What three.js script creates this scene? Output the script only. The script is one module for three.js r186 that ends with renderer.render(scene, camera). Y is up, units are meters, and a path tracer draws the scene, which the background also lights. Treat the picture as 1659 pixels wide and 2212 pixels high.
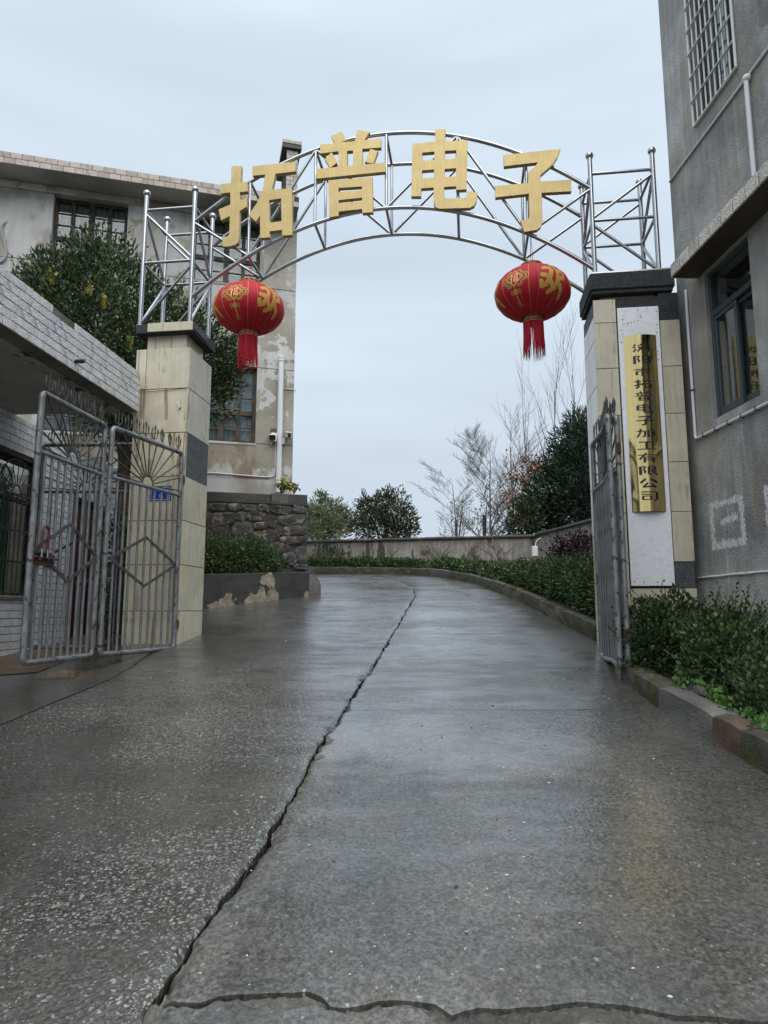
import * as THREE from 'three';
import { mergeGeometries } from 'three/addons/utils/BufferGeometryUtils.js';

// ---------------------------------------------------------------- camera, sky, sun, exposure
const W = 1659, H = 2212, FPX = 1475, CX = W / 2, CY = H / 2, PITCH = 8.2 * Math.PI / 180, EYE = 1.55;
const scene = new THREE.Scene();
const camera = new THREE.PerspectiveCamera(2 * Math.atan(CY / FPX) * 180 / Math.PI, 0.75, 0.05, 3000);
camera.position.set(0, EYE, 0);
camera.lookAt(0, EYE + Math.sin(PITCH), -Math.cos(PITCH));
const renderer = new THREE.WebGLRenderer({ antialias: true });
renderer.toneMapping = THREE.LinearToneMapping;
renderer.toneMappingExposure = 2.25;
renderer.shadowMap.enabled = true;

// random numbers and tileable noise
let seed_ = 12345;
function reseed(s) { seed_ = s | 0; }
function rnd() { seed_ = (seed_ + 0x6d2b79f5) | 0; let t = Math.imul(seed_ ^ (seed_ >>> 15), 1 | seed_); t = (t + Math.imul(t ^ (t >>> 7), 61 | t)) ^ t; return ((t ^ (t >>> 14)) >>> 0) / 4294967296; }
const rr = (a, b) => a + (b - a) * rnd();
const clamp = (x, a = 0, b = 1) => Math.min(b, Math.max(a, x));
const lerp = (a, b, t) => a + (b - a) * t;
const sstep = (a, b, x) => { const t = clamp((x - a) / (b - a)); return t * t * (3 - 2 * t); };
const HT = new Float32Array(65536); reseed(77); for (let i = 0; i < 65536; i++) HT[i] = rnd();
function vn(x, y, px, py, s = 0) {
  const xi = Math.floor(x), yi = Math.floor(y); let fx = x - xi, fy = y - yi; fx = fx * fx * (3 - 2 * fx); fy = fy * fy * (3 - 2 * fy);
  const x0 = ((xi % px) + px) % px, x1 = (x0 + 1) % px, y0 = ((yi % py) + py) % py, y1 = (y0 + 1) % py;
  const h = (a, b) => HT[(a * 7919 + b * 104729 + s * 31337) & 65535];
  const a = h(x0, y0), b = h(x1, y0), c = h(x0, y1), d = h(x1, y1);
  return a + (b - a) * fx + (c - a) * fy + (a - b - c + d) * fx * fy;
}
function fbm(u, v, p, oct, s = 0, q = p) { let r = 0, a = 0.5, n = 0; for (let i = 0; i < oct; i++) { r += a * vn(u * p, v * q, p, q, s + i * 17); n += a; a *= 0.55; p *= 2; q *= 2; } return r / n; }

// overcast sky: pale, a little brighter towards the zenith, with faint soft cloud
{
  const w = 512, h = 256, data = new Float32Array(w * h * 4);
  for (let j = 0; j < h; j++) for (let i = 0; i < w; i++) {
    const el = ((j + 0.5) / h - 0.5) * Math.PI, s = Math.sin(el);
    let c;
    if (s >= 0) {
      const n = fbm(i / w, j / h * 2, 5, 5, 3, 9) - 0.5, n2 = fbm(i / w, j / h * 3, 9, 4, 9, 20) - 0.5;
      const t = clamp(s / 0.85), k = 1 + 0.42 * n + 0.16 * n2;
      c = [lerp(0.257, 0.326, t) * k, lerp(0.293, 0.386, t) * k, lerp(0.342, 0.440, t) * k];
    } else c = [0.08, 0.08, 0.078];
    const o = (j * w + i) * 4; data[o] = c[0]; data[o + 1] = c[1]; data[o + 2] = c[2]; data[o + 3] = 1;
  }
  const t = new THREE.DataTexture(data, w, h, THREE.RGBAFormat, THREE.FloatType);
  t.mapping = THREE.EquirectangularReflectionMapping; t.magFilter = THREE.LinearFilter; t.minFilter = THREE.LinearFilter; t.needsUpdate = true;
  scene.background = t; scene.environment = t; scene.backgroundIntensity = 1.0; scene.environmentIntensity = 1.0;
}
const sun = new THREE.DirectionalLight(new THREE.Color(1, 0.97, 0.95), 1.5);
sun.position.set(3, 24, 4); sun.target.position.set(0, 2, -8); sun.castShadow = true; sun.shadow.radius = 140;
sun.shadow.mapSize.set(2048, 2048); Object.assign(sun.shadow.camera, { left: -25, right: 25, top: 25, bottom: -25, near: 1, far: 90 });
scene.add(sun, sun.target);

// ---------------------------------------------------------------- helpers: pixels (of a 1659 x 2212 copy of the photograph) to rays and planes
const ST = Math.sin(PITCH), CT = Math.cos(PITCH);
function ray(px, py) { const u = (px - CX) / FPX, v = (CY - py) / FPX, fw = CT - v * ST; return { r: u / fw, e: (v * CT + ST) / fw, fw }; }
const nat = (x0, y0, k) => (x, y) => [(x0 + x / k) / 1.82278, (y0 + y / k) / 1.82278];   // crop pixels to the 1659 wide copy
class Frame {                         // a vertical plane: origin (X, d), running along (ex, ed) to the right; local x along it, y up, z towards the viewer
  constructor(X, d, angDeg) { this.X = X; this.d = d; this.a = angDeg * Math.PI / 180; this.ex = Math.cos(this.a); this.ed = Math.sin(this.a); }
  pick(px, py, z = 0) {
    const { r, e } = ray(px, py), X = this.X + this.ed * z, d = this.d - this.ex * z;
    const t = (r * d - X) / (this.ex - r * this.ed), D = d + t * this.ed;
    return [t, EYE + e * D, D];
  }
  plan(s, z = 0) { return [this.X + this.ex * s + this.ed * z, this.d + this.ed * s - this.ex * z]; }
  world(s, y, z = 0) { const [X, d] = this.plan(s, z); return new THREE.Vector3(X, y, -d); }
}
// the ground: a drive that climbs away from the camera, flattening past the bend; lower on the left in front of the gatehouse
const SL = []; { let y = 0; for (let i = 0; i <= 1200; i++) { const d = -10 + i * 0.05; const s = d < -2 ? 0 : d < 11 ? 0.145 : d < 13 ? lerp(0.145, 0.11, (d - 11) / 2) : d < 20 ? 0.11 : d < 25 ? lerp(0.11, 0, (d - 20) / 5) : 0; if (i) y += s * 0.05; SL.push(y); } const y0 = SL[200]; for (let i = 0; i < SL.length; i++) SL[i] -= y0; }
function roadY(d) { const f = clamp((d + 10) / 0.05, 0, 1199.999), i = Math.floor(f); return lerp(SL[i], SL[i + 1], f - i); }
function G(X, d) {
  const a = roadY(d), l = Math.min(a, 1.0 + 0.07 * (d - 8.2)); const k = sstep(-2.75, -4.2, X) * sstep(13.5, 11.5, d);
  const swell = 0.012 * (vn(X * 0.7 + 50, d * 0.6 + 50, 400, 400, 5) - 0.5);
  return lerp(a, l, k) + swell;
}
function onGround(px, py) {
  const { r, e } = ray(px, py); let lo = 0.5, hi = 40;
  for (let i = 0; i < 400; i++) { const d = 0.5 + i * 0.1; if (EYE + e * d < G(r * d, d)) { hi = d; break; } lo = d; }
  for (let i = 0; i < 40; i++) { const m = (lo + hi) / 2; if (EYE + e * m > G(r * m, m)) lo = m; else hi = m; }
  return [r * lo, lo];
}
function atDepth(px, py, d) { const { r, e } = ray(px, py); return new THREE.Vector3(r * d, EYE + e * d, -d); }

// ---------------------------------------------------------------- helpers: objects
const used = {};
function numbered(n) { used[n] = (used[n] ?? -1) + 1; return used[n] ? n + '_' + String(used[n]).padStart(3, '0') : n; }
const ORG = new WeakMap();
function tag(o, label, category, group, kind) { Object.assign(o.userData, { label, category }); if (group) o.userData.group = group; if (kind) o.userData.kind = kind; return o; }
function thing(name, label, category, fr, s = 0, y = 0, z = 0, group) {    // a Group at a thing's base; its parts are placed with the plane's own coordinates
  const g = new THREE.Group(); g.name = numbered(name); scene.add(g); tag(g, label, category, group);
  g.position.copy(fr.world(s, y, z)); g.rotation.y = fr.a; ORG.set(g, [s, y, z]); return g;
}
function thingAt(name, label, category, x, y, z, rot = 0, group) { const g = new THREE.Group(); g.name = numbered(name); scene.add(g); tag(g, label, category, group); g.position.set(x, y, z); g.rotation.y = rot; ORG.set(g, [0, 0, 0]); return g; }
function part(g, name, geo, mat, s = 0, y = 0, z = 0) {
  const m = new THREE.Mesh(geo, mat); m.name = name; m.castShadow = m.receiveShadow = true; const o = ORG.get(g) || [0, 0, 0]; m.position.set(s - o[0], y - o[1], z - o[2]);
  ORG.set(m, [s, y, z]); g.add(m); return m;
}
function top(name, geo, mat, label, category, group, kind) { const m = new THREE.Mesh(geo, mat); m.name = numbered(name); m.castShadow = m.receiveShadow = true; scene.add(m); tag(m, label, category, group, kind); return m; }
const UC = new THREE.CylinderGeometry(1, 1, 1, 12, 1), US = new THREE.SphereGeometry(1, 16, 12), UY = new THREE.Vector3(0, 1, 0);
function bar(g, name, a, b, r, mat) {                      // round bar between two points of the thing's plane
  const m = part(g, name, UC, mat, (a[0] + b[0]) / 2, (a[1] + b[1]) / 2, (a[2] + b[2]) / 2), v = new THREE.Vector3(b[0] - a[0], b[1] - a[1], b[2] - a[2]), l = v.length();
  m.scale.set(r, l, r); m.quaternion.setFromUnitVectors(UY, v.multiplyScalar(1 / l)); return m;
}
// box with uv in metres; bevel c on the edges of its front (+z) face
function bx(w, h, d, c = 0, uo = rnd() * 5, vo = rnd() * 5) {
  const P = [], N = [], U = [], I = []; const x = w / 2, y = h / 2, z = d / 2;
  function quad(a, b, cc, dd, uv) {
    const A = new THREE.Vector3(...a), B = new THREE.Vector3(...b), C = new THREE.Vector3(...cc), n = B.clone().sub(A).cross(C.clone().sub(A)).normalize(), o = P.length / 3;
    for (const p of [a, b, cc, dd]) { P.push(...p); N.push(n.x, n.y, n.z); const t = uv === 0 ? [p[0], p[1]] : uv === 1 ? [p[2], p[1]] : [p[0], p[2]]; U.push(t[0] + uo, t[1] + vo); }
    I.push(o, o + 1, o + 2, o, o + 2, o + 3);
  }
  const zc = z - c, xi = x - c, yi = y - c;
  quad([-xi, -yi, z], [xi, -yi, z], [xi, yi, z], [-xi, yi, z], 0);
  if (c) { quad([-x, -y, zc], [x, -y, zc], [xi, -yi, z], [-xi, -yi, z], 0); quad([xi, -yi, z], [x, -y, zc], [x, y, zc], [xi, yi, z], 0); quad([-xi, yi, z], [xi, yi, z], [x, y, zc], [-x, y, zc], 0); quad([-x, -y, zc], [-xi, -yi, z], [-xi, yi, z], [-x, y, zc], 0); }
  quad([x, -y, zc], [x, -y, -z], [x, y, -z], [x, y, zc], 1); quad([-x, -y, -z], [-x, -y, zc], [-x, y, zc], [-x, y, -z], 1);
  quad([-x, y, zc], [x, y, zc], [x, y, -z], [-x, y, -z], 2); quad([-x, -y, -z], [x, -y, -z], [x, -y, zc], [-x, -y, zc], 2); quad([x, -y, -z], [-x, -y, -z], [-x, y, -z], [x, y, -z], 0);
  const g = new THREE.BufferGeometry(); g.setAttribute('position', new THREE.Float32BufferAttribute(P, 3)); g.setAttribute('normal', new THREE.Float32BufferAttribute(N, 3)); g.setAttribute('uv', new THREE.Float32BufferAttribute(U, 2)); g.setIndex(I); return g;
}
function boxTo(g, name, mat, s0, s1, y0, y1, z0, z1, c = 0) { return part(g, name, bx(s1 - s0, y1 - y0, z1 - z0, c), mat, (s0 + s1) / 2, (y0 + y1) / 2, (z0 + z1) / 2); }
// tube along a polyline, optional radius per point
function polyTube(pts, r, radial = 8, closed = false) {
  const n = pts.length, V = pts.map((p) => p.isVector3 ? p : new THREE.Vector3(...p)), P = [], N = [], U = [], I = []; let nor = null, L = 0;
  const m = closed ? n + 1 : n;
  for (let k = 0; k < m; k++) {
    const i = k % n, a = V[closed ? (i - 1 + n) % n : Math.max(i - 1, 0)], b = V[closed ? (i + 1) % n : Math.min(i + 1, n - 1)], t = b.clone().sub(a).normalize();
    if (!nor) { nor = Math.abs(t.y) < 0.9 ? new THREE.Vector3(0, 1, 0) : new THREE.Vector3(0, 0, 1); }
    nor = nor.clone().addScaledVector(t, -nor.dot(t)).normalize(); const bi = t.clone().cross(nor), R = Array.isArray(r) ? r[i] : r;
    if (k) L += V[i].distanceTo(V[(k - 1) % n]);
    for (let j = 0; j <= radial; j++) { const q = j / radial * Math.PI * 2, c = Math.cos(q), s = Math.sin(q), x = nor.x * c + bi.x * s, y = nor.y * c + bi.y * s, z = nor.z * c + bi.z * s; P.push(V[i].x + x * R, V[i].y + y * R, V[i].z + z * R); N.push(x, y, z); U.push(j / radial * 0.15, L); }
    if (k) for (let j = 0; j < radial; j++) { const o = (k - 1) * (radial + 1) + j, q = o + radial + 1; I.push(o, o + 1, q, o + 1, q + 1, q); }
  }
  const g = new THREE.BufferGeometry(); g.setAttribute('position', new THREE.Float32BufferAttribute(P, 3)); g.setAttribute('normal', new THREE.Float32BufferAttribute(N, 3)); g.setAttribute('uv', new THREE.Float32BufferAttribute(U, 2)); g.setIndex(I); return g;
}
function moved(geo, x, y, z, ry = 0) { const g = geo.clone(); if (ry) g.rotateY(ry); g.translate(x, y, z); return g; }
const smoothLine = (pts, n, closed = false) => new THREE.CatmullRomCurve3(pts.map((p) => p.isVector3 ? p : new THREE.Vector3(...p)), closed, 'centripetal').getPoints(n);

// ---------------------------------------------------------------- helpers: textures (colours are sRGB 0..1)
function tex(w, h, fn, size, srgb = true) {
  const d = new Uint8Array(w * h * 4);
  for (let j = 0; j < h; j++) for (let i = 0; i < w; i++) { const c = fn(i / w, j / h, i, j), o = (j * w + i) * 4; if (typeof c === 'number') { d[o] = d[o + 1] = d[o + 2] = clamp(c) * 255; } else { d[o] = clamp(c[0]) * 255; d[o + 1] = clamp(c[1]) * 255; d[o + 2] = clamp(c[2]) * 255; } d[o + 3] = 255; }
  const t = new THREE.DataTexture(d, w, h); t.wrapS = t.wrapT = THREE.RepeatWrapping; t.magFilter = THREE.LinearFilter; t.minFilter = THREE.LinearMipmapLinearFilter; t.generateMipmaps = true; if (srgb) t.colorSpace = THREE.SRGBColorSpace;
  if (size) t.repeat.set(1 / size[0], 1 / size[1]); t.needsUpdate = true; return t;
}
function canvasTex(w, h, draw, srgb = true) { const c = document.createElement('canvas'); c.width = w; c.height = h; draw(c.getContext('2d'), w, h); const t = new THREE.CanvasTexture(c); t.wrapS = t.wrapT = THREE.RepeatWrapping; if (srgb) t.colorSpace = THREE.SRGBColorSpace; t.needsUpdate = true; return t; }
const mul = (c, k) => [c[0] * k, c[1] * k, c[2] * k], mix = (a, b, t) => [lerp(a[0], b[0], t), lerp(a[1], b[1], t), lerp(a[2], b[2], t)];
const std = (o) => new THREE.MeshStandardMaterial(o), phys = (o) => new THREE.MeshPhysicalMaterial(o);
const C = (r, g, b) => new THREE.Color().setRGB(r, g, b);
function strokes(ctx, list, x, y, w, h) { ctx.lineCap = 'butt'; for (const [a, b, c, d, t] of list) { const k = t / 10; ctx.lineWidth = k * (w + h) / 2; ctx.beginPath(); ctx.moveTo(x + a / 10 * w, y + b / 10 * h); ctx.lineTo(x + c / 10 * w, y + d / 10 * h); ctx.stroke(); } }
// ---------------------------------------------------------------- materials
reseed(5);
// stones splatted into a road texture
function roadTex(n, size, stones, s0, base) {
  const col = new Float32Array(n * n * 3), hgt = new Float32Array(n * n), k = n / size; reseed(s0);
  for (let j = 0; j < n; j++) for (let i = 0; i < n; i++) {
    const u = i / n, v = j / n, a = fbm(u, v, 10, 5, s0), b = vn(u * 700, v * 700, 700, 700, s0 + 3), b2 = vn(u * 330, v * 330, 330, 330, s0 + 4), c = fbm(u, v, 26, 3, s0 + 8);
    const l = 0.76 + 0.36 * a + 0.44 * (b - 0.5) + 0.36 * (b2 - 0.5), o = (j * n + i) * 3, w = 0.5 + 0.9 * (c - 0.5);
    col[o] = base[0] * l * (1 + 0.07 * w); col[o + 1] = base[1] * l; col[o + 2] = base[2] * l * (1 - 0.09 * w);
    hgt[j * n + i] = 0.34 + 0.10 * (b - 0.5) + 0.36 * (b2 - 0.5) + 0.5 * (a - 0.5);
  }
  for (let q = 0; q < stones; q++) {
    const x = rnd() * n, y = rnd() * n, dens = fbm(x / n, y / n, 4, 3, s0 + 21); const big = rnd() < 0.22;
    if (rnd() > sstep(0.20, 0.50, dens)) continue;
    const r = (big ? rr(0.008, 0.0125) : rr(0.003, 0.0075)) * k, asp = rr(0.5, 0.95), th = rnd() * Math.PI, ct = Math.cos(th), st = Math.sin(th), tone = rr(0.34, 0.58), warm = rr(-0.02, 0.035), p1 = rnd() * 6, p2 = rnd() * 6;
    const R = Math.ceil(r * 1.2);
    for (let dy = -R; dy <= R; dy++) for (let dx = -R; dx <= R; dx++) {
      const a = (dx * ct + dy * st) / r, b = (-dx * st + dy * ct) / (r * asp), q2 = Math.sqrt(a * a + b * b), an = Math.atan2(b, a), e = 0.86 + 0.13 * Math.sin(2 * an + p1) + 0.09 * Math.sin(3 * an + p2) ;
      if (q2 > e) continue; const xx = ((Math.round(x + dx) % n) + n) % n, yy = ((Math.round(y + dy) % n) + n) % n, o = yy * n + xx, f = sstep(0, 0.22, (e - q2) / e), g = 0.92 + 0.16 * vn(xx * 0.5, yy * 0.5, n >> 1, n >> 1, 5);
      col[o * 3] = lerp(col[o * 3], (tone + warm) * g, f); col[o * 3 + 1] = lerp(col[o * 3 + 1], tone * g, f); col[o * 3 + 2] = lerp(col[o * 3 + 2], (tone - warm) * g, f); hgt[o] = Math.max(hgt[o], lerp(hgt[o], 0.74, f));
    }
  }
  const map = tex(n, n, (u, v, i, j) => { const o = (j * n + i) * 3; return [col[o], col[o + 1], col[o + 2]]; }, [size, size]);
  const bump = tex(n, n, (u, v, i, j) => hgt[j * n + i], [size, size], false);
  return { map, bump };
}
const RL = roadTex(2048, 4.1, 90000, 11, [0.275, 0.276, 0.268]), RR = roadTex(2048, 4.7, 5000, 61, [0.325, 0.332, 0.332]);
const wet = tex(1024, 1024, (u, v) => { const a = fbm(u, v, 4, 4, 31, 6), b = fbm(u, v, 34, 3, 37), f = sstep(0.40, 0.60, a + 0.35 * (b - 0.5)); return lerp(0.12, 0.36, f) + 0.14 * (b - 0.5); }, [6.3, 6.3], false);
const wetS = tex(512, 512, (u, v) => { const a = fbm(u, v, 5, 4, 41, 5), b = fbm(u, v, 24, 3, 47), f = sstep(0.38, 0.6, a + 0.35 * (b - 0.5)); return lerp(0.14, 0.36, f) + 0.12 * (b - 0.5); }, [5.3, 5.3], false);
const filmFn = (s) => (u, v) => { const a = fbm(u, v, 5, 4, s, 9), b = fbm(u, v, 22, 4, s + 7, 50), c = fbm(u, v, 60, 3, s + 13, 120), f = sstep(0.36, 0.62, 0.55 * a + 0.45 * b); return clamp(lerp(0.22, 1.0, f) * (0.5 + 1.0 * c)); };
const film = tex(1024, 1024, filmFn(811), [7.7, 5.1], false), film2 = tex(1024, 1024, filmFn(861), [6.9, 5.7], false);
const mRoadL = phys({ map: RL.map, bumpMap: RL.bump, bumpScale: 0.006, roughnessMap: wet, roughness: 1, vertexColors: true, clearcoat: 1, clearcoatMap: film, clearcoatRoughness: 0.3 });
const mRoadR = phys({ map: RR.map, bumpMap: RR.bump, bumpScale: 0.0046, roughnessMap: wetS, roughness: 1, vertexColors: true, clearcoat: 1, clearcoatMap: film2, clearcoatRoughness: 0.28 });
const apronT = tex(1024, 1024, (u, v) => mul([0.30, 0.295, 0.275], 0.72 + 0.45 * fbm(u, v, 6, 6, 71) + 0.16 * (vn(u * 260, v * 260, 260, 260, 4) - 0.5)), [3, 3]);
const mApron = std({ map: apronT, roughnessMap: wetS, roughness: 0.95, bumpMap: RR.bump, bumpScale: 0.003 });
const soilT = tex(512, 512, (u, v) => mix([0.17, 0.14, 0.10], [0.27, 0.23, 0.16], fbm(u, v, 12, 6, 91)), [1.5, 1.5]);
const mSoil = std({ map: soilT, roughness: 0.95, bumpMap: soilT, bumpScale: 0.03 });
const mGround = std({ map: soilT, roughness: 0.9 });
// concrete: plain, with moss, streaked wall
const concT = tex(1024, 1024, (u, v) => { const a = fbm(u, v, 6, 6, 101), b = vn(u * 220, v * 220, 220, 220, 7); return mul([0.43, 0.425, 0.40], 0.62 + 0.65 * a + 0.12 * (b - 0.5)); }, [2, 2]);
const concB = tex(512, 512, (u, v) => 0.6 * fbm(u, v, 10, 5, 107) + 0.4 * vn(u * 128, v * 128, 128, 128, 3), [1, 1], false);
const mConc = std({ map: concT, roughness: 0.8, bumpMap: concB, bumpScale: 0.008 });
const mConcDark = std({ map: concT, color: C(0.5, 0.5, 0.48), roughness: 0.6, bumpMap: concB, bumpScale: 0.006 });
const mossT = tex(512, 512, (u, v) => { const a = fbm(u, v, 7, 5, 121), m = sstep(0.45, 0.58, fbm(u, v, 5, 5, 131)); const b = vn(u * 128, v * 128, 128, 128, 5); return mix(mul([0.40, 0.385, 0.34], 0.6 + 0.6 * a), mul([0.215, 0.225, 0.075], 0.6 + 0.8 * b), m); }, [0.8, 0.8]);
const mMoss = std({ map: mossT, roughness: 0.85, bumpMap: concB, bumpScale: 0.02 });
const mossT2 = tex(512, 512, (u, v) => { const a = fbm(u, v, 7, 5, 141), m = sstep(0.44, 0.56, fbm(u, v, 4, 5, 151)); const b = vn(u * 128, v * 128, 128, 128, 5); return mix(mul([0.325, 0.315, 0.285], 0.55 + 0.65 * a), mul([0.23, 0.24, 0.10], 0.6 + 0.8 * b), m); }, [0.9, 0.9]);
const mKerb = std({ map: mossT2, roughness: 0.7, bumpMap: concB, bumpScale: 0.012 });
const mKerbPale = std({ map: concT, color: C(0.95, 0.95, 0.95), roughness: 0.8, bumpMap: concB, bumpScale: 0.012 });
const mBrickRed = std({ map: concT, color: C(0.62, 0.42, 0.32), roughness: 0.8, bumpMap: concB, bumpScale: 0.01 });
const streakT = tex(1024, 512, (u, v) => { const a = fbm(u, v, 90, 3, 161, 4), b = fbm(u, v, 7, 4, 167, 3), c = fbm(u, v, 30, 4, 173), dk = sstep(0.50, 0.64, fbm(u, v, 36, 3, 181, 2)) * sstep(0.42, 0.55, b); const l = 0.55 + 0.35 * a + 0.35 * (b - 0.5) + 0.15 * (c - 0.5); return mix(mul([0.69, 0.675, 0.645], l + 0.1), [0.20, 0.19, 0.17], 0.75 * dk); }, [5, 1.6]);
const mStreak = std({ map: streakT, roughness: 0.9, bumpMap: concB, bumpScale: 0.006 });
// beige glazed cladding tiles with dirty runs
function beige(s, k) { return tex(512, 512, (u, v) => { const a = fbm(u, v, 5, 5, s), b = fbm(u, v, 60, 3, s + 5, 2), f = vn(u * 170, v * 170, 170, 170, s + 9), run = sstep(0.60, 0.74, fbm(u, v, 26, 3, s + 12, 1)) * sstep(0.4, 0.6, fbm(u, v, 6, 3, s + 15)); return mix(mul([0.80, 0.77, 0.675], 0.86 + 0.17 * a + 0.10 * (b - 0.5) + 0.04 * (f - 0.5)), [0.42, 0.365, 0.27], k * run); }, [0.9, 0.9]); }
const beigeT = [beige(201, 0.2), beige(231, 0.38), beige(261, 0.28)];
const mBeige = beigeT.map((t, i) => std({ map: t, roughness: [0.22, 0.3, 0.26][i], bumpMap: concB, bumpScale: 0.0012 }));
const mStain = std({ map: beige(291, 0.7), roughness: 0.45, bumpMap: concB, bumpScale: 0.0015 });
mBeige.push(std({ map: beigeT[0], color: C(1.04, 1.04, 1.06), roughness: 0.2 }));
const mGrout = std({ map: concT, color: C(0.42, 0.36, 0.28), roughness: 0.9 });
const mosT = tex(512, 512, (u, v, i, j) => { const q = 16, x = (i % q) / q, y = (j % q) / q, g = x < 0.14 || y < 0.14, h = HT[((i / q | 0) * 37 + (j / q | 0) * 911) & 65535], m = fbm(u, v, 5, 5, 281), e = sstep(0.56, 0.62, m); return g ? mul([0.20, 0.20, 0.20], 0.8 + 0.4 * m) : mix(mul([0.40, 0.415, 0.43], 0.7 + 0.35 * h + 0.3 * (m - 0.5)), [0.30, 0.30, 0.29], e); }, [0.64, 0.64]);
const mosB = tex(512, 512, (u, v, i, j) => { const q = 16, x = (i % q) / q, y = (j % q) / q, e = sstep(0.56, 0.62, fbm(u, v, 5, 5, 281)); return (x < 0.14 || y < 0.14 ? 0.2 : 0.7) * (1 - e) + e * (0.1 + 0.5 * fbm(u, v, 40, 3, 5)); }, [0.64, 0.64], false);
const mMosaic = std({ map: mosT, bumpMap: mosB, bumpScale: 0.005, roughness: 0.6 });
const mMosaicDark = std({ map: mosT, color: C(0.4, 0.4, 0.4), bumpMap: mosB, bumpScale: 0.008, roughness: 0.75 });
// white split-face wall tiles
const wtT = tex(512, 512, (u, v) => { const a = fbm(u, v, 14, 5, 301, 20), b = fbm(u, v, 4, 4, 307), st = sstep(0.66, 0.78, fbm(u, v, 9, 4, 311, 4)); return mix(mul([0.925, 0.93, 0.94], 0.82 + 0.22 * a + 0.14 * (b - 0.5)), [0.52, 0.50, 0.47], 0.35 * st); }, [0.8, 0.8]);
const wtB = tex(512, 512, (u, v) => { const a = fbm(u, v, 22, 4, 331, 34); return clamp(1 - Math.abs(a - 0.5) * 7); }, [0.55, 0.55], false);
const mWTile = [std({ map: wtT, bumpMap: wtB, bumpScale: 0.006, roughness: 0.42 }), std({ map: wtT, color: C(0.94, 0.94, 0.96), bumpMap: wtB, bumpScale: 0.006, roughness: 0.5 }), std({ map: wtT, color: C(0.95, 0.94, 0.9), bumpMap: wtB, bumpScale: 0.005, roughness: 0.38 })];
const mBTile = [std({ map: wtT, color: C(0.60, 0.50, 0.42), roughness: 0.5 }), std({ map: wtT, color: C(0.53, 0.43, 0.36), roughness: 0.55 }), std({ map: wtT, color: C(0.64, 0.545, 0.47), roughness: 0.5 })];
const mCanTile = [std({ map: wtT, color: C(1.0, 0.93, 0.80), bumpMap: wtB, bumpScale: 0.008, roughness: 0.5 }), std({ map: wtT, color: C(0.84, 0.78, 0.68), bumpMap: wtB, bumpScale: 0.008, roughness: 0.5 })];
const mJoint = std({ map: concT, color: C(0.9, 0.89, 0.88), roughness: 0.95 });
const mJointB = std({ map: concT, color: C(0.35, 0.31, 0.28), roughness: 0.95 });
// plasters
const sofT = tex(512, 512, (u, v) => mul([0.66, 0.66, 0.65], 0.74 + 0.4 * fbm(u, v, 5, 5, 341)), [3, 3]);
const mSoffit = std({ map: sofT, roughness: 0.9 });
const mouldT = tex(1024, 256, (u, v) => { const n = fbm(u, v, 24, 5, 351, 6), m = sstep(0.50, 0.66, n + 0.16 * (v > 0.3 ? 1 : 0) * sstep(0.3, 0.7, v) ); return mix(mul([0.62, 0.62, 0.60], 0.75 + 0.35 * fbm(u, v, 8, 4, 5)), mix([0.13, 0.115, 0.09], [0.26, 0.20, 0.13], fbm(u, v, 30, 3, 8)), m); }, [4, 1.2]);
const mMould = std({ map: mouldT, roughness: 0.95 });
const grayT = tex(1024, 2048, (u, v) => { const a = fbm(u, v, 4, 6, 401, 8), b = fbm(u, v, 60, 3, 407, 14), c = fbm(u, v, 14, 5, 411, 20), f = vn(u * 300, v * 600, 300, 600, 9); const l = 0.55 + 0.55 * a + 0.30 * (c - 0.5) + 0.16 * (b - 0.5) + 0.06 * (f - 0.5); const drip = sstep(0.60, 0.70, fbm(u, v, 110, 3, 441, 5)) * sstep(0.5, 0.6, fbm(u, v, 6, 3, 447, 5)); return mix(mul([0.63, 0.632, 0.62], l + 0.12 + 0.09 * drip), [0.60, 0.555, 0.48], 0.36 * sstep(0.52, 0.66, fbm(u, v, 5, 4, 421, 9))); }, [3.2, 6.4]);
const grayB = tex(512, 512, (u, v) => 0.7 * fbm(u, v, 9, 5, 431) + 0.3 * vn(u * 90, v * 90, 90, 90, 2), [1.1, 1.1], false);
const mGray = std({ map: grayT, bumpMap: grayB, bumpScale: 0.010, roughness: 0.75 });
const facT = tex(2048, 2048, (u, v) => {          // 8 m of facade; u = 1 at its right corner, v wraps at y = 8
  const s = (u - 1) * 8, y = v < 0.52 ? v * 8 + 8 : v * 8;
  const a = fbm(u, v, 5, 6, 441), b = fbm(u, v, 70, 3, 447, 5), c = fbm(u, v, 22, 5, 451), fine = vn(u * 500, v * 500, 500, 500, 3);
  let col = mul([0.77, 0.77, 0.755], 0.82 + 0.26 * a + 0.10 * (b - 0.5) + 0.08 * (c - 0.5) + 0.03 * (fine - 0.5));
  const dirt = sstep(0.52, 0.66, fbm(u, v, 12, 5, 461, 7)); col = mix(col, [0.50, 0.48, 0.42], 0.5 * dirt);
  const want = (y < 8.0 ? 0.515 : y < 9.4 ? 0.46 : 0.28) * (s > -3.6 ? 1 : 0.82) + (y < 7.9 && s > -0.95 ? 0.06 : 0);   // where the paint has flaked off
  const pe = 0.62 * fbm(u, v, 17, 5, 471) + 0.38 * fbm(u, v, 60, 4, 477), m = sstep(0.0, 0.018, want - pe);
  if (m > 0) { const g = mul([0.60, 0.585, 0.535], 0.75 + 0.5 * fbm(u, v, 9, 5, 481) + 0.1 * (fine - 0.5)); col = mix(col, g, m); }
  const br = sstep(0.5, 0.64, fbm(u, v, 16, 5, 491, 8)) * (y < 5.6 ? 1 : 0.25); return mix(col, [0.45, 0.37, 0.25], 0.5 * br);
}, [8, 8]);
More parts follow.
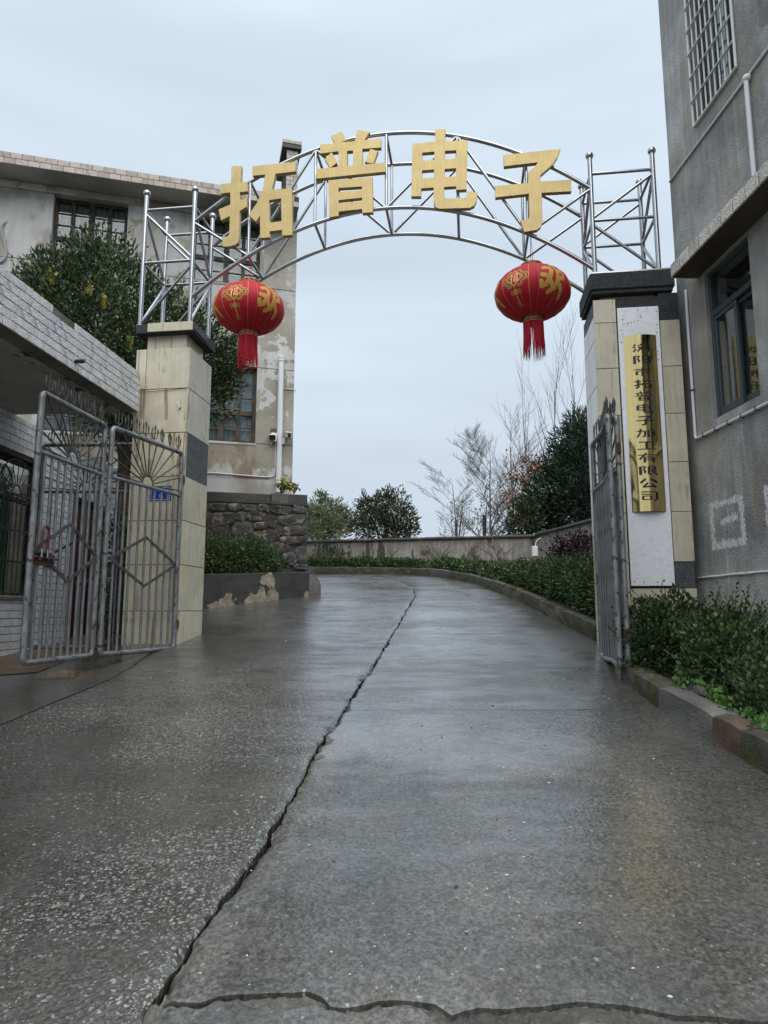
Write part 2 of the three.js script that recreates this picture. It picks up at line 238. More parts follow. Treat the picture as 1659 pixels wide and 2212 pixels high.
const mFac = std({ map: facT, bumpMap: grayB, bumpScale: 0.006, roughness: 0.9 });
const stoneT = [0, 1, 2].map((i) => tex(512, 512, (u, v) => { const a = fbm(u, v, 5, 6, 501 + i * 30), b = fbm(u, v, 20, 4, 507 + i * 30), ru = sstep(0.55, 0.7, fbm(u, v, 4, 4, 511 + i * 30)), wh = sstep(0.58, 0.68, fbm(u, v, 6, 5, 517 + i * 30)); let c = mul([[0.29, 0.28, 0.26], [0.27, 0.245, 0.22], [0.31, 0.305, 0.295]][i], 0.5 + 0.9 * a + 0.4 * (b - 0.5)); c = mix(c, [0.45, 0.29, 0.15], [0.45, 0.3, 0.1][i] * ru); return mix(c, [0.62, 0.61, 0.57], 0.55 * wh); }, [0.7, 0.7]));
const mStone = stoneT.map((t) => std({ map: t, roughness: 0.7, bumpMap: concB, bumpScale: 0.02 }));
const mMortar = std({ map: concT, color: C(0.5, 0.49, 0.46), roughness: 0.85, bumpMap: concB, bumpScale: 0.015 });
// planter wall: dark wash with pale flaked patches
const planT = canvasTex(1024, 256, (c, w, h) => {
  const im = c.createImageData(w, h); for (let j = 0; j < h; j++) for (let i = 0; i < w; i++) { const u = i / w, v = j / h, o = (j * w + i) * 4; let col = mul([0.245, 0.24, 0.225], 0.66 + 0.55 * fbm(u, v, 10, 5, 521, 4) + 0.2 * (fbm(u, v, 70, 3, 527, 4) - 0.5));
    const n = 0.10 * (fbm(u, v, 26, 5, 531, 8) - 0.5), blob = (x, y, rx, ry, p = 0) => 1 - Math.hypot((u - x + p * (v - y)) / rx, (v - y) / ry) + n * 10;
    const m = Math.max(blob(0.17, 0.92, 0.15, 0.36), blob(0.20, 0.70, 0.05, 0.25), blob(0.40, 0.78, 0.055, 0.28), blob(0.50, 0.70, 0.06, 0.36), blob(0.56, 0.20, 0.08, 0.22), blob(0.60, 0.75, 0.07, 0.30), blob(0.95, 0.75, 0.03, 0.18));
    col = mix(col, mul([0.60, 0.56, 0.48], 0.72 + 0.5 * fbm(u, v, 30, 4, 541, 10)), sstep(0.12, 0.2, m)); im.data[o] = col[0] * 255; im.data[o + 1] = col[1] * 255; im.data[o + 2] = col[2] * 255; im.data[o + 3] = 255; } c.putImageData(im, 0, 0);
});
const mPlan = std({ map: planT, roughness: 0.55, bumpMap: concB, bumpScale: 0.004 });
// metals
const galT = tex(512, 512, (u, v) => { const a = fbm(u, v, 9, 5, 601, 14), r = sstep(0.60, 0.70, fbm(u, v, 12, 5, 607, 20)); return mix(mul([0.49, 0.50, 0.505], 0.70 + 0.5 * a), [0.20, 0.165, 0.135], 0.75 * r); }, [0.3, 0.9]);
const mGal = std({ map: galT, metalness: 0.35, roughness: 0.42 });
const mIron = std({ map: galT, color: C(0.42, 0.39, 0.36), metalness: 0.3, roughness: 0.6 });
const rustT = tex(256, 256, (u, v) => mix([0.17, 0.115, 0.085], [0.36, 0.21, 0.12], fbm(u, v, 8, 5, 611)), [0.3, 0.3]);
const mRust = std({ map: rustT, roughness: 0.85 });
const mSteel = std({ color: C(0.38, 0.39, 0.40), metalness: 1, roughness: 0.2 });
const goldT = tex(512, 512, (u, v) => { const a = fbm(u, v, 200, 2, 621, 3), b = fbm(u, v, 5, 4, 627), f = fbm(u, v, 110, 2, 631, 8); return mul([0.75, 0.665, 0.455], 0.90 + 0.07 * a + 0.12 * (b - 0.5) + 0.07 * (f - 0.5)); }, [0.8, 0.8]);
const goldB = tex(512, 512, (u, v) => fbm(u, v, 220, 2, 621, 4), [0.8, 0.8], false);
const mGold = std({ map: goldT, metalness: 0.5, roughness: 0.42, bumpMap: goldB, bumpScale: 0.0012 });
const mGoldEdge = std({ color: C(0.34, 0.24, 0.075), metalness: 0.7, roughness: 0.45 });
const mPvc = std({ color: C(0.70, 0.72, 0.74), roughness: 0.4 });
const mWhiteBoard = std({ map: canvasTex(512, 2048, (c, w, h) => {
  c.fillStyle = '#e9ebee'; c.fillRect(0, 0, w, h); reseed(8);
  for (let i = 0; i < 4000; i++) { c.fillStyle = `rgba(${rnd() < 0.5 ? '190,190,188' : '222,224,228'},0.10)`; c.fillRect(rnd() * w, rnd() * h, rr(4, 60), rr(2, 26)); }
  const spot = (x, y, l) => { c.fillStyle = 'rgba(88,62,28,0.9)'; c.beginPath(); c.ellipse(x, y, rr(4, 8), rr(3, 7), 0, 0, 7); c.fill(); c.fillStyle = 'rgba(150,118,66,0.45)'; c.fillRect(x - 14, y - 2, 28, 4); c.fillRect(x - 2, y, 4, l); };
  for (const [x, y] of [[0.5, 0.012], [0.72, 0.008], [0.95, 0.02], [0.55, 0.03], [0.16, 0.03], [0.12, 0.045], [0.15, 0.062], [0.24, 0.06], [0.32, 0.058], [0.4, 0.056], [0.5, 0.052], [0.56, 0.04], [0.08, 0.085], [0.1, 0.1], [0.94, 0.07], [0.93, 0.10], [0.06, 0.13], [0.93, 0.17], [0.08, 0.985], [0.3, 0.987], [0.6, 0.986], [0.92, 0.2]]) spot(x * w, y * h, rr(8, 40));
  for (let i = 0; i < 26; i++) { c.fillStyle = 'rgba(140,132,118,0.16)'; c.fillRect(rnd() * w, rnd() * h * 0.2, rr(2, 6), rr(60, 260)); }
}), roughness: 0.38 });
mWhiteBoard.map.wrapS = mWhiteBoard.map.wrapT = THREE.ClampToEdgeWrapping;
// wood, paint, glass
const woodT = tex(512, 512, (u, v) => { const a = fbm(u, v, 40, 4, 651, 3), p = sstep(0.48, 0.56, fbm(u, v, 14, 5, 657, 6)); return mix(mul([0.33, 0.27, 0.215], 0.6 + 0.7 * a), mul([0.125, 0.20, 0.185], 0.75 + 0.5 * a), p); }, [0.8, 0.8]);
const mSash = std({ map: woodT, roughness: 0.75 });
const doorT = tex(256, 512, (u, v) => mul([0.285, 0.155, 0.105], 0.6 + 0.7 * fbm(u, v, 30, 4, 661, 3)), [0.9, 1.8]);
const mDoor = std({ map: doorT, roughness: 0.5 });
const mAlu = std({ color: C(0.055, 0.075, 0.085), roughness: 0.4, metalness: 0.2 });
const mBarWhite = std({ color: C(0.66, 0.67, 0.64), roughness: 0.45 });
const mGrille = std({ color: C(0.34, 0.35, 0.35), roughness: 0.5 });
const mGlass = phys({ color: C(0.93, 0.96, 0.95), transmission: 1, thickness: 0, roughness: 0.02, ior: 1.5 });
const mInside = std({ color: C(0.42, 0.42, 0.40), roughness: 0.9 });
const mCurtain = std({ color: C(0.14, 0.165, 0.19), roughness: 0.9 });
const mGreenCurtain = std({ color: C(0.03, 0.12, 0.07), roughness: 0.9 });
const mCamWhite = std({ color: C(0.7, 0.7, 0.68), roughness: 0.4 }), mBlack = std({ color: C(0.015, 0.015, 0.016), roughness: 0.35 });
// bark and leaves
const barkT = tex(256, 256, (u, v) => mul([0.25, 0.21, 0.165], 0.55 + 0.8 * fbm(u, v, 16, 5, 671, 5)), [0.4, 0.4]);
const mBark = std({ map: barkT, roughness: 0.95, bumpMap: barkT, bumpScale: 0.01 });
const mTwig = std({ color: C(0.085, 0.068, 0.055), roughness: 0.9 });
const leafMat = (r = 0.45, t = 0.25) => phys({ color: C(1, 1, 1), roughness: r, transmission: t, thickness: 0, ior: 1.4 });
const mLeaf = leafMat(0.52, 0.22), mLeafDull = leafMat(0.7, 0.25);
// ---------------------------------------------------------------- setting: ground, drive, kerbs
function interp(tab) { return (d) => { if (d <= tab[0][0]) return tab[0][1]; for (let i = 1; i < tab.length; i++) if (d <= tab[i][0]) { const a = tab[i - 1], b = tab[i]; return lerp(a[1], b[1], (d - a[0]) / (b[0] - a[0] || 1)); } return tab[tab.length - 1][1]; }; }
const monot = (pts) => { const t = pts.map(([x, d]) => [d, x]).sort((a, b) => a[0] - b[0]); return t.filter((p, i) => !i || p[0] - t[i - 1][0] > 0.01); };
const P8 = nat(2200, 2200, 2.0133);
const nearKerbPx = [[1659, 1671], P8(1480, 1605), P8(1190, 1430), P8(850, 1230), P8(640, 1085), P8(490, 930)];
const nearKerb = nearKerbPx.map((p) => onGround(...p));                               // from the near end to the gate
const farKerb = [[1285, 1385], [1230, 1357], [1180, 1330], [1100, 1290], [1020, 1259], [960, 1248], [900, 1241.5]].map((p) => onGround(...p));
const fk = farKerb[farKerb.length - 1]; farKerb.push([fk[0] - 1.2, fk[1] + 0.38], [fk[0] - 3.2, fk[1] + 0.62], [fk[0] - 6.5, fk[1] + 0.8]);
const XR = interp(monot([[nearKerb[0][0] + 0.05, -4], ...nearKerb, [2.40, 7.35], [2.50, 8.1], ...farKerb]));
const crackPx = [[300, 2212], [322, 2170], [350, 2125], [392, 2062], [440, 1998], [490, 1930], [545, 1858], [592, 1785], [640, 1705], [668, 1650], [720, 1567], [770, 1490], [810, 1430], [838, 1385], [868, 1335], [897, 1287], [892, 1271], [870, 1262], [835, 1252], [788, 1245]];
const crackT = monot(crackPx.map((p) => onGround(...p))); const cr0 = interp([[-4, crackT[0][1] - 0.35], ...crackT, [crackT[crackT.length - 1][0] + 2, crackT[crackT.length - 1][1] - 3]]);
const crack = (d) => cr0(d) + 0.030 * (vn(d * 3.1, 0.5, 4096, 8, 11) - 0.5) + 0.022 * (vn(d * 13, 0.5, 4096, 8, 12) - 0.5) + 0.012 * (vn(d * 40, 0.5, 4096, 8, 13) - 0.5);
const crackW = (d) => 0.003 + 0.0075 * vn(d * 6, 2.5, 4096, 8, 14) * sstep(20, 8, d) + 0.006 * sstep(0.62, 0.8, vn(d * 2, 1, 4096, 8, 15));
const acr = [...[[381, 2162], [434, 2168], [476, 2152], [555, 2146.6], [635, 2141], [683, 2144], [704, 2170], [741, 2181], [820, 2160], [930, 2163.7], [972, 2190], [994, 2190], [1010, 2177], [1112, 2180], [1187, 2177], [1262, 2164], [1359, 2172], [1466, 2193], [1659, 2209]].map((p) => onGround(...p)), [3, 2.36]].map(([x, d]) => [x, d]).sort((a, b) => a[0] - b[0]);
const across0 = interp([[-3, acr[0][1] - 0.06], ...acr]);
const across = (X) => across0(X) + 0.02 * (vn(X * 9 + 90, 0.5, 4096, 8, 21) - 0.5) + 0.014 * (vn(X * 34 + 90, 0.5, 4096, 8, 22) - 0.5);
const jointAt = (py) => { const d = onGround(830, py)[1]; return (X) => d + 0.01 * (vn(X * 4 + 70, py, 4096, 4096, 25) - 0.5) + 0.02 * X; };

const road = new THREE.Group(); road.name = 'road'; scene.add(road); tag(road, 'wet cracked concrete driveway climbing through the gate and bending left', 'driveway', null, 'structure');
const dPa = onGround(800, 1688)[1], dPb = onGround(800, 1585)[1];
function slab(side, d0, d1, g0, g1, low = 0, XL = -7.5) {
  const mat = side < 0 ? mRoadL : mRoadR; const offs = [0, 0.010, 0.026, 0.05]; const nc = 64, cols = []; for (let i = 0; i <= nc; i++) cols.push(i);
  const dm0 = typeof d0 === 'function' ? d0(0.5) : d0, dm1 = typeof d1 === 'function' ? d1(0.5) : d1;
  const a = dm0 + 4.2, b = dm1 + 4.2; let rows = Math.ceil(Math.log(b / a) * (dm1 < 9 ? 560 : 260)) + 8; const P = [], U = [], K = [], I = []; const NC = nc + offs.length;
  const dn = (f, X) => typeof f === 'function' ? f(X) : f;
  for (let r = 0; r <= rows + 2; r++) for (let c = 0; c <= NC; c++) {
    const edgeR = r === 0 || r === rows + 2, t = clamp((r - 1) / rows); let d = dm0 + 0, X = 0, drop = 0;
    for (let it = 0; it < 3; it++) {
      const e = side < 0 ? Math.min(crack(d) - crackW(d), XR(d)) : crack(d) + crackW(d), far = side < 0 ? XL : XR(d) + 0.06, k = c <= offs.length - 1 ? null : (c - offs.length + 1) / (nc + 1);
      X = k === null ? e + (side < 0 ? -1 : 1) * Math.min(offs[c], Math.abs(far - e)) : lerp(e + (side < 0 ? -0.05 : 0.05), far, k);
      if (side > 0 && far < e) X = e;
      const A = dn(d0, X) + g0, B = dn(d1, X) - dn(g1, X); d = (A + 4.2) * Math.pow((B + 4.2) / (A + 4.2), t) - 4.2;
    }
    const chip = sstep(0.60, 0.74, vn(d * 7, side + 5, 4096, 64, 34)) * sstep(9, 6, d); if (c < 4) drop = [0.014 + 0.026 * chip, 0.005 + 0.02 * chip, 0.0015 + 0.012 * chip, 0][c] * (0.5 + vn(d * 20, c, 4096, 8, 33));
    if (t === 0 && g0 > 0) drop += 0.0015; if (t === 1 && g1 > 0) drop += 0.0015;
    const y = G(X, d) - drop - low;
    P.push(X, y, -d); U.push(X, d);
    const n1 = vn(X * 0.55 + 40, d * 0.42 + 40, 900, 900, 41), n2 = vn(X * 2.2 + 40, d * 1.3 + 40, 900, 900, 42), n3 = vn(X * 7 + 90, d * 4 + 90, 900, 900, 43), n = n1 * 0.5 + n2 * 0.32 + n3 * 0.18;
    let k = 0.80 + 0.42 * (n - 0.2) + 0.10 * sstep(0.52, 0.56, n); const w = 0.05 * (n2 - 0.5);
    if (side > 0) { const e = X - crack(d), rag = vn(X * 5 + 60, d * 5 + 60, 900, 900, 44) * 0.5 + vn(X * 16 + 60, d * 16 + 60, 900, 900, 45) * 0.5; const band = sstep(0.02, 0.0, e - 0.07 - 0.16 * rag) * sstep(4.4, 4.0, d), pat = sstep(0.0, 0.12, rag - 0.42) * sstep(dPa - 0.05, dPa + 0.05, d + 0.1 * rag) * sstep(dPb + 0.5, dPb, d) * sstep(1.5, 0.9, X - 0.3 * rag); k *= 1 + 0.32 * Math.max(band, pat * 0.9); }
    if (side < 0) { const f = sstep(0.45, 0.7, vn(X * 1.1 + 20, d * 0.9 + 20, 900, 900, 47)); k *= 1 - 0.16 * f; }
    K.push(k * (1 + w), k, k * (1 - w));
  }
  const w = NC + 1; for (let r = 1; r < rows + 1; r++) for (let c = 0; c < NC; c++) { const o = r * w + c; if (side < 0) I.push(o, o + w, o + 1, o + 1, o + w, o + w + 1); else I.push(o, o + 1, o + w, o + 1, o + w + 1, o + w); }
  const skirt = (idx, flip) => { const base = P.length / 3; idx.forEach((q, k) => { const o = q * 3; for (const e of [0, 0.11]) { P.push(P[o], P[o + 1] - e, P[o + 2]); U.push(P[o], -P[o + 2] + e); K.push(0.55, 0.53, 0.5); } if (k) { const n = base + k * 2; if (flip) I.push(n - 2, n, n - 1, n - 1, n, n + 1); else I.push(n - 2, n - 1, n, n - 1, n + 1, n); } }); };
  skirt(Array.from({ length: rows + 1 }, (_, r) => (r + 1) * w), side < 0); skirt(Array.from({ length: w }, (_, c) => w + c), side > 0); skirt(Array.from({ length: w }, (_, c) => (rows + 1) * w + c), side < 0);
  const g = new THREE.BufferGeometry(); g.setAttribute('position', new THREE.Float32BufferAttribute(P, 3)); g.setAttribute('uv', new THREE.Float32BufferAttribute(U, 2)); g.setAttribute('color', new THREE.Float32BufferAttribute(K, 3)); g.setIndex(I); g.computeVertexNormals();
  const m = new THREE.Mesh(g, mat); m.name = 'slab'; m.castShadow = m.receiveShadow = true; road.add(m);
}
const jA = jointAt(1369), jL = jointAt(1288), jR1 = jointAt(1534), jR2 = jointAt(1284), jR3 = jointAt(1257);
slab(-1, -3, jA, 0, 0.002); slab(-1, jA, jL, 0.002, 0.003); slab(-1, jL, 20.6, 0.003, 0);
slab(1, -3, across, 0, (X) => 0.010 + 0.055 * sstep(0.40, 0.62, vn(X * 3.4 + 50, 1, 4096, 8, 27)), 0.012);
{ const P = [], U = [], I = []; for (let i = 0; i <= 420; i++) for (let j = 0; j <= 8; j++) { const X = lerp(crack(2.3) - 0.02, 2.2, i / 420), d = across(X) - 0.09 + 0.1 * j / 8; P.push(X, G(X, d) - 0.026 + 0.016 * vn(X * 60 + 90, d * 60, 4096, 4096, 28), -d); U.push(X, d); if (i && j) { const o = i * 9 + j; I.push(o, o - 1, o - 10, o, o - 10, o - 9); } } const g = new THREE.BufferGeometry(); g.setAttribute('position', new THREE.Float32BufferAttribute(P, 3)); g.setAttribute('uv', new THREE.Float32BufferAttribute(U, 2)); g.setIndex(I); g.computeVertexNormals(); const m = new THREE.Mesh(g, mConcDark); m.name = 'crack_rubble'; m.userData.kind = 'stuff'; m.castShadow = m.receiveShadow = true; road.add(m); } slab(1, across, jR1, 0.003, 0.0012); slab(1, jR1, jA, 0.0012, 0.002); slab(1, jA, jR2, 0.002, 0.012); slab(1, jR2, jR3, 0.006, 0.014); slab(1, jR3, farKerb[6][1] + 0.25, 0.006, 0);

{ // earth below and around everything, to the horizon
  const xs = [], ds = []; for (let x = -30; x <= 30; x += 0.5) xs.push(x); for (const k of [45, 80, 160, 400, 900]) { xs.push(k); xs.unshift(-k); }
  for (let d = -20; d <= 40; d += 0.5) ds.push(d); for (const k of [50, 80, 160, 400, 900]) ds.push(k); for (const k of [40, 100, 400, 900]) ds.unshift(-k);
  const P = [], U = [], I = []; for (const d of ds) for (const x of xs) { const y = d > 24.5 ? lerp(G(x, 24.5), 1.2, sstep(24.5, 45, d)) : G(x, Math.max(d, -3)); P.push(x, y - (d < 21.5 ? 0.10 : 0.05), -d); U.push(x, d); }
  const w = xs.length; for (let j = 0; j + 1 < ds.length; j++) for (let i = 0; i + 1 < w; i++) { const o = j * w + i; I.push(o, o + 1, o + w, o + 1, o + w + 1, o + w); }
  const g = new THREE.BufferGeometry(); g.setAttribute('position', new THREE.Float32BufferAttribute(P, 3)); g.setAttribute('uv', new THREE.Float32BufferAttribute(U, 2)); g.setIndex(I); g.computeVertexNormals();
  top('ground', g, mGround, 'bare brown earth around and under the driveway', 'ground', null, 'structure');
}
// six-sided block from four bottom and four top corners (world), uv in metres
function hexa(b, t) {
  const P = [], U = [], I = []; const q = (a, c, d, e) => { const o = P.length / 3, A = new THREE.Vector3(...a), l = A.distanceTo(new THREE.Vector3(...c)), h = A.distanceTo(new THREE.Vector3(...e)), uo = a[0] * 0.7 - a[2], vo = a[1]; P.push(...a, ...c, ...d, ...e); U.push(uo, vo, uo + l, vo, uo + l, vo + h, uo, vo + h); I.push(o, o + 1, o + 2, o, o + 2, o + 3); };
  for (let i = 0; i < 4; i++) { const j = (i + 1) % 4; q(b[i], b[j], t[j], t[i]); } q(t[0], t[1], t[2], t[3]); q(b[3], b[2], b[1], b[0]);
  const g = new THREE.BufferGeometry(); g.setAttribute('position', new THREE.Float32BufferAttribute(P, 3)); g.setAttribute('uv', new THREE.Float32BufferAttribute(U, 2)); g.setIndex(I); g.computeVertexNormals(); return g;
}
// subdivided, slightly uneven kerb block along a plan line
function kerbBlock(a, b, na, nb, width, ha, hb, inset = 0.012) {
  const n = 6, m = 4, P = [], U = [], I = [], prof = [[0, -0.08], [0, 0.5], [0, 1], [0.5, 1.02], [1, 0.98], [1, -0.1]], off = rnd() * 50;
  for (let i = 0; i <= n; i++) {
    const t = i / n, x = lerp(a[0], b[0], t), d = lerp(a[1], b[1], t), nx = lerp(na[0], nb[0], t), nd = lerp(na[1], nb[1], t), h = lerp(ha, hb, t), y0 = G(x, d);
    prof.forEach(([k, v], j) => { const e = 0.012 * (vn(i * 1.7 + off, j * 1.3, 999, 99, 3) - 0.5), c = (j === 2 || j === 4) ? -0.012 : 0, en = (i === 0 || i === n) ? inset : 0; const kk = k * width + e + (j === 2 ? 0.008 : 0); P.push(x + nx * kk, y0 + v * h + c + e - en * (v > 0.6 ? 1 : 0), -(d + nd * kk)); U.push(t * Math.hypot(b[0] - a[0], b[1] - a[1]) + off, j * 0.14); });
  }
  const w = prof.length; for (let i = 0; i < n; i++) for (let j = 0; j + 1 < w; j++) { const o = i * w + j; I.push(o, o + 1, o + w, o + 1, o + w + 1, o + w); }
  for (const r of [0, n]) { const o = r * w; if (r) I.push(o, o + 1, o + 5, o + 1, o + 4, o + 5, o + 1, o + 2, o + 4, o + 2, o + 3, o + 4); else I.push(o, o + 5, o + 1, o + 1, o + 5, o + 4, o + 1, o + 4, o + 2, o + 2, o + 4, o + 3); }
  const g = new THREE.BufferGeometry(); g.setAttribute('position', new THREE.Float32BufferAttribute(P, 3)); g.setAttribute('uv', new THREE.Float32BufferAttribute(U, 2)); g.setIndex(I); const g2 = g.toNonIndexed(); g2.computeVertexNormals(); return g2;
}
function along(pts) { const L = [0]; for (let i = 1; i < pts.length; i++) L.push(L[i - 1] + Math.hypot(pts[i][0] - pts[i - 1][0], pts[i][1] - pts[i - 1][1])); return { len: L[L.length - 1], at(s) { for (let i = 1; i < pts.length; i++) if (s <= L[i] || i === pts.length - 1) { const t = (s - L[i - 1]) / (L[i] - L[i - 1]), p = pts[i - 1], q = pts[i], l = L[i] - L[i - 1]; return { p: [lerp(p[0], q[0], t), lerp(p[1], q[1], t)], n: [(q[1] - p[1]) / l, -(q[0] - p[0]) / l] }; } } }; }
reseed(31);
{ // near planter kerb on the right, of patched stones
  const pts = [[nearKerb[0][0] + 0.02, 1.2], ...nearKerb], A = along(pts), L = A.len, k = new THREE.Group(); k.name = 'planter_kerb'; scene.add(k); tag(k, 'low mossy planter kerb of patched stones along the drive', 'kerb', null, 'structure');
  const cuts = [0, 1.1, 2.2, 3.05, 3.5, 3.86, 4.5, L - 0.45, L], mats = [mKerb, mKerb, mMoss, mKerb, mBrickRed, mKerbPale, mKerb, mMoss];
  const cut2 = cuts.map((c, i) => i < 3 ? c : lerp(2.2, L, [0, 0.2, 0.32, 0.42, 0.66, 0.84, 1][i - 2] ?? 1)); cut2[8] = L;
  for (let i = 0; i < 8; i++) { const s0 = cut2[i] + 0.004, s1 = cut2[i + 1] - 0.004; if (s1 - s0 < 0.05) continue; const a = A.at(s0), b = A.at(s1), h = (s) => lerp(0.25, 0.15, s / L) * (i === 5 ? 1.05 : 1) + (rnd() - 0.5) * 0.014; const m = new THREE.Mesh(kerbBlock(a.p, b.p, [1, 0], [1, 0], 0.2, h(s0), h(s1)), mats[i]); m.name = 'kerb_stone'; m.castShadow = m.receiveShadow = true; k.add(m); }
  // soil behind it
  const P = [], U = [], I = []; const n = 40, mm = 8; for (let i = 0; i <= n; i++) for (let j = 0; j <= mm; j++) { const s = i / n * L, a = A.at(s), x = lerp(a.p[0] + 0.16, 3.75, j / mm), d = a.p[1], y = G(a.p[0], d) + 0.08 + 0.06 * vn(x * 5 + 9, d * 5 + 9, 99, 99, 3); P.push(x, y, -d); U.push(x, d); if (i && j) { const o = i * (mm + 1) + j; I.push(o, o - mm - 1, o - 1, o - 1, o - mm - 1, o - mm - 2); } }
  for (let i = 0; i < I.length; i += 3) { const t = I[i + 1]; I[i + 1] = I[i + 2]; I[i + 2] = t; }
  const g = new THREE.BufferGeometry(); g.setAttribute('position', new THREE.Float32BufferAttribute(P, 3)); g.setAttribute('uv', new THREE.Float32BufferAttribute(U, 2)); g.setIndex(I); g.computeVertexNormals(); top('soil', g, mSoil, 'dark damp soil in the planter bed beside the grey building', 'soil', null, 'structure');
}
const farLine = along(farKerb);
{ const k = new THREE.Group(); k.name = 'drive_kerb'; scene.add(k); tag(k, 'long concrete kerb below the clipped hedge around the bend', 'kerb', null, 'structure');
  const n = Math.floor(farLine.len / 1.15); for (let i = 0; i < n; i++) { const s0 = i / n * farLine.len + 0.004, s1 = (i + 1) / n * farLine.len - 0.004, a = farLine.at(s0), b = farLine.at(s1), m = new THREE.Mesh(kerbBlock(a.p, b.p, a.n, b.n, 0.16, 0.2 + rr(-0.008, 0.008), 0.2 + rr(-0.008, 0.008)), [mKerb, mConcDark, mMoss, mKerb][(i < 5 ? i * 2 : i * 3 + 1) % 4 === 2 && i > 5 ? 0 : (i < 5 ? i * 2 : i * 3 + 1) % 4]); m.name = 'kerb_stone'; m.castShadow = m.receiveShadow = true; k.add(m); }
}
{ // soil strip behind that kerb
  const P = [], U = [], I = [], n = 60; for (let i = 0; i <= n; i++) { const a = farLine.at(i / n * farLine.len); for (const k of [0.12, 1.0, 2.6]) { const x = a.p[0] + a.n[0] * k, d = a.p[1] + a.n[1] * k; P.push(x, G(a.p[0], a.p[1]) + 0.13 + 0.05 * vn(x * 3 + 90, d * 3, 999, 999, 7), -d); U.push(x, d); } if (i) { const o = i * 3; for (const j of [0, 1]) I.push(o + j, o + j - 3, o + j + 1, o + j + 1, o + j - 3, o + j - 2); } }
  const g = new THREE.BufferGeometry(); g.setAttribute('position', new THREE.Float32BufferAttribute(P, 3)); g.setAttribute('uv', new THREE.Float32BufferAttribute(U, 2)); g.setIndex(I); g.computeVertexNormals(); top('soil', g, mSoil, 'strip of soil under the clipped hedge around the bend', 'soil', null, 'structure');
}
// ---------------------------------------------------------------- the gate: pillars, steel arch, lettering, lanterns, leaves
const rL = (ray(411, 747).r + ray(385, 1403).r) / 2, rR = (ray(1286, 648).r + ray(1311, 1420).r) / 2, DL = 8, DR = 7.4;
const LP = [rL * DL, DL], RP = [rR * DR, DR], gAng = Math.atan2(RP[1] - LP[1], RP[0] - LP[0]) * 180 / Math.PI, gf = new Frame(LP[0], LP[1], gAng), sR = Math.hypot(RP[0] - LP[0], RP[1] - LP[1]);
reseed(41);
function sideTile(g, name, mat, s, z0, z1, y0, y1, dir) { const m = part(g, name, bx(Math.abs(z1 - z0), y1 - y0, 0.014, 0.003), mat, s, (y0 + y1) / 2, (z0 + z1) / 2); m.rotation.y = dir * Math.PI / 2; return m; }
const bm = () => mBeige[Math.floor(rnd() * 3)];
{ // left pillar
  const w = 0.695, gy = 1.05, g = thing('gate_pillar', 'beige tiled gate pillar with a grey mosaic patch and a blue number plate', 'gate pillar', gf, -w / 2, gy, -w / 2, 'gate pillars');
  const Y = [750, 838, 933.4, 1028, 1123.6, 1219.5, 1320].map((p) => gf.pick(404, p)[1]); Y.push(gy);
  const topY = Y[0]; boxTo(g, 'core', mGrout, -w + 0.014, -0.014, gy, topY - 0.004, -w + 0.014, -0.014);
  for (let i = 0; i < 7; i++) {
    const y1 = Y[i] - 0.004, y0 = Y[i + 1] + 0.004;
    for (const [a, b] of [[-w, -w + 0.13], [-w + 0.137, 0]]) boxTo(g, 'tile', i === 1 || i === 2 || i === 6 ? mStain : bm(), a, b, y0, y1, -0.014, rr(0, 0.002), 0.003);
    if (i === 2) { const m = sideTile(g, 'mosaic_patch', mMosaic, -0.012, -0.02, -w, y0 - 0.02, y1 + 0.01, 1); }
    else for (const [a, b] of [[-0.018, -0.565], [-0.572, -w]]) sideTile(g, 'tile', mBeige[rnd() < 0.6 ? 3 : 2], -0.007, a, b, y0, y1, 1);
    sideTile(g, 'tile', bm(), -w + 0.007, -0.018, -w, y0, y1, -1);
    const bt = boxTo(g, 'tile', bm(), -w + 0.015, -0.015, y0, y1, -0.007, 0.007, 0.003); bt.position.z = -w + 0.007 + w / 2; bt.rotation.y = Math.PI;
  }
  const cy = gf.pick(404, 717)[1], ct = gf.pick(404, 697)[1];
  boxTo(g, 'neck', mBeige[1], -w + 0.09, -0.09, topY - 0.002, cy + 0.002, -w + 0.09, -0.09);
  boxTo(g, 'cap', mMosaicDark, -w - 0.02, 0.03, cy, ct, -w - 0.03, 0.02, 0.006);
  boxTo(g, 'cap_tile', mBeige[0], -w + 0.14, 0.028, cy + 0.012, ct + 0.004, 0.02, 0.034, 0.003);
  const cs = sideTile(g, 'cap_mosaic', mMosaic, 0.034, 0.0, -0.42, cy + 0.03, ct + 0.003, 1);
  // wire and rag caught on the tiles
  const wy = Y[1] - 0.02; part(g, 'wire', polyTube([[-w, wy + 0.01, 0.012], [-w + 0.25, wy - 0.01, 0.015], [-0.02, wy + 0.012, 0.012]].map((p) => [p[0] + w / 2, p[1] - gy, p[2] + w / 2]), 0.004, 5), mRust, -w / 2, gy, -w / 2);
  part(g, 'rag', polyTube([[0, 0.14, 0], [0.01, 0.06, 0.006], [-0.005, 0.02, 0.01], [0.02, -0.02, 0.012], [-0.01, -0.05, 0.004]], [0.004, 0.006, 0.012, 0.018, 0.004], 6), mBarWhite, -0.115, Y[1] - 0.22, 0.006);
}
const RW = 0.93; let boardRect, plaqueRect;
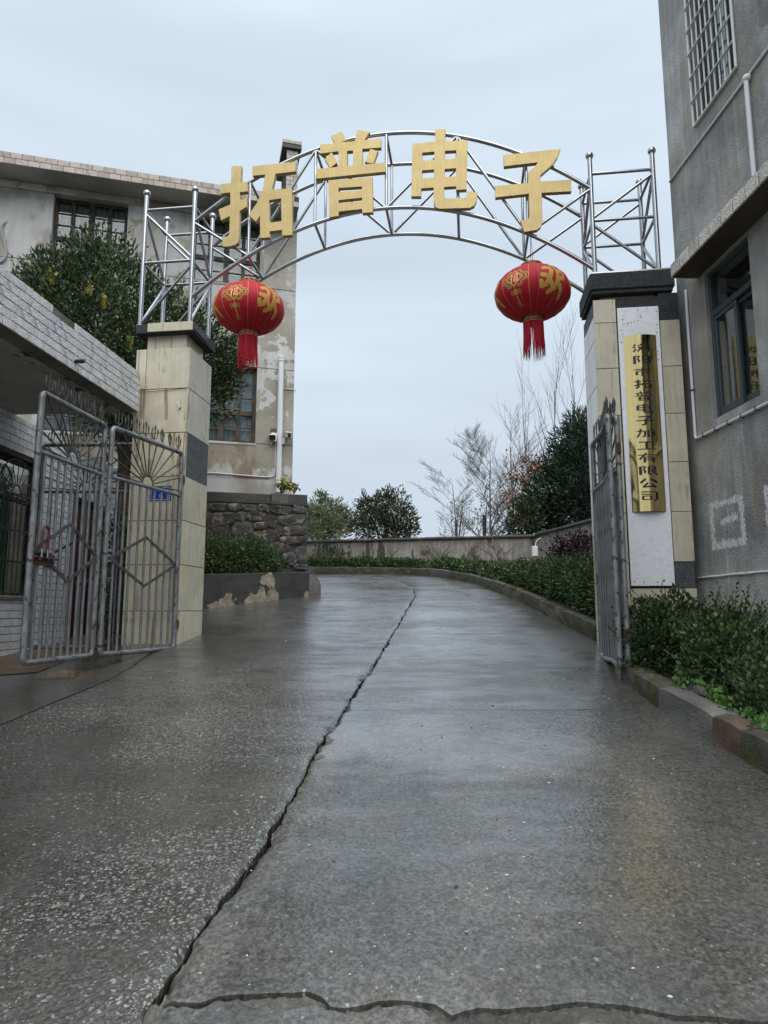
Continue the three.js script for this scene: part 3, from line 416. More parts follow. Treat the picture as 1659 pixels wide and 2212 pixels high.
{ // right pillar
  const gy = 0.92, g = thing('gate_pillar', 'beige tiled gate pillar built against the grey building and carrying the brass sign', 'gate pillar', gf, sR + RW / 2, gy, -0.35, 'gate pillars');
  const q5 = nat(2200, 1000, 1.4745), pk = (x, y, z = 0) => gf.pick(...q5(x, y), z);
  const topY = gf.pick(1286, 648)[1], bl = (pk(343, 318)[0] + pk(412, 1925)[0]) / 2, br = (pk(583, 308)[0] + pk(665, 1930)[0]) / 2, by1 = pk(343, 318)[1], by0 = (pk(412, 1925)[1] + pk(665, 1930)[1]) / 2; boardRect = [bl, br, by0, by1];
  const pt = (pk(377, 487)[1] + pk(565, 475)[1]) / 2, pb = (pk(418, 1500)[1] + pk(615, 1497)[1]) / 2; plaqueRect = [(pk(377, 487)[0] + pk(418, 1500)[0]) / 2, (pk(565, 475)[0] + pk(615, 1497)[0]) / 2, pb, pt];
  const sE = sR + RW, depth = 0.70, rc = br + 0.012;
  boxTo(g, 'core', mMosaicDark, sR + 0.014, sE - 0.002, gy, topY - 0.03, -depth + 0.014, -0.014);
  const yl = [topY, pk(280, 400)[1], pk(280, 665)[1], pk(280, 940)[1]]; const stp = yl[2] - yl[3]; while (yl[yl.length - 1] > gy + stp * 1.1) yl.push(yl[yl.length - 1] - stp); yl.push(gy);
  for (let i = 0; i + 1 < yl.length; i++) boxTo(g, 'tile', bm(), sR, bl - 0.012, yl[i + 1] + 0.003, yl[i] - 0.003, -0.014, rr(0, 0.002), 0.003);
  const yr = [380, 650, 925, 1207, 1495, 1787].map((y) => pk(670, y)[1]);
  for (let i = 0; i < 5; i++) boxTo(g, 'tile', bm(), rc, sE, yr[i + 1] + 0.003, yr[i] - 0.003, -0.014, rr(0, 0.002), 0.003);
  boxTo(g, 'mosaic_patch', mMosaicDark, rc, sE, yr[0] + 0.004, topY + 0.04, -0.2, -0.006); boxTo(g, 'mosaic_patch', mMosaic, rc, sE - 0.01, by0 - 0.02, yr[5] - 0.004, -0.014, -0.008);
  boxTo(g, 'mosaic_band', mMosaicDark, bl - 0.008, rc - 0.003, by1 + 0.012, topY + 0.005, -0.014, -0.004);
  const ym = by0 - 0.028, xm = lerp(bl, sE, 0.52); for (const [a, b] of [[bl - 0.006, xm - 0.004], [xm + 0.004, sE]]) { boxTo(g, 'tile', bm(), a, b, ym - 0.5, ym, -0.014, 0.001, 0.003); boxTo(g, 'tile', bm(), a, b, gy, ym - 0.507, -0.014, 0.001, 0.003); }
  for (let i = 0; i + 1 < yl.length; i++) { const o = 0.19, a = Math.min(yl[i] - o, topY), b = Math.max(yl[i + 1] - o, gy); if (i === 0) { sideTile(g, 'mosaic_patch', mMosaic, sR + 0.012, -0.018, -depth, yl[0] - o + 0.004, topY - 0.01, -1); } if (a - b > 0.05) for (const [p, q] of [[-0.018, -0.40], [-0.407, -depth]]) sideTile(g, 'tile', mBeige[rnd() < 0.7 ? 3 : 0], sR + 0.007, p, q, b + 0.003, a - 0.003, -1); }
  const cb = gf.pick(1286, 628)[1], ct = gf.pick(1281, 594)[1];
  boxTo(g, 'neck', mBeige[1], sR + 0.1, sR + 0.70, topY - 0.035, cb + 0.004, -depth + 0.1, -0.09);
  boxTo(g, 'cap', mMosaicDark, sR - 0.03, sR + 0.90, cb, ct, -depth - 0.03, 0.03, 0.008);
  boxTo(g, 'cap_ledge', mMosaicDark, sR - 0.015, sR + 0.88, cb - 0.05, cb + 0.001, -depth, 0.012, 0.008);
}
{ // white backing board and brass plaque
  const [a, b, y0, y1] = boardRect; const geo = bx(b - a, y1 - y0, 0.018, 0.003, 0, 0); { const p = geo.attributes.position, u = geo.attributes.uv; for (let i = 0; i < p.count; i++) u.setXY(i, clamp(p.getX(i) / (b - a) + 0.5), clamp(p.getY(i) / (y1 - y0) + 0.5)); }
  const g = thing('backing_board', 'tall white backing board with rust spots fixed on the beige pillar', 'sign board', gf, (a + b) / 2, y0, 0.011); part(g, 'panel', geo, mWhiteBoard, (a + b) / 2, (y0 + y1) / 2, 0.011);
  const jy = gf.pick(...nat(2200, 1000, 1.4745)(375, 786))[1]; boxTo(g, 'seam_strip', mPvc, a, b, jy - 0.003, jy + 0.003, 0.0195, 0.0215);
  const [c, d, z0, z1] = plaqueRect, w = d - c, h = z1 - z0, bulge = 0.045;
  const CH = {
    liu: [[1, 1.5, 2.2, 2.3, 1.2], [0.6, 4, 2, 4.6, 1.2], [0.8, 9, 2.3, 6.3, 1.2], [3, 2.5, 6.8, 2.5, 0.6], [4.5, 0.8, 5.2, 2, 1], [5.9, 3, 3, 9, 1.2], [3.5, 4, 6.6, 8.8, 1.4], [7.6, 2, 7.6, 7, 1.1], [9.2, 0.8, 9.2, 9.2, 1.7]],
    fu: [[1.2, 0.8, 1.2, 9.4, 2], [1.2, 1.2, 3.8, 1.2, 0.7], [3.8, 1.2, 2.6, 4.2, 1.1], [2.6, 4.2, 4, 6.4, 1.2], [4, 6.4, 2.8, 7.4, 1]],
    yang: [[5.7, 1.2, 5.7, 9, 1.9], [9, 1.2, 9, 9, 1.9], [5, 1.2, 9.3, 1.2, 0.7], [5.5, 5, 9, 5, 0.7], [5.5, 8.6, 9, 8.6, 0.7]],
    shi: [[5, 0.3, 5.4, 1.6, 1.6], [0.6, 2.6, 9.6, 2.6, 0.7], [2, 4.4, 2, 8.4, 1.9], [2, 4.4, 8.2, 4.4, 0.6], [8, 4.4, 8, 8, 1.9], [5, 2.6, 5, 9.8, 1.9]],
    tuo: [[0.5, 2.5, 4, 2.5, 0.7], [2.4, 0.5, 2.4, 8.8, 1.9], [2.4, 8.8, 1, 9.2, 1], [0.5, 6.6, 4.2, 5, 1], [4.4, 1.6, 9.8, 1.6, 0.7], [6.6, 1.6, 4.2, 6.6, 1.3], [5.9, 5, 5.9, 9.4, 1.6], [9, 5, 9, 9.4, 1.6], [5.9, 5, 9, 5, 0.7], [5.9, 8.8, 9, 8.8, 0.7]],
    pu: [[3, 0.3, 3.8, 1.6, 1.2], [7, 0.3, 6.2, 1.6, 1.2], [0.8, 2, 9.4, 2, 0.6], [3.9, 2, 3.9, 4.4, 1.2], [6.1, 2, 6.1, 4.4, 1.2], [1.6, 2.7, 2.4, 4, 1.1], [8.6, 2.7, 7.8, 4, 1.1], [0.4, 4.7, 9.8, 4.7, 0.6], [2.8, 5.8, 2.8, 9.8, 1.8], [7.4, 5.8, 7.4, 9.8, 1.8], [2.8, 5.9, 7.4, 5.9, 0.6], [2.8, 7.6, 7.4, 7.6, 0.6], [2.8, 9.4, 7.4, 9.4, 0.6]],
    dian: [[1.5, 2, 1.5, 7.2, 1.8], [8, 2, 8, 7.2, 1.8], [1.5, 2, 8, 2, 0.6], [1.5, 4.4, 8, 4.4, 0.6], [1.5, 6.8, 8, 6.8, 0.6], [4.8, 0.3, 4.8, 9, 1.9], [4.8, 9.2, 9.4, 9.2, 1], [9.4, 9.2, 9.6, 7.6, 0.9]],
    zi: [[1.6, 1, 8.4, 1, 0.8], [8.4, 1, 5.4, 3.4, 1], [5.2, 3.4, 5.2, 9, 2], [5.2, 9, 3.2, 9.4, 1], [0.4, 4.8, 9.8, 4.8, 0.7]],
    jia: [[0.4, 3, 4.6, 3, 0.7], [2.4, 0.6, 2, 5, 1.5], [2, 5, 0.4, 9.4, 1.2], [4.6, 3, 4.4, 8.6, 1.5], [4.4, 8.6, 3.2, 9, 0.8], [6.3, 2.4, 6.3, 9.2, 1.6], [9.2, 2.4, 9.2, 9.2, 1.6], [6.3, 2.6, 9.2, 2.6, 0.6], [6.3, 8.4, 9.2, 8.4, 0.6]],
    gong: [[1, 1.6, 9.2, 1.6, 0.7], [5, 1.6, 5, 8.8, 2], [0.3, 8.8, 9.8, 8.8, 0.7]],
    you: [[0.4, 2, 9.6, 2, 0.6], [4.6, 0.2, 1, 6.4, 1.3], [3.6, 4, 3.6, 9.8, 1.7], [8.2, 4, 8.2, 9.4, 1.9], [3.6, 4, 8.2, 4, 0.6], [3.6, 5.7, 8.2, 5.7, 0.5], [3.6, 7.3, 8.2, 7.3, 0.5]],
    xian: [[5.4, 1, 5.4, 9, 1.6], [5.4, 1, 8.8, 1, 0.6], [8.8, 1, 8.8, 4.6, 1.5], [5.4, 2.9, 8.8, 2.9, 0.5], [5.4, 4.8, 8.8, 4.8, 0.5], [5.4, 9, 7, 8, 0.9], [6.8, 5, 9.8, 9.4, 1.3], [9.4, 5.6, 7.6, 7, 0.9]],
    gongs: [[3.6, 0.8, 0.8, 4.6, 1.4], [6, 0.8, 9.6, 4.4, 1.5], [4.8, 4.6, 2, 8.8, 1.2], [2, 8.8, 8, 8.2, 1], [6.6, 6, 8.8, 9.4, 1.4]],
    si: [[1, 1, 9, 1, 0.7], [9, 1, 9, 8.8, 1.9], [9, 8.8, 7.2, 9.4, 1], [1, 3.4, 6.6, 3.4, 0.7], [1.8, 5.2, 1.8, 9, 1.6], [5.8, 5.2, 5.8, 9, 1.6], [1.8, 5.2, 5.8, 5.2, 0.6], [1.8, 8.6, 5.8, 8.6, 0.6]],
  };
  const text = [['liu'], ['fu', 'yang'], ['shi'], ['tuo'], ['pu'], ['dian'], ['zi'], ['jia'], ['gong'], ['you'], ['fu', 'xian'], ['gongs'], ['si']];
  const PW = 400, PH = 2048, letters = (ctx) => text.forEach((l, i) => { for (const k of l) strokes(ctx, CH[k], PW * 0.215, PH * (0.050 + i * 0.0699), PW * 0.575, PH * 0.0545); });
  const col = canvasTex(PW, PH, (ctx, ww, hh) => { ctx.fillStyle = '#ead193'; ctx.fillRect(0, 0, ww, hh); reseed(3); for (let i = 0; i < 60; i++) { ctx.fillStyle = `rgba(150,110,40,${rr(0.03, 0.12)})`; ctx.fillRect(rnd() * ww, 0, rr(2, 10), hh); } ctx.strokeStyle = '#0b0d10'; letters(ctx); });
  const met = canvasTex(PW, PH, (ctx, ww, hh) => { ctx.fillStyle = 'rgb(0,26,255)'; ctx.fillRect(0, 0, ww, hh); ctx.strokeStyle = 'rgb(0,120,0)'; letters(ctx); }, false);
  for (const t of [col, met]) t.wrapS = t.wrapT = THREE.ClampToEdgeWrapping;
  const mBrass = std({ map: col, metalness: 1, metalnessMap: met, roughness: 1, roughnessMap: met });
  const P = [], U = [], I = [], n = 24; for (let i = 0; i <= n; i++) { const t = i / n, x = (t - 0.5) * w, z = bulge * (1 - Math.pow(2 * t - 1, 2)); for (const k of [0, 1]) { P.push(x, (k - 0.5) * h, z); U.push(t, k); } if (i) { const o = i * 2; I.push(o - 2, o, o - 1, o - 1, o, o + 1); } }
  const g2 = new THREE.BufferGeometry(); g2.setAttribute('position', new THREE.Float32BufferAttribute(P, 3)); g2.setAttribute('uv', new THREE.Float32BufferAttribute(U, 2)); g2.setIndex(I); g2.computeVertexNormals();
  const pg = thing('brass_plaque', 'tall curved polished brass name plaque with black vertical writing', 'sign', gf, (c + d) / 2, z0, 0.024); part(pg, 'face', g2, mBrass, (c + d) / 2, (z0 + z1) / 2, 0.026);
  const sh = new THREE.Shape(); sh.moveTo(-w / 2, 0); for (let i = 0; i <= n; i++) { const t = i / n; sh.lineTo((t - 0.5) * w, bulge * (1 - Math.pow(2 * t - 1, 2)) - 0.002); } for (const y of [z0, z1 - 0.012]) { const e = new THREE.ExtrudeGeometry(sh, { depth: 0.012, bevelEnabled: false }); e.rotateX(-Math.PI / 2); e.scale(1, 1, -1); e.index ? 0 : 0; const m = part(pg, 'end_cap', e, mGoldEdge, (c + d) / 2, y, 0.0255); }
}
// stainless steel truss
const zF = -0.045, zB = -0.645, LT = 5.06, q3 = nat(700, 450, 1.659), q4 = nat(1600, 450, 1.508), q1 = nat(0, 500, 1.659);
{
  const base = gf.pick(404, 697)[1] + 0.002, baseR = gf.pick(1281, 594)[1] + 0.002;
  const g = thing('arch_truss', 'polished stainless steel tube arch spanning the two gate pillars', 'arch', gf, sR / 2, base, -0.35);
  const R = 0.0245, r = 0.0185;
  const up = [[420.4, 480], q3(480, 437), q3(690, 310), q3(895, 243), q3(1360, 140), q3(1659, 132), q4(300, 125), q4(700, 222), [1283, 416]].map((p) => gf.pick(...p, zF)), lo = [[417, 642], q3(470, 900), q3(740, 770), q3(905, 715), q3(1370, 630), q3(1659, 620), q4(310, 577), q4(740, 705), [1292.5, 588.8]].map((p) => gf.pick(...p, zF));
  const fit = (pts) => { // parabola through the traced chord
    let S = [0, 0, 0, 0, 0], T = [0, 0, 0]; for (const [x, y] of pts) { let q = 1; for (let i = 0; i < 5; i++) { S[i] += q; if (i < 3) T[i] += q * y; q *= x; } }
    const m = new THREE.Matrix3().set(S[0], S[1], S[2], S[1], S[2], S[3], S[2], S[3], S[4]).invert(), v = new THREE.Vector3(T[0], T[1], T[2]).applyMatrix3(m); return (x) => v.x + v.y * x + v.z * x * x; };
  const fu = fit(up), fl = fit(lo), sl = -0.045, sr = sR + 0.045, o = ORG.get(g), loc = (p) => [p[0] - o[0], p[1] - o[1], p[2] - o[2]];
  for (const z of [zF, zB]) for (const f of [fu, fl]) { const pts = []; for (let i = 0; i <= 48; i++) { const s = lerp(sl, sr, i / 48); pts.push(loc([s, f(s), z])); } part(g, 'chord', polyTube(pts, R, 12), mSteel, ...o); }
  const vs = [540, 681, 834.4, 989, 1138].map((x) => gf.pick(x, 420, zF)[0]);
  for (const z of [zF, zB]) {
    for (const s of vs) bar(g, 'upright', [s, fl(s), z], [s, fu(s), z], r, mSteel);
    const D = [[sl, fu(sl)], [vs[0], fl(vs[0])], [vs[1], fu(vs[1])], [vs[2], fl(vs[2])], [vs[3], fu(vs[3])], [vs[4], fl(vs[4])], [sr, fu(sr)]];
    for (let i = 0; i < 6; i++) bar(g, 'diagonal', [...D[i], z], [...D[i + 1], z], r, mSteel);
  }
  for (const s of vs) for (const f of [fu, fl]) bar(g, 'tie', [s, f(s), zF], [s, f(s), zB], r, mSteel);
  const RP_ = 0.0285, tr = (yt, yb, y0, ss, mirror) => {          // a four-post tower on each pillar
    for (const s of ss) for (const z of [zF, zB]) { bar(g, 'post', [s, y0, z], [s, yt + 0.2, z], RP_, mSteel); const b = part(g, 'ball_finial', US, mSteel, s, yt + 0.235, z); b.scale.setScalar(0.047); const f = part(g, 'flange', UC, mSteel, s, y0 + 0.006, z); f.scale.set(0.05, 0.012, 0.05); }
    const [a, b] = ss, A = mirror ? b : a, B = mirror ? a : b;
    for (const z of [zF, zB]) { for (const y of [yt, yb]) bar(g, 'rail', [a, y, z], [b, y, z], r, mSteel); bar(g, 'diagonal', [A, yt - 0.05, z], [B, yb + 0.03, z], r, mSteel); bar(g, 'diagonal', [A, y0 + 0.03, z], [B, yb - 0.05, z], r, mSteel); }
    for (const s of ss) { for (const y of [yt, yb]) bar(g, 'rail', [s, y, zF], [s, y, zB], r, mSteel); bar(g, 'diagonal', [s, yt - 0.04, zF], [s, yb + 0.04, zB], r, mSteel); bar(g, 'diagonal', [s, yb - 0.04, zB], [s, y0 + 0.03, zF], r, mSteel); }
  };
  tr(gf.pick(...q1(960, 545), zF)[1], gf.pick(...q1(945, 890), zF)[1], base, [gf.pick(308, 600, zF)[0], sl], false);
  tr(gf.pick(...q4(1135, 352), zF)[1], gf.pick(...q4(1150, 630), zF)[1], baseR, [sr, gf.pick(1417, 480, zF)[0]], true);
  const edge = part(g, 'gutter_strip', bx(0.9, 0.02, 0.05, 0.002), mSteel, sR + 0.44, baseR + 0.012, 0.0);
}
// gilt characters
{
  const A = nat(850, 480, 2.37), B = nat(1600, 480, 2.37);
  const defs = [
    ['gold brushed metal character with a hooked upright, nearest the gatehouse', A, [
      [[[147, 412], [237, 410], [230, 562], [293, 560], [296, 645], [222, 655], [225, 728], [290, 705], [285, 790], [220, 830], [215, 1085], [205, 1125], [170, 1150], [120, 1160], [65, 1163], [57, 1072], [105, 1070], [125, 1050], [130, 875], [48, 918], [25, 815], [135, 770], [135, 655], [42, 668], [46, 578], [140, 570]]],
      [[[342, 412], [742, 370], [742, 460], [556, 482], [522, 632], [705, 618], [712, 1052], [620, 1060], [615, 1005], [498, 1020], [502, 1075], [414, 1082], [410, 875], [375, 928], [303, 870], [380, 760], [435, 640], [460, 490], [342, 500]], [[497, 728], [608, 712], [612, 925], [500, 940]]]]],
    ['gold brushed metal character with a slatted square below two wide bars', A, [
      [[[973, 210], [1108, 195], [1075, 130], [1172, 85], [1218, 172], [1165, 188], [1293, 180], [1322, 72], [1435, 92], [1385, 168], [1540, 155], [1540, 237], [1366, 250], [1368, 398], [1580, 378], [1582, 462], [935, 528], [935, 440], [1147, 418], [1145, 272], [973, 293]], [[1225, 270], [1280, 265], [1282, 405], [1226, 410]]],
      [[[1050, 550], [1458, 512], [1465, 840], [1368, 848], [1365, 810], [1145, 835], [1145, 875], [1058, 888]], [[1143, 615], [1362, 600], [1362, 635], [1143, 655]], [[1145, 728], [1364, 705], [1364, 738], [1145, 758]]],
      [[[1015, 345], [1080, 276], [1128, 378], [1066, 424]]], [[[1440, 249], [1512, 268], [1468, 384], [1390, 370]]]]],
    ['gold brushed metal character like a barred box with a curled foot, highest on the arch', B, [
      [[[58, 203], [268, 182], [270, 68], [366, 65], [360, 180], [570, 170], [560, 628], [465, 632], [465, 598], [352, 605], [352, 690], [362, 712], [385, 716], [530, 712], [560, 700], [575, 640], [665, 660], [652, 740], [630, 780], [590, 800], [310, 808], [275, 795], [255, 745], [255, 610], [138, 618], [135, 692], [46, 692]], [[148, 285], [262, 275], [262, 352], [147, 362]], [[360, 268], [467, 262], [465, 340], [358, 347]], [[146, 450], [258, 442], [256, 518], [144, 526]], [[357, 438], [464, 430], [462, 505], [356, 512]]]]],
    ['gold brushed metal character with one long crossbar and a hooked stem, nearest the grey building', B, [
      [[[908, 307], [1438, 250], [1410, 325], [1360, 400], [1250, 495], [1252, 555], [1538, 538], [1540, 645], [1262, 660], [1270, 930], [1255, 975], [1220, 1005], [1100, 1025], [1068, 915], [1110, 912], [1140, 905], [1150, 880], [1145, 668], [832, 702], [830, 598], [1138, 568], [1140, 465], [1195, 425], [1228, 375], [912, 412]]]]],
  ];
  for (const [label, cv, shapes] of defs) {
    const z = 0.045, P = shapes.map((rings) => rings.map((ring) => ring.map((p) => gf.pick(...cv(...p), z).slice(0, 2)))); let s0 = 0, n = 0, y0 = 1e9; for (const sh of P) for (const p of sh[0]) { s0 += p[0]; n++; y0 = Math.min(y0, p[1]); } s0 /= n;
    const g = thing('gold_character', label, 'sign letter', gf, s0, y0, -0.018, 'gilt characters on the arch');
    P.forEach((rings, i) => { const vec = (r) => r.map((p) => new THREE.Vector2(p[0] - s0, p[1] - y0)), sh = new THREE.Shape(vec(rings[0])); for (const h of rings.slice(1)) sh.holes.push(new THREE.Path(vec(h)));
      const e = new THREE.ExtrudeGeometry(sh, { depth: 0.058 - (i > 1 ? 0.004 : 0), bevelEnabled: true, bevelSize: 0.0015, bevelThickness: 0.0015, bevelSegments: 1 }); part(g, 'stroke_group', e, mGold, s0, y0, -0.0165); });
  }
}
// red lanterns
{
  const FU = [[1.8, 0.4, 2.4, 1.6, 1], [0.4, 2.6, 3.6, 2.6, 0.7], [3.6, 2.6, 0.6, 6, 0.9], [2, 4.6, 2, 9.8, 1.1], [4.6, 1, 9.6, 1, 0.8], [5.2, 2.4, 9, 2.4, 0.6], [5.2, 2.4, 5.2, 4.6, 0.8], [9, 2.4, 9, 4.6, 0.8], [5.2, 4.6, 9, 4.6, 0.6], [4.9, 6, 4.9, 9.6, 0.9], [9.2, 6, 9.2, 9.6, 0.9], [4.9, 6, 9.2, 6, 0.7], [4.9, 7.8, 9.2, 7.8, 0.6], [7, 6, 7, 9.6, 0.7], [4.9, 9.4, 9.2, 9.4, 0.7]];
  const bodyT = canvasTex(2048, 1024, (c, w, h) => {
    c.fillStyle = '#ad031f'; c.fillRect(0, 0, w, h); reseed(4); for (let i = 0; i < 9000; i++) { c.fillStyle = rnd() < 0.5 ? 'rgba(150,0,20,0.10)' : 'rgba(215,12,38,0.08)'; c.fillRect(rnd() * w, rnd() * h, rr(2, 14), rr(2, 5)); }
    c.strokeStyle = '#c9913c'; for (let i = 0; i < 24; i++) { c.lineWidth = i % 3 ? 2.2 : 5; c.beginPath(); c.moveTo((i + 0.5) / 24 * w, 0); c.lineTo((i + 0.5) / 24 * w, h); c.stroke(); }
    const gold = '#bd9044', dk = '#6d0a12', pale = '#d3a25a';
    for (let q = 0; q < 3; q++) {
      c.save(); c.translate((q * 2 + 0.5) / 6 * w, h * 0.46); c.scale(0.80, 1.32);                      // knot motif with the blessing character
      c.fillStyle = '#ad031f'; c.fillRect(-72, -20, 144, 180);
      const loop = (x, y, rx, ry, a) => { c.save(); c.translate(x, y); c.rotate(a); for (const [k, col] of [[1, pale], [0.86, dk], [0.66, gold], [0.36, dk]]) { c.fillStyle = col; c.beginPath(); c.ellipse(0, 0, rx * k, ry * k, 0, 0, 7); c.fill(); } c.restore(); };
      loop(-108, 0, 58, 52, 0); loop(108, 0, 58, 52, 0); loop(-58, -66, 38, 34, 0); loop(58, -66, 38, 34, 0); loop(-58, 66, 40, 40, 0); loop(58, 66, 40, 40, 0);
      c.save(); c.rotate(Math.PI / 4); c.fillStyle = dk; c.fillRect(-86, -86, 172, 172); c.fillStyle = gold; c.fillRect(-80, -80, 160, 160); c.strokeStyle = '#a8741f'; c.lineWidth = 4; for (let i = -3; i <= 3; i++) { c.beginPath(); c.moveTo(i * 24, -80); c.lineTo(i * 24, 80); c.moveTo(-80, i * 24); c.lineTo(80, i * 24); c.stroke(); } c.restore();
      c.fillStyle = '#ad031f'; c.beginPath(); c.moveTo(0, -78); c.lineTo(78, 0); c.lineTo(0, 78); c.lineTo(-78, 0); c.fill(); c.strokeStyle = '#f0d08a'; strokes(c, FU, -50, -52, 100, 104);
      c.fillStyle = gold; c.beginPath(); c.moveTo(0, 118); c.lineTo(38, 160); c.lineTo(0, 202); c.lineTo(-38, 160); c.fill(); loop(-46, 160, 20, 24, 0); loop(46, 160, 20, 24, 0); c.fillStyle = gold; c.fillRect(-12, 200, 24, 46);
      c.strokeStyle = gold; c.lineWidth = 4; for (let i = -4; i <= 4; i++) { c.beginPath(); c.moveTo(i * 2.6, 246); c.quadraticCurveTo(i * 5, 280, i * 8 - 6, 318); c.stroke(); }
      c.restore();
      c.save(); c.translate((q * 2 + 1.5) / 6 * w, h * 0.49); c.scale(0.48, 0.84);                     // brush written character
      const S = q % 2 ? [[[-150, -170], [-70, -150], [-90, -60], [-150, 60]], [[-150, 60], [-40, 40], [40, 20]], [[20, -190], [40, -60], [20, 120], [-90, 220]], [[40, 0], [130, 150], [170, 260]], [[90, -140], [150, -80], [90, -10]], [[-120, 150], [-60, 210]]] : [[[-170, -170], [-60, -195], [-20, -150], [-60, 0], [-140, 150], [-215, 175], [-230, 95]], [[-205, -20], [-100, 0], [-20, 150]], [[20, -290], [75, -270], [105, -120], [80, 60], [30, 190], [-80, 260]], [[165, -165], [245, -120], [225, -20], [130, 0]], [[90, 60], [195, 190], [225, 310]]];
      for (const [col, lw] of [[dk, 98], [gold, 84]]) { c.strokeStyle = col; c.lineWidth = lw; c.lineCap = 'round'; c.lineJoin = 'round'; for (const l of S) { c.beginPath(); c.moveTo(...l[0]); for (const p of l.slice(1)) c.lineTo(...p); c.stroke(); } }
      c.globalCompositeOperation = 'source-atop'; c.lineCap = 'butt'; c.restore();
    }
  });
  bodyT.wrapS = THREE.RepeatWrapping;
  const mBody = phys({ map: bodyT, roughness: 0.72, sheen: 0.3, sheenColor: C(0.5, 0.05, 0.06), sheenRoughness: 0.5 });
  const colT = canvasTex(512, 64, (c, w, h) => { c.fillStyle = '#5d0d12'; c.fillRect(0, 0, w, h); c.strokeStyle = '#b98743'; c.lineWidth = 4; for (let i = 0; i < 12; i++) { const x = (i + 0.5) / 12 * w; for (const k of [20, 11]) { c.beginPath(); c.moveTo(x, 32 - k); c.lineTo(x + k, 32); c.lineTo(x, 32 + k); c.lineTo(x - k, 32); c.closePath(); c.stroke(); } } c.fillStyle = '#c0924c'; c.fillRect(0, 0, w, 6); c.fillRect(0, h - 6, w, 6); });
  const mCol = std({ map: colT, roughness: 0.6 }), mTas = std({ color: C(0.42, 0.006, 0.022), roughness: 0.8 }), mStr = std({ color: C(0.35, 0.02, 0.03), roughness: 0.9 });
  function lantern(px, py, wpx, turn, label, hangS, hangY) {
    const c = gf.pick(px, py, zF), R = wpx / 2 / FPX * (c[2] / ray(px, py).fw), k = 0.70, g = thing('lantern', label, 'lantern', gf, c[0], c[1] - R * k * 0.95, zF, 'red festival lanterns');
    const n = 96, m = 40, P = [], U = [], I = [], la = 73 * Math.PI / 180; for (let j = 0; j <= m; j++) for (let i = 0; i <= n; i++) { const t = lerp(-la, la, j / m), f = i / n * Math.PI * 2, rib = 1 - 0.018 * Math.abs(Math.sin(f * 12)) * 0.9, q = R * Math.cos(t) * rib; P.push(Math.sin(f) * q, Math.sin(t) * R * k, Math.cos(f) * q); U.push(i / n + turn, j / m); if (i && j) { const o = j * (n + 1) + i; I.push(o, o - 1, o - n - 2, o, o - n - 2, o - n - 1); } }
    const b = new THREE.BufferGeometry(); b.setAttribute('position', new THREE.Float32BufferAttribute(P, 3)); b.setAttribute('uv', new THREE.Float32BufferAttribute(U, 2)); b.setIndex(I); b.computeVertexNormals(); part(g, 'body', b, mBody, c[0], c[1], zF);
    const rc = R * 0.285, hc = 0.075; const ty = c[1] + R * k * Math.sin(la), by = c[1] - R * k * Math.sin(la);
    const cg = new THREE.CylinderGeometry(rc, rc * 1.04, hc, 40, 1, true), cg2 = new THREE.CylinderGeometry(rc * 0.92, rc * 0.92, hc, 40, 1, true); part(g, 'top_collar', cg, mCol, c[0], ty + hc / 2 - 0.012, zF); const bc = part(g, 'bottom_collar', cg2, mCol, c[0], by - hc / 2 + 0.006, zF); const d = part(g, 'cover', new THREE.CircleGeometry(rc, 40).rotateX(-Math.PI / 2), mCol, c[0], ty + hc - 0.016, zF); const d2 = part(g, 'base_disc', new THREE.CircleGeometry(rc * 0.92, 40).rotateX(Math.PI / 2), mCol, c[0], by - hc + 0.012, zF);
    const ts = [], L = R * 0.96; for (let i = 0; i < 190; i++) { const f = rnd() * Math.PI * 2, q = rc * rr(0.84, 0.91), l = L * (rnd() < 0.3 ? rr(0.55, 0.85) : rr(0.85, 1.05)), x = Math.sin(f) * q, z = Math.cos(f) * q, y0 = by - hc + 0.02, e = rr(-0.012, 0.012), e2 = rr(-0.01, 0.014); ts.push(polyTube([[x, 0, z], [x + e * 0.4, -l * 0.5, z + e2 * 0.4], [x + e + x * 0.06, -l, z + e2 + z * 0.06]], [0.0036, 0.0032, 0.0014], 4)); }
    const tm = part(g, 'tassel', mergeGeometries(ts), mTas, c[0], by - hc + 0.02, zF); tm.userData.kind = 'stuff';
    bar(g, 'string', [c[0] - 0.004, ty + hc - 0.02, zF], [c[0] - 0.004, hangY, zF], 0.0035, mStr); bar(g, 'string', [c[0] + 0.02, ty + hc - 0.02, zF], [c[0] + 0.006, hangY, zF], 0.003, mStr);
  }
  const h1 = gf.pick(539, 545, zF)[1], h2 = gf.pick(1147, 504, zF)[1];
  lantern(538, 668, 153, 1 / 12 + 6 / 360, 'round red lantern with gold knot print facing the road, beside the gatehouse pillar', 0, h1);
  lantern(1150, 635, 163, 1 / 12 + 33 / 360, 'round red lantern with a large gold brush character, hung near the brass plaque pillar', 0, h2);
}
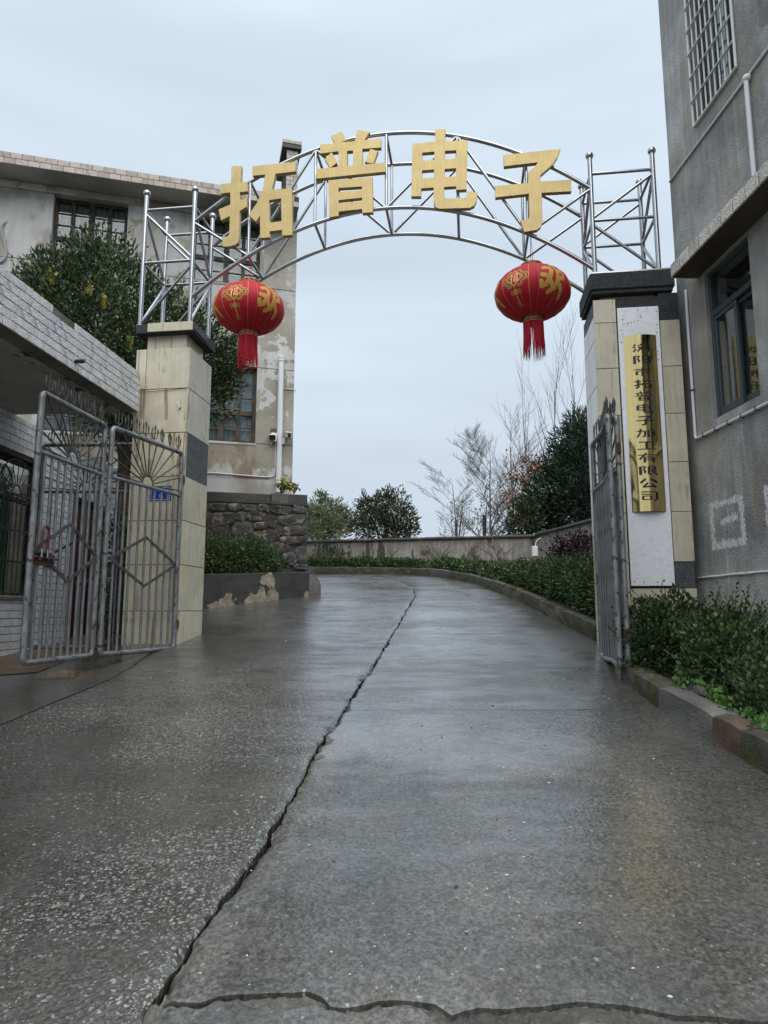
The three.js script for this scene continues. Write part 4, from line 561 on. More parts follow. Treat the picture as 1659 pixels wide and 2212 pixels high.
// gate leaves of galvanised tube with sunbursts and tridents
const trident = (() => { const g = [polyTube([[0, 0, 0], [0, 0.05, 0], [0, 0.12, 0], [0, 0.15, 0], [0, 0.19, 0]], [0.006, 0.006, 0.006, 0.012, 0.0008], 6)]; for (const k of [-1, 1]) g.push(polyTube([[0, 0.03, 0], [k * 0.022, 0.034, 0], [k * 0.036, 0.055, 0], [k * 0.040, 0.09, 0], [k * 0.038, 0.115, 0], [k * 0.036, 0.16, 0]], [0.005, 0.005, 0.005, 0.006, 0.010, 0.0008], 6)); return mergeGeometries(g); })();
function gateLeaf(fr, w, y0, y1, label, opt = {}) {
  const g = thing('gate_leaf', label, 'gate', fr, opt.hinge ?? w / 2, y0, 0, opt.group ?? 'tubular steel gate leaves'); const R = opt.R ?? 0.0265, r = 0.0135, o = ORG.get(g), H = y1 - y0, c = 0.05, pts = [];
  const arc = (cx, cy, a0) => { for (let i = 0; i <= 6; i++) { const a = (a0 + i * 15) * Math.PI / 180; pts.push([cx + c * Math.cos(a) - o[0], cy + c * Math.sin(a), 0]); } };
  arc(w - c, H - c, 0); arc(c, H - c, 90); arc(c, c, 180); arc(w - c, c, 270); part(g, 'outer_frame', polyTube(pts, R, 12, true), mGal, o[0], o[1], o[2]);
  const ym = y1 - H * (opt.mid ?? 0.225); bar(g, 'mid_rail', [R, ym, 0], [w - R, ym, 0], 0.021, mGal);
  const nb = opt.bars ?? 9; for (let i = 1; i <= nb; i++) { const x = w * i / (nb + 1); bar(g, 'bar', [x, y0 + R * 0.5, 0], [x, ym, 0], r, mGal); }
  const cx = w / 2, rr0 = Math.min(0.095, w * 0.085), hub = []; for (let i = 0; i <= 12; i++) { const a = Math.PI * i / 12; hub.push([Math.cos(a) * rr0, Math.sin(a) * rr0 * 1.15, 0]); } part(g, 'sunburst_hub', polyTube(hub, 0.008, 6), mIron, cx, ym + 0.012, 0);
  for (let i = 0; i <= 12; i++) { const a = Math.PI * (0.03 + 0.94 * i / 12), dx = Math.cos(a), dy = Math.sin(a), hx = w / 2 - R, hy = y1 - ym - R; const t = Math.min(Math.abs(dx) > 1e-3 ? hx / Math.abs(dx) : 9, hy / dy); bar(g, 'ray', [cx + dx * rr0, ym + 0.012 + dy * rr0 * 1.1, 0], [cx + dx * t, ym + dy * t, 0], 0.0075, mIron); }
  const nt = opt.tridents ?? 8; for (let i = 0; i < nt; i++) { const x = lerp(0.09, w - 0.09, i / (nt - 1)), t = part(g, 'trident', trident, mIron, x, y1 + R * 0.7, 0); t.rotation.set(rr(-0.05, 0.05), rr(-0.3, 0.3), rr(-0.06, 0.06)); }
  const dy = y0 + H * 0.415, hh = H * 0.115, Dm = [[0.05, dy], [cx, dy + hh], [w - 0.05, dy], [cx, dy - hh]]; for (let i = 0; i < 4; i++) { const a = Dm[i], b = Dm[(i + 1) % 4], l = Math.hypot(b[0] - a[0], b[1] - a[1]), m = part(g, 'diamond_strap', bx(l, 0.032, 0.006, 0.001), mIron, (a[0] + b[0]) / 2, (a[1] + b[1]) / 2, r + 0.004); m.rotation.z = Math.atan2(b[1] - a[1], b[0] - a[0]); }
  if (opt.knuckles) for (const k of [0.12, 0.86]) { const x = opt.knuckles > 0 ? w + R : -R, m = part(g, 'hinge', UC, mRust, x + 0.012 * opt.knuckles, y0 + H * k, 0); m.scale.set(0.02, 0.1, 0.02); boxTo(g, 'hinge_plate', mRust, x - 0.03, x + 0.05, y0 + H * k - 0.035, y0 + H * k + 0.035, -0.01, 0.01, 0.002); }
  return g;
}
reseed(51);
// the bi-fold leaf hung on the gatehouse pillar: planes found from the rails' vanishing points
const aA = 72.6, hA = [LP[0] - 0.03, LP[1] - 0.07], wA = 1.22; const fA = new Frame(hA[0] - wA * Math.cos(aA * Math.PI / 180), hA[1] - wA * Math.sin(aA * Math.PI / 180), aA);
gateLeaf(fA, wA, 1.125, 3.40, 'steel tube gate leaf hinged on the pillar in front of the blue number plate', { knuckles: 1, hinge: wA / 2 });
const aB = 84.1, wB = 1.07, fB0 = fA.plan(0), fB = new Frame(fB0[0] - 0.05 - wB * Math.cos(aB * Math.PI / 180), fB0[1] - 0.06 - wB * Math.sin(aB * Math.PI / 180), aB);
const leafB = gateLeaf(fB, wB, 1.125, 3.40, 'steel tube gate leaf with a red U-lock, folded out toward the road', { knuckles: 1 });
// small gate between the pillar and the gatehouse wall
const fC = new Frame(-4.30, 8.42, -1); gateLeaf(fC, 1.16, 1.11, 3.62, 'narrow steel side gate standing between the pillar and white tiled wall', { mid: 0.24, bars: 7, group: 'tubular steel gate leaves', R: 0.027 });
// the pair folded back against the right-hand pillar
const aE = 76.5, hE = [RP[0] - 0.02, RP[1] - 0.05], wE = 1.16, fE = new Frame(hE[0] - wE * Math.cos(aE * Math.PI / 180), hE[1] - wE * Math.sin(aE * Math.PI / 180), aE);
gateLeaf(fE, wE, 1.06, 3.37, 'steel tube gate leaf hinged on the brass plaque pillar, facing the drive', { knuckles: 1 });
const aF = 84, fF0 = fE.plan(0), fF = new Frame(fF0[0] + 0.085, fF0[1] + 0.02, aF);
gateLeaf(fF, wE * 0.98, 1.06, 3.37, 'steel tube gate leaf folded back behind the hinged one, against the shrubs', { knuckles: -1 });
{ // lock hanging on the folded leaf
  const y = 2.18, g = thing('bicycle_lock', 'red and silver U-shaped lock hanging from the gate latch', 'lock', fB, 0.06, y - 0.2, 0.03), pts = []; for (let i = 0; i <= 10; i++) { const a = Math.PI * i / 10; pts.push([Math.cos(a) * 0.04, 0.05 + Math.sin(a) * 0.045, 0]); } pts.unshift([0.04, -0.10, 0]); pts.push([-0.04, -0.10, 0]);
  const m = part(g, 'shackle', polyTube(pts, 0.011, 8), std({ color: C(0.09, 0.012, 0.016), roughness: 0.5 }), 0.1, y - 0.02, 0.062); for (const k of [-0.04, 0.04]) { const e = part(g, 'steel_end', UC, mSteel, 0.1 + k, y - 0.155, 0.062); e.scale.set(0.0105, 0.07, 0.0105); } const b = part(g, 'lock_bar', UC, mBlack, 0.1, y - 0.15, 0.045); b.scale.set(0.016, 0.16, 0.016); b.rotation.z = Math.PI / 2;
  const lt = thing('gate_latch', 'rusty sliding bolt plate welded on the folded gate leaf', 'latch', fB, 0.17, y - 0.26, 0.026); boxTo(lt, 'plate', mRust, 0.03, 0.30, y - 0.255, y - 0.15, 0.014, 0.028, 0.003); bar(lt, 'bolt', [0.0, y - 0.19, 0.036], [0.33, y - 0.19, 0.036], 0.011, mRust); for (const x of [0.07, 0.18, 0.26]) boxTo(lt, 'keeper', mIron, x - 0.012, x + 0.012, y - 0.215, y - 0.165, 0.028, 0.054, 0.002);
}
{ // number plate
  const q = nat(540, 1860, 7.54), a = gf.pick(...q(390, 415)), b = gf.pick(...q(1025, 410)), c = gf.pick(...q(365, 855)), w = b[0] - (a[0] + c[0]) / 2, h = a[1] - c[1];
  const t = canvasTex(384, 256, (x, W_, H_) => { x.fillStyle = '#173a92'; x.fillRect(0, 0, W_, H_); x.strokeStyle = '#dfe6ee'; x.lineWidth = 6; x.beginPath(); x.roundRect(24, 22, W_ - 48, H_ - 44, 16); x.stroke(); x.fillStyle = '#f0f3f6'; x.font = 'bold 128px sans-serif'; x.textAlign = 'center'; x.fillText('6', 205, 216); x.strokeStyle = '#e9eef2';
    const s = [[[0, 1, 10, 1, 1.4], [4, 1, 3, 9, 1.4], [1, 5, 8, 5, 1.4], [8, 5, 8, 9, 1.4], [0, 9.3, 10, 9.3, 1.4]], [[2.5, 0, 2.5, 10, 1.6], [0, 3, 5, 3, 1.3], [6, 3, 10, 3, 1.3], [8.6, 0, 8.6, 9.5, 1.6], [6.5, 5, 7.3, 6.5, 1.4]], [[0, 2, 10, 2, 1.4], [5, 0, 5, 10, 1.5], [1, 9, 9, 9, 1.4]], [[1, 1, 9, 1, 1.4], [1, 1, 1, 9, 1.5], [9, 1, 9, 9, 1.5], [1, 5, 9, 5, 1.3]], [[1, 0, 1, 10, 1.6], [4, 1, 10, 1, 1.4], [7, 1, 4, 9, 1.4], [7, 4, 10, 9, 1.4]], [[2, 0, 1, 5, 1.5], [1, 5, 1, 10, 1.5], [4, 1, 10, 1, 1.4], [4, 1, 4, 6, 1.4], [10, 1, 10, 6, 1.4], [4, 6, 10, 6, 1.3], [3, 9.4, 10, 9.4, 1.4]]]; s.forEach((l, i) => strokes(x, l, 52 + i * 48, 44, 38, 40)); });
  t.wrapS = t.wrapT = THREE.ClampToEdgeWrapping; const g = thing('number_plate', 'blue enamel house number plate with white 6 on the pillar', 'number plate', gf, (b[0] - w / 2), c[1], 0.004); const geo = bx(w, h, 0.003, 0, 0, 0), u = geo.attributes.uv, p = geo.attributes.position; for (let i = 0; i < p.count; i++) u.setXY(i, clamp(p.getX(i) / w + 0.5), clamp(p.getY(i) / h + 0.5)); part(g, 'plate', geo, std({ map: t, roughness: 0.3 }), b[0] - w / 2, c[1] + h / 2, 0.0045);
}
// ---------------------------------------------------------------- gatehouse: white tiled wall under a deep tiled eave
{
  const fe = new Frame(ray(302, 850).r * 7.95, 7.95, 84.9), wall = new Frame(-4.5, 9, 90);
  const g = thing('gatehouse', 'low white tiled gatehouse with a deep tile-edged eave beside the gate', 'building', fe, -3, 0.85, -2.2);
  const yb = fe.pick(302, 892)[1], row = 0.081, nr = 6, yt = yb + nr * row;
  reseed(52);
  // eave: slab, soffit, rows of tiles
  boxTo(g, 'eave_slab', mJoint, -5.4, -0.005, yb + 0.004, yt - 0.004, -0.2, -0.012); boxTo(g, 'roof', mConcDark, -5.4, -0.01, yt - 0.2, yt - 0.04, -6, -0.2);
  boxTo(g, 'soffit', mSoffit, -5.4, -0.01, yb + 0.008, yb + 0.05, -3.2, -0.36); part(g, 'soffit_edge', (() => { const b = bx(5.39, 0.04, 0.36, 0, 0, 0), u = b.attributes.uv, p = b.attributes.position; for (let i = 0; i < p.count; i++) u.setXY(i, p.getX(i), 0.6 + p.getZ(i) * 2); return b; })(), mMould, -2.705, yb + 0.026, -0.18);
  const L = 0.197, gg = [0, 1, 2, 3].map(() => bx(L - 0.007, row - 0.007, 0.014, 0.003));
  for (let r = 0; r < nr; r++) { const off = r % 2 ? L / 2 : 0; for (let s = -off; s > -4.3; s -= L) { const i0 = Math.max(s - L, -4.35), w = Math.min(s, 0) - i0; if (w < 0.05) continue; if (r === nr - 1 && s < -1.42 && s > -1.75) continue; const m = part(g, 'eave_tile', Math.abs(w - L) < 0.002 ? gg[Math.floor(rnd() * 4)] : bx(w - 0.007, row - 0.007, 0.014, 0.003), mWTile[Math.floor(rnd() * 3)], i0 + w / 2, yb + (r + 0.5) * row, -0.005 + rr(-0.0015, 0.0015)); m.rotation.z = rr(-0.004, 0.004); } if (off) boxTo(g, 'eave_tile', mWTile[0], -off + 0.0035, -0.004, yb + r * row + 0.0035, yb + (r + 1) * row - 0.0035, -0.012, 0.002, 0.003); }
  const sp = fe.pick(...nat(0, 500, 1.659)(490, 1532)); bar(g, 'drain_spout', [sp[0], sp[1], -0.05], [sp[0], sp[1], 0.1], 0.02, mBlack);
  // end of the eave
  boxTo(g, 'eave_end', mConc, -0.01, -0.003, yb + 0.004, yt - 0.004, -1.2, -0.2);
  // wall with window and door openings: s of the wall plane runs away from the camera
  const ws = (d) => d - 9, wl = new THREE.Group(); wl.name = 'wall'; g.add(wl); { const p = wall.world(0, 0, 0); wl.rotation.y = wall.a - fe.a; const gi = new THREE.Vector3().subVectors(p, g.position).applyAxisAngle(UY, -fe.a); wl.position.copy(gi); ORG.set(wl, [0, 0, 0]); }
  const y0 = 0.85, y1 = yb + 0.01, win = [ws(6.7), ws(8.86), 1.72, 3.42], door = [ws(9.86), ws(10.9), 1.0, 3.22], e0 = ws(4.5), e1 = ws(11.85);
  for (const [a, b, c, d] of [[e0, win[0], y0, y1], [win[0], win[1], y0, win[2]], [win[0], win[1], win[3], y1], [win[1], door[0], y0, y1], [door[0], door[1], door[3], y1], [door[1], e1, y0, y1]]) boxTo(wl, 'wall_backing', mJointB, a, b, c, d, -0.2, -0.012);
  boxTo(wl, 'wall_end', mConc, e1 + 0.001, e1 + 0.03, y0, y1, -3, -0.012);
  const hR = 0.092, T = []; let n = 0; for (let r = 0, y = 0.9; y < y1; r++, y += hR) for (let s = e1 - (r % 2) * L / 2; s > ws(6.2); s -= L) T.push([Math.max(s - L, ws(6.0)), Math.min(s, e1), y, Math.min(y + hR, y1)]);
  const rest = [], geoA = [0, 1, 2].map(() => bx(L - 0.008, hR - 0.008, 0.012, 0.0025));
  const cut = (t) => { let out = [t]; for (const o of [win, door]) out = out.flatMap(([a, b, c, d]) => { if (b <= o[0] || a >= o[1] || d <= o[2] + 0.02 || c >= o[3] - 0.02) return [[a, b, c, d]]; const q = []; if (a < o[0] - 0.03) q.push([a, o[0], c, d]); if (b > o[1] + 0.03) q.push([o[1], b, c, d]); return q; }); return out; };
  const all = T.flatMap(cut).filter(([a, b]) => b - a > 0.04); all.sort((p, q) => Math.abs(p[0] - ws(9.3)) - Math.abs(q[0] - ws(9.3)));
  for (const [a, b, c, d] of all) { const full = b - a > L - 0.001 && d - c > hR - 0.001, geo = full ? geoA[Math.floor(rnd() * 3)] : bx(b - a - 0.008, d - c - 0.008, 0.012, 0.0025), x = (a + b) / 2, y = (c + d) / 2; if (n++ < 296) part(wl, 'tile', geo, mWTile[Math.floor(rnd() * 3)], x, y, -0.004 + rr(-0.001, 0.001)); else rest.push(moved(geo, x, y, -0.005)); }
  if (rest.length) { const m = part(wl, 'tile_field', mergeGeometries(rest), mWTile[1]); m.userData.kind = 'stuff'; }
  // window with bars
  const wg = part(g, 'window', bx(0.05, 0.05, 0.05), mSash); wg.position.copy(wl.position); wg.rotation.copy(wl.rotation); ORG.set(wg, [0, 0, 0]); wg.geometry = (() => { const a = []; const [x0, x1, c, d] = win; for (const [p, q, r, s] of [[x0, x1, c, c + 0.05], [x0, x1, d - 0.05, d], [x0, x0 + 0.05, c + 0.05, d - 0.05], [x1 - 0.05, x1, c + 0.05, d - 0.05], [(x0 + x1) / 2 - 0.03, (x0 + x1) / 2 + 0.03, c + 0.05, d - 0.05], [x0 + 0.05, (x0 + x1) / 2 - 0.03, d - 0.52, d - 0.47], [(x0 + x1) / 2 + 0.03, x1 - 0.05, d - 0.52, d - 0.47]]) a.push(moved(bx(q - p, s - r, 0.06, 0.003), (p + q) / 2, (r + s) / 2, -0.14)); return mergeGeometries(a); })();
  const xm = (win[0] + win[1]) / 2; for (const [p, q] of [[win[0] + 0.05, xm - 0.03], [xm + 0.03, win[1] - 0.05]]) for (const [r, s] of [[win[2] + 0.05, win[3] - 0.52], [win[3] - 0.47, win[3] - 0.05]]) boxTo(wg, 'pane', mGlass, p, q, r, s, -0.145, -0.143);
  boxTo(wg, 'curtain', mGreenCurtain, win[0], win[1], win[2], win[3], -0.42, -0.4); boxTo(wg, 'sill', mConc, win[0] - 0.03, win[1] + 0.03, win[2] - 0.045, win[2] - 0.002, -0.2, 0.03, 0.004);
  for (let x = win[0] + 0.04; x < win[1]; x += 0.105) bar(wg, 'bar', [x, win[2] + 0.005, -0.02], [x, win[3] - 0.46, -0.02], 0.0075, mIron); for (const y of [win[2] + 0.42, win[2] + 0.80, win[3] - 0.46]) boxTo(wg, 'rail', mIron, win[0], win[1], y - 0.012, y + 0.012, -0.028, -0.012, 0.002);
  { const c0 = (win[0] + win[1]) / 2 + 0.5, yb2 = win[3] - 0.445; for (let i = 0; i <= 8; i++) { const a = Math.PI * (0.04 + 0.92 * i / 8); bar(wg, 'ray', [c0 + Math.cos(a) * 0.1, yb2 + Math.sin(a) * 0.1, -0.02], [c0 + Math.cos(a) * 0.42, yb2 + Math.sin(a) * 0.42, -0.02], 0.006, mIron); } const arcP = (r0) => { const p = []; for (let i = 0; i <= 14; i++) { const a = Math.PI * i / 14; p.push([Math.cos(a) * r0, Math.sin(a) * r0, 0]); } return p; }; for (const r0 of [0.1, 0.42]) part(wg, 'arch_ring', polyTube(arcP(r0), 0.008, 6), mIron, c0, yb2, -0.02); }
  // door
  const dg = part(g, 'door', bx(door[1] - door[0] - 0.12, door[3] - door[2] - 0.06, 0.045, 0.003), mDoor); dg.position.copy(wl.position); dg.rotation.copy(wl.rotation); ORG.set(dg, [0, 0, 0]); dg.geometry.translate((door[0] + door[1]) / 2, (door[2] + door[3]) / 2 - 0.03, -0.14);
  for (const [p, q, r, s] of [[door[0], door[0] + 0.06, door[2], door[3]], [door[1] - 0.06, door[1], door[2], door[3]], [door[0] + 0.06, door[1] - 0.06, door[3] - 0.06, door[3]]]) boxTo(dg, 'door_frame', mDoor, p, q, r, s, -0.18, -0.03, 0.003);
  for (const [r, s] of [[0.2, 0.95], [1.15, 1.95]]) for (const [p, q] of [[0.14, 0.46], [0.58, 0.9]]) boxTo(dg, 'panel', mDoor, door[0] + p, door[0] + q, door[2] + r, door[2] + s, -0.12, -0.108, 0.01); const kn = part(dg, 'knob', US, mSteel, door[0] + 0.14, door[2] + 1.02, -0.09); kn.scale.setScalar(0.028);
  boxTo(dg, 'notice', mPvc, (door[0] + door[1]) / 2 - 0.05, (door[0] + door[1]) / 2 + 0.08, door[3] + 0.02, door[3] + 0.10, 0.003, 0.006);
  // back and far side so that the building is closed
  boxTo(wl, 'back_wall', mConc, e0, e1, y0, y1, -3.2, -3.0); 
}
{ // dark smooth apron in front of the gatehouse, porch floor, loose tile
  const A = [[-320, 1720], [-120, 1622], [0, 1567], [200, 1484], [300, 1443], [384, 1409]].map((p) => onGround(...p)), E = interp(monot(A).map(([d, x]) => [d, x])); const P = [], U = [], I = [], n = 60, m = 26, d0 = A[0][1], d1 = A[5][1];
  for (let i = 0; i <= n; i++) for (let j = 0; j <= m; j++) { const d = lerp(d0, d1 + 0.05, i / n), x = lerp(Math.min(E(d), -2.5) + 0.02 * (vn(d * 6, 3, 999, 9, 3) - 0.5), -6, j / m); P.push(x, G(x, d) + 0.007, -d); U.push(x, d); if (i && j) { const o = i * (m + 1) + j; I.push(o, o - 1, o - m - 1, o - 1, o - m - 2, o - m - 1); } }
  const g = new THREE.BufferGeometry(); g.setAttribute('position', new THREE.Float32BufferAttribute(P, 3)); g.setAttribute('uv', new THREE.Float32BufferAttribute(U, 2)); g.setIndex(I); g.computeVertexNormals(); top('apron', g, mApron, 'dark smooth wet concrete apron in front of the gatehouse', 'apron', null, 'structure');
  const P2 = [], U2 = [], I2 = []; for (let i = 0; i <= 20; i++) for (let j = 0; j <= 6; j++) { const d = lerp(6.75, 11.9, i / 20), x = lerp(-3.35, -4.6, j / 6); P2.push(x, G(x, d) + 0.014, -d); U2.push(x, d); if (i && j) { const o = i * 7 + j; I2.push(o, o - 1, o - 7, o - 1, o - 8, o - 7); } }
  const g2 = new THREE.BufferGeometry(); g2.setAttribute('position', new THREE.Float32BufferAttribute(P2, 3)); g2.setAttribute('uv', new THREE.Float32BufferAttribute(U2, 2)); g2.setIndex(I2); g2.computeVertexNormals(); top('porch_floor', g2, std({ map: concT, color: C(0.95, 0.66, 0.44), roughness: 0.4, bumpMap: concB, bumpScale: 0.003 }), 'tan concrete porch floor along the white tiled wall', 'floor', null, 'structure');
  const q = nat(0, 1400, 1.659), c = [q(245, 2118), q(490, 2116), q(605, 2075), q(385, 2070)].map((p) => onGround(...p)), b = c.map(([x, d]) => [x, G(x, d) + 0.008, -d]), t = c.map(([x, d]) => [x, G(x, d) + 0.02, -d]); top('loose_tile', hexa(b, t), std({ map: concT, color: C(1.25, 0.82, 0.52), roughness: 0.1 }), 'glossy brown tile lying flat on the dark apron below the gate', 'tile');
}
// ---------------------------------------------------------------- old two-storey building on the terrace
const fac = new Frame(ray(634, 900).r * 13.7, 13.7, 15);
{
  const bY = fac.pick(630, 1066)[1], g = thing('old_building', 'weathered two-storey building with peeling grey plaster and wooden windows', 'building', fac, -3.5, bY - 0.3, -3);
  const q1_ = nat(0, 500, 1.659), q7 = nat(780, 1400, 2.213), q3_ = nat(700, 450, 1.659);
  const e0 = -9.5, wTL = fac.pick(...q1_(355, 440)), wTR = fac.pick(...q1_(840, 500)), wW = wTR[0] - wTL[0];
  const upT = (wTL[1] + wTR[1]) / 2, upB = fac.pick(562, 620)[1], loR = fac.pick(...q7(515, 140))[0], loT = fac.pick(...q7(520, 108))[1], loB = fac.pick(...q7(510, 765))[1], upR = fac.pick(...q3_(540, 900))[0];
  const yE = fac.pick(0, 395)[1] + 0.0, roofY = upT + 0.50;
  const wins = [[wTL[0], wTR[0], upB, upT], [upR - wW, upR, upB, upT], [loR - wW, loR, loB, loT], [wTL[0], wTR[0], loB, loT]];
  const seg = (s0, s1, y0, y1) => { if (s1 - s0 < 0.02 || y1 - y0 < 0.02) return; const b = bx(s1 - s0, y1 - y0, 0.24, 0.004, (s0 + s1) / 2, (y0 + y1) / 2); part(g, 'wall_panel', b, mFac, (s0 + s1) / 2, (y0 + y1) / 2, -0.12); };
  const gap = 0.012;
  boxTo(g, 'wall_core', mMortar, e0, -0.02, bY - 0.3, roofY, -0.5, -0.242);
  for (const [y0, y1, a] of [[bY - 0.3, loB - gap, null], [loT + gap, upB - gap, null], [upT + gap, roofY, null]]) seg(e0, 0, y0, y1);
  for (const [w1, w2] of [[wins[3], wins[2]], [wins[0], wins[1]]]) { const y0 = w1[2], y1 = w1[3]; seg(e0, w1[0], y0, y1); seg(w1[1], w2[0], y0, y1); seg(w2[1], 0, y0, y1); }
  const side = part(g, 'side_wall', bx(6, roofY - bY + 0.3, 0.24, 0, 3, bY), mFac, -0.121, (roofY + bY - 0.3) / 2, -3.25); side.rotation.y = Math.PI / 2;
  boxTo(g, 'back_wall', mFac, e0, 0, bY - 0.3, roofY, -6.4, -6.26);
  // wooden windows, four lights wide, three panes over two, steel grille behind the glass
  for (const [s0, s1, y0, y1] of wins) {
    const fr = [], W_ = s1 - s0, Hh = y1 - y0, cw = W_ / 4, ty = y0 + Hh * 0.40, z = -0.15, add = (a, b, c, d, t = 0.06) => fr.push(moved(bx(b - a, d - c, t, 0.004), (a + b) / 2, (c + d) / 2, z));
    add(s0, s1, y1 - 0.07, y1); add(s0, s1, y0, y0 + 0.07); add(s0, s0 + 0.07, y0 + 0.07, y1 - 0.07); add(s1 - 0.07, s1, y0 + 0.07, y1 - 0.07); add(s0 + 0.07, s1 - 0.07, ty - 0.045, ty + 0.045, 0.066);
    for (let i = 1; i < 4; i++) { const x = s0 + cw * i, w = i === 2 ? 0.055 : 0.038; add(x - w, x + w, y0 + 0.07, ty - 0.045); add(x - w, x + w, ty + 0.045, y1 - 0.07); }
    const wm = part(g, 'window', mergeGeometries(fr), mSash);
    for (let i = 0; i < 4; i++) { const x0 = i === 0 ? s0 + 0.07 : s0 + cw * i + (i === 2 ? 0.055 : 0.038), x1 = i === 3 ? s1 - 0.07 : s0 + cw * (i + 1) - (i === 1 ? 0.055 : 0.038); for (const [a, b, nr] of [[y0 + 0.07, ty - 0.045, 2], [ty + 0.045, y1 - 0.07, 3]]) { const mb = []; for (let r = 0; r < nr; r++) { const p0 = lerp(a, b, r / nr) + (r ? 0.011 : 0), p1 = lerp(a, b, (r + 1) / nr) - (r < nr - 1 ? 0.011 : 0); const pm = boxTo(wm, 'pane', mGlass, x0, x1, p0, p1, z - 0.004, z - 0.001); pm.rotation.y = rr(-0.006, 0.006); if (r) mb.push(moved(bx(x1 - x0, 0.022, 0.03, 0.003), (x0 + x1) / 2, lerp(a, b, r / nr), z)); } if (mb.length) part(wm, 'glazing_bar', mergeGeometries(mb), mSash); } }
    const gr = []; for (let x = s0 + 0.1; x < s1 - 0.05; x += 0.115) gr.push(moved(new THREE.CylinderGeometry(0.0055, 0.0055, Hh - 0.02, 6), x, (y0 + y1) / 2, -0.21)); for (const k of [0.2, 0.78]) gr.push(moved(new THREE.BoxGeometry(W_ - 0.02, 0.015, 0.008), (s0 + s1) / 2, y0 + Hh * k, -0.215)); const gm = part(wm, 'grille', mergeGeometries(gr.map((x) => x.index ? x.toNonIndexed() : x)), mGrille); gm.userData.kind = 'stuff';
    boxTo(wm, 'curtain', mCurtain, s0 + 0.01, s1 - 0.01, y0 + 0.01, y1 - 0.01, -0.241, -0.232);
    boxTo(wm, 'sill', mFac, s0 - 0.02, s1 + 0.02, y0 - 0.05, y0 - 0.002, -0.24, 0.012, 0.004);
  }
  // eave with two courses of brown tiles, soffit
  const ov = 0.58, eb = fac.pick(...q1_(900, 366), ov)[1], etop = fac.pick(...q1_(900, 292), ov)[1], hr = (etop - eb) / 2, sE = fac.pick(...nat(850, 480, 2.37)(776, 760), ov)[0];
  boxTo(g, 'eave_slab', mSoffit, e0, sE - 0.012, eb + 0.003, eb + 0.1, -0.24, ov - 0.012); boxTo(g, 'fascia', mJointB, e0, sE - 0.012, eb + 0.102, etop - 0.004, ov - 0.1, ov - 0.012); boxTo(g, 'frieze', mFac, e0, -0.002, eb - 0.14, eb + 0.001, -0.2, 0.05, 0.01);
  boxTo(g, 'roof', mConcDark, e0, sE - 0.02, eb + 0.102, eb + 0.2, -6.4, ov - 0.102);
  reseed(61); const L = 0.205; for (let r = 0; r < 2; r++) for (let s = sE - (r ? L / 2 : 0); s > -9; s -= L) boxTo(g, 'eave_tile', mBTile[Math.floor(rnd() * 3)], s - L + 0.006, s, eb + r * hr + 0.004, eb + (r + 1) * hr - 0.004, ov - 0.012, ov + 0.002, 0.003);
  boxTo(g, 'eave_end', mJointB, sE - 0.011, sE, eb + 0.004, etop - 0.004, -0.2, ov - 0.014);
  // tiled stack at the roof corner
  { const A = nat(850, 480, 2.37), z = ov - 0.1, a = fac.pick(...A(662, 300), z)[0], b = fac.pick(...A(766, 300), z)[0], t = fac.pick(...A(720, 262), z)[1], t2 = fac.pick(...A(720, 205), z)[1], D = 1.1; const st = boxTo(g, 'roof_stack', mJointB, a + 0.012, b - 0.012, etop - 0.02, t, z - D, z - 0.012);
    const h = 0.1, n = Math.ceil((t - etop) / h), w = b - a; for (let r = 0; r < n; r++) { const y0 = etop + r * h + 0.003, y1 = Math.min(etop + (r + 1) * h, t) - 0.003; if (y1 - y0 < 0.03) continue; const c = a + w * (r % 2 ? 0.36 : 0.64); for (const [p, q] of [[a, c - 0.004], [c + 0.004, b]]) boxTo(g, 'stack_tile', mBTile[Math.floor(rnd() * 3)], p, q, y0, y1, z - 0.012, z + 0.002, 0.003); }
    boxTo(g, 'stack_cap', mConcDark, a - 0.1, b + 0.07, t + 0.001, t2 - 0.05, z - D - 0.05, z + 0.06, 0.004); const cw = (b - a + 0.17) / 3; for (let i = 0; i < 3; i++) boxTo(g, 'cap_tile', mBTile[0], a - 0.1 + cw * i + 0.003, a - 0.1 + cw * (i + 1) - 0.003, t2 - 0.045, t2 + 0.03, z - 0.02, z + 0.072, 0.003); }
  // downpipe with collars, conduits
  const px = fac.pick(...q7(712, 500))[0], p0 = bY + 0.0, p1 = fac.pick(...q7(712, 12))[1]; const dp = [[px, p0, 0.06], [px, p1, 0.06]]; bar(g, 'downpipe', ...dp, 0.057, mPvc); for (const y of [p1 - 0.03, p1 - 0.09, fac.pick(...q7(712, 1082))[1]]) { const c = part(g, 'pipe_collar', UC, mPvc, px, y, 0.06); c.scale.set(0.066, 0.05, 0.066); }
  const cA = fac.pick(...q7(95, 1022)), cB = fac.pick(...q7(655, 1060)), cC = fac.pick(...q7(672, 760)); part(g, 'conduit', polyTube(smoothLine([[cA[0] - 2.5, cA[1], 0.02], [cA[0], cA[1], 0.02], [cB[0] - 0.06, cB[1], 0.02], [cB[0], cB[1] + 0.02, 0.02], [cC[0], cB[1] + 0.1, 0.02], [cC[0], cC[1], 0.02]].map((p) => new THREE.Vector3(p[0] - ORG.get(g)[0], p[1] - ORG.get(g)[1], p[2] - ORG.get(g)[2])), 40), 0.013, 6), mBarWhite, ...ORG.get(g));
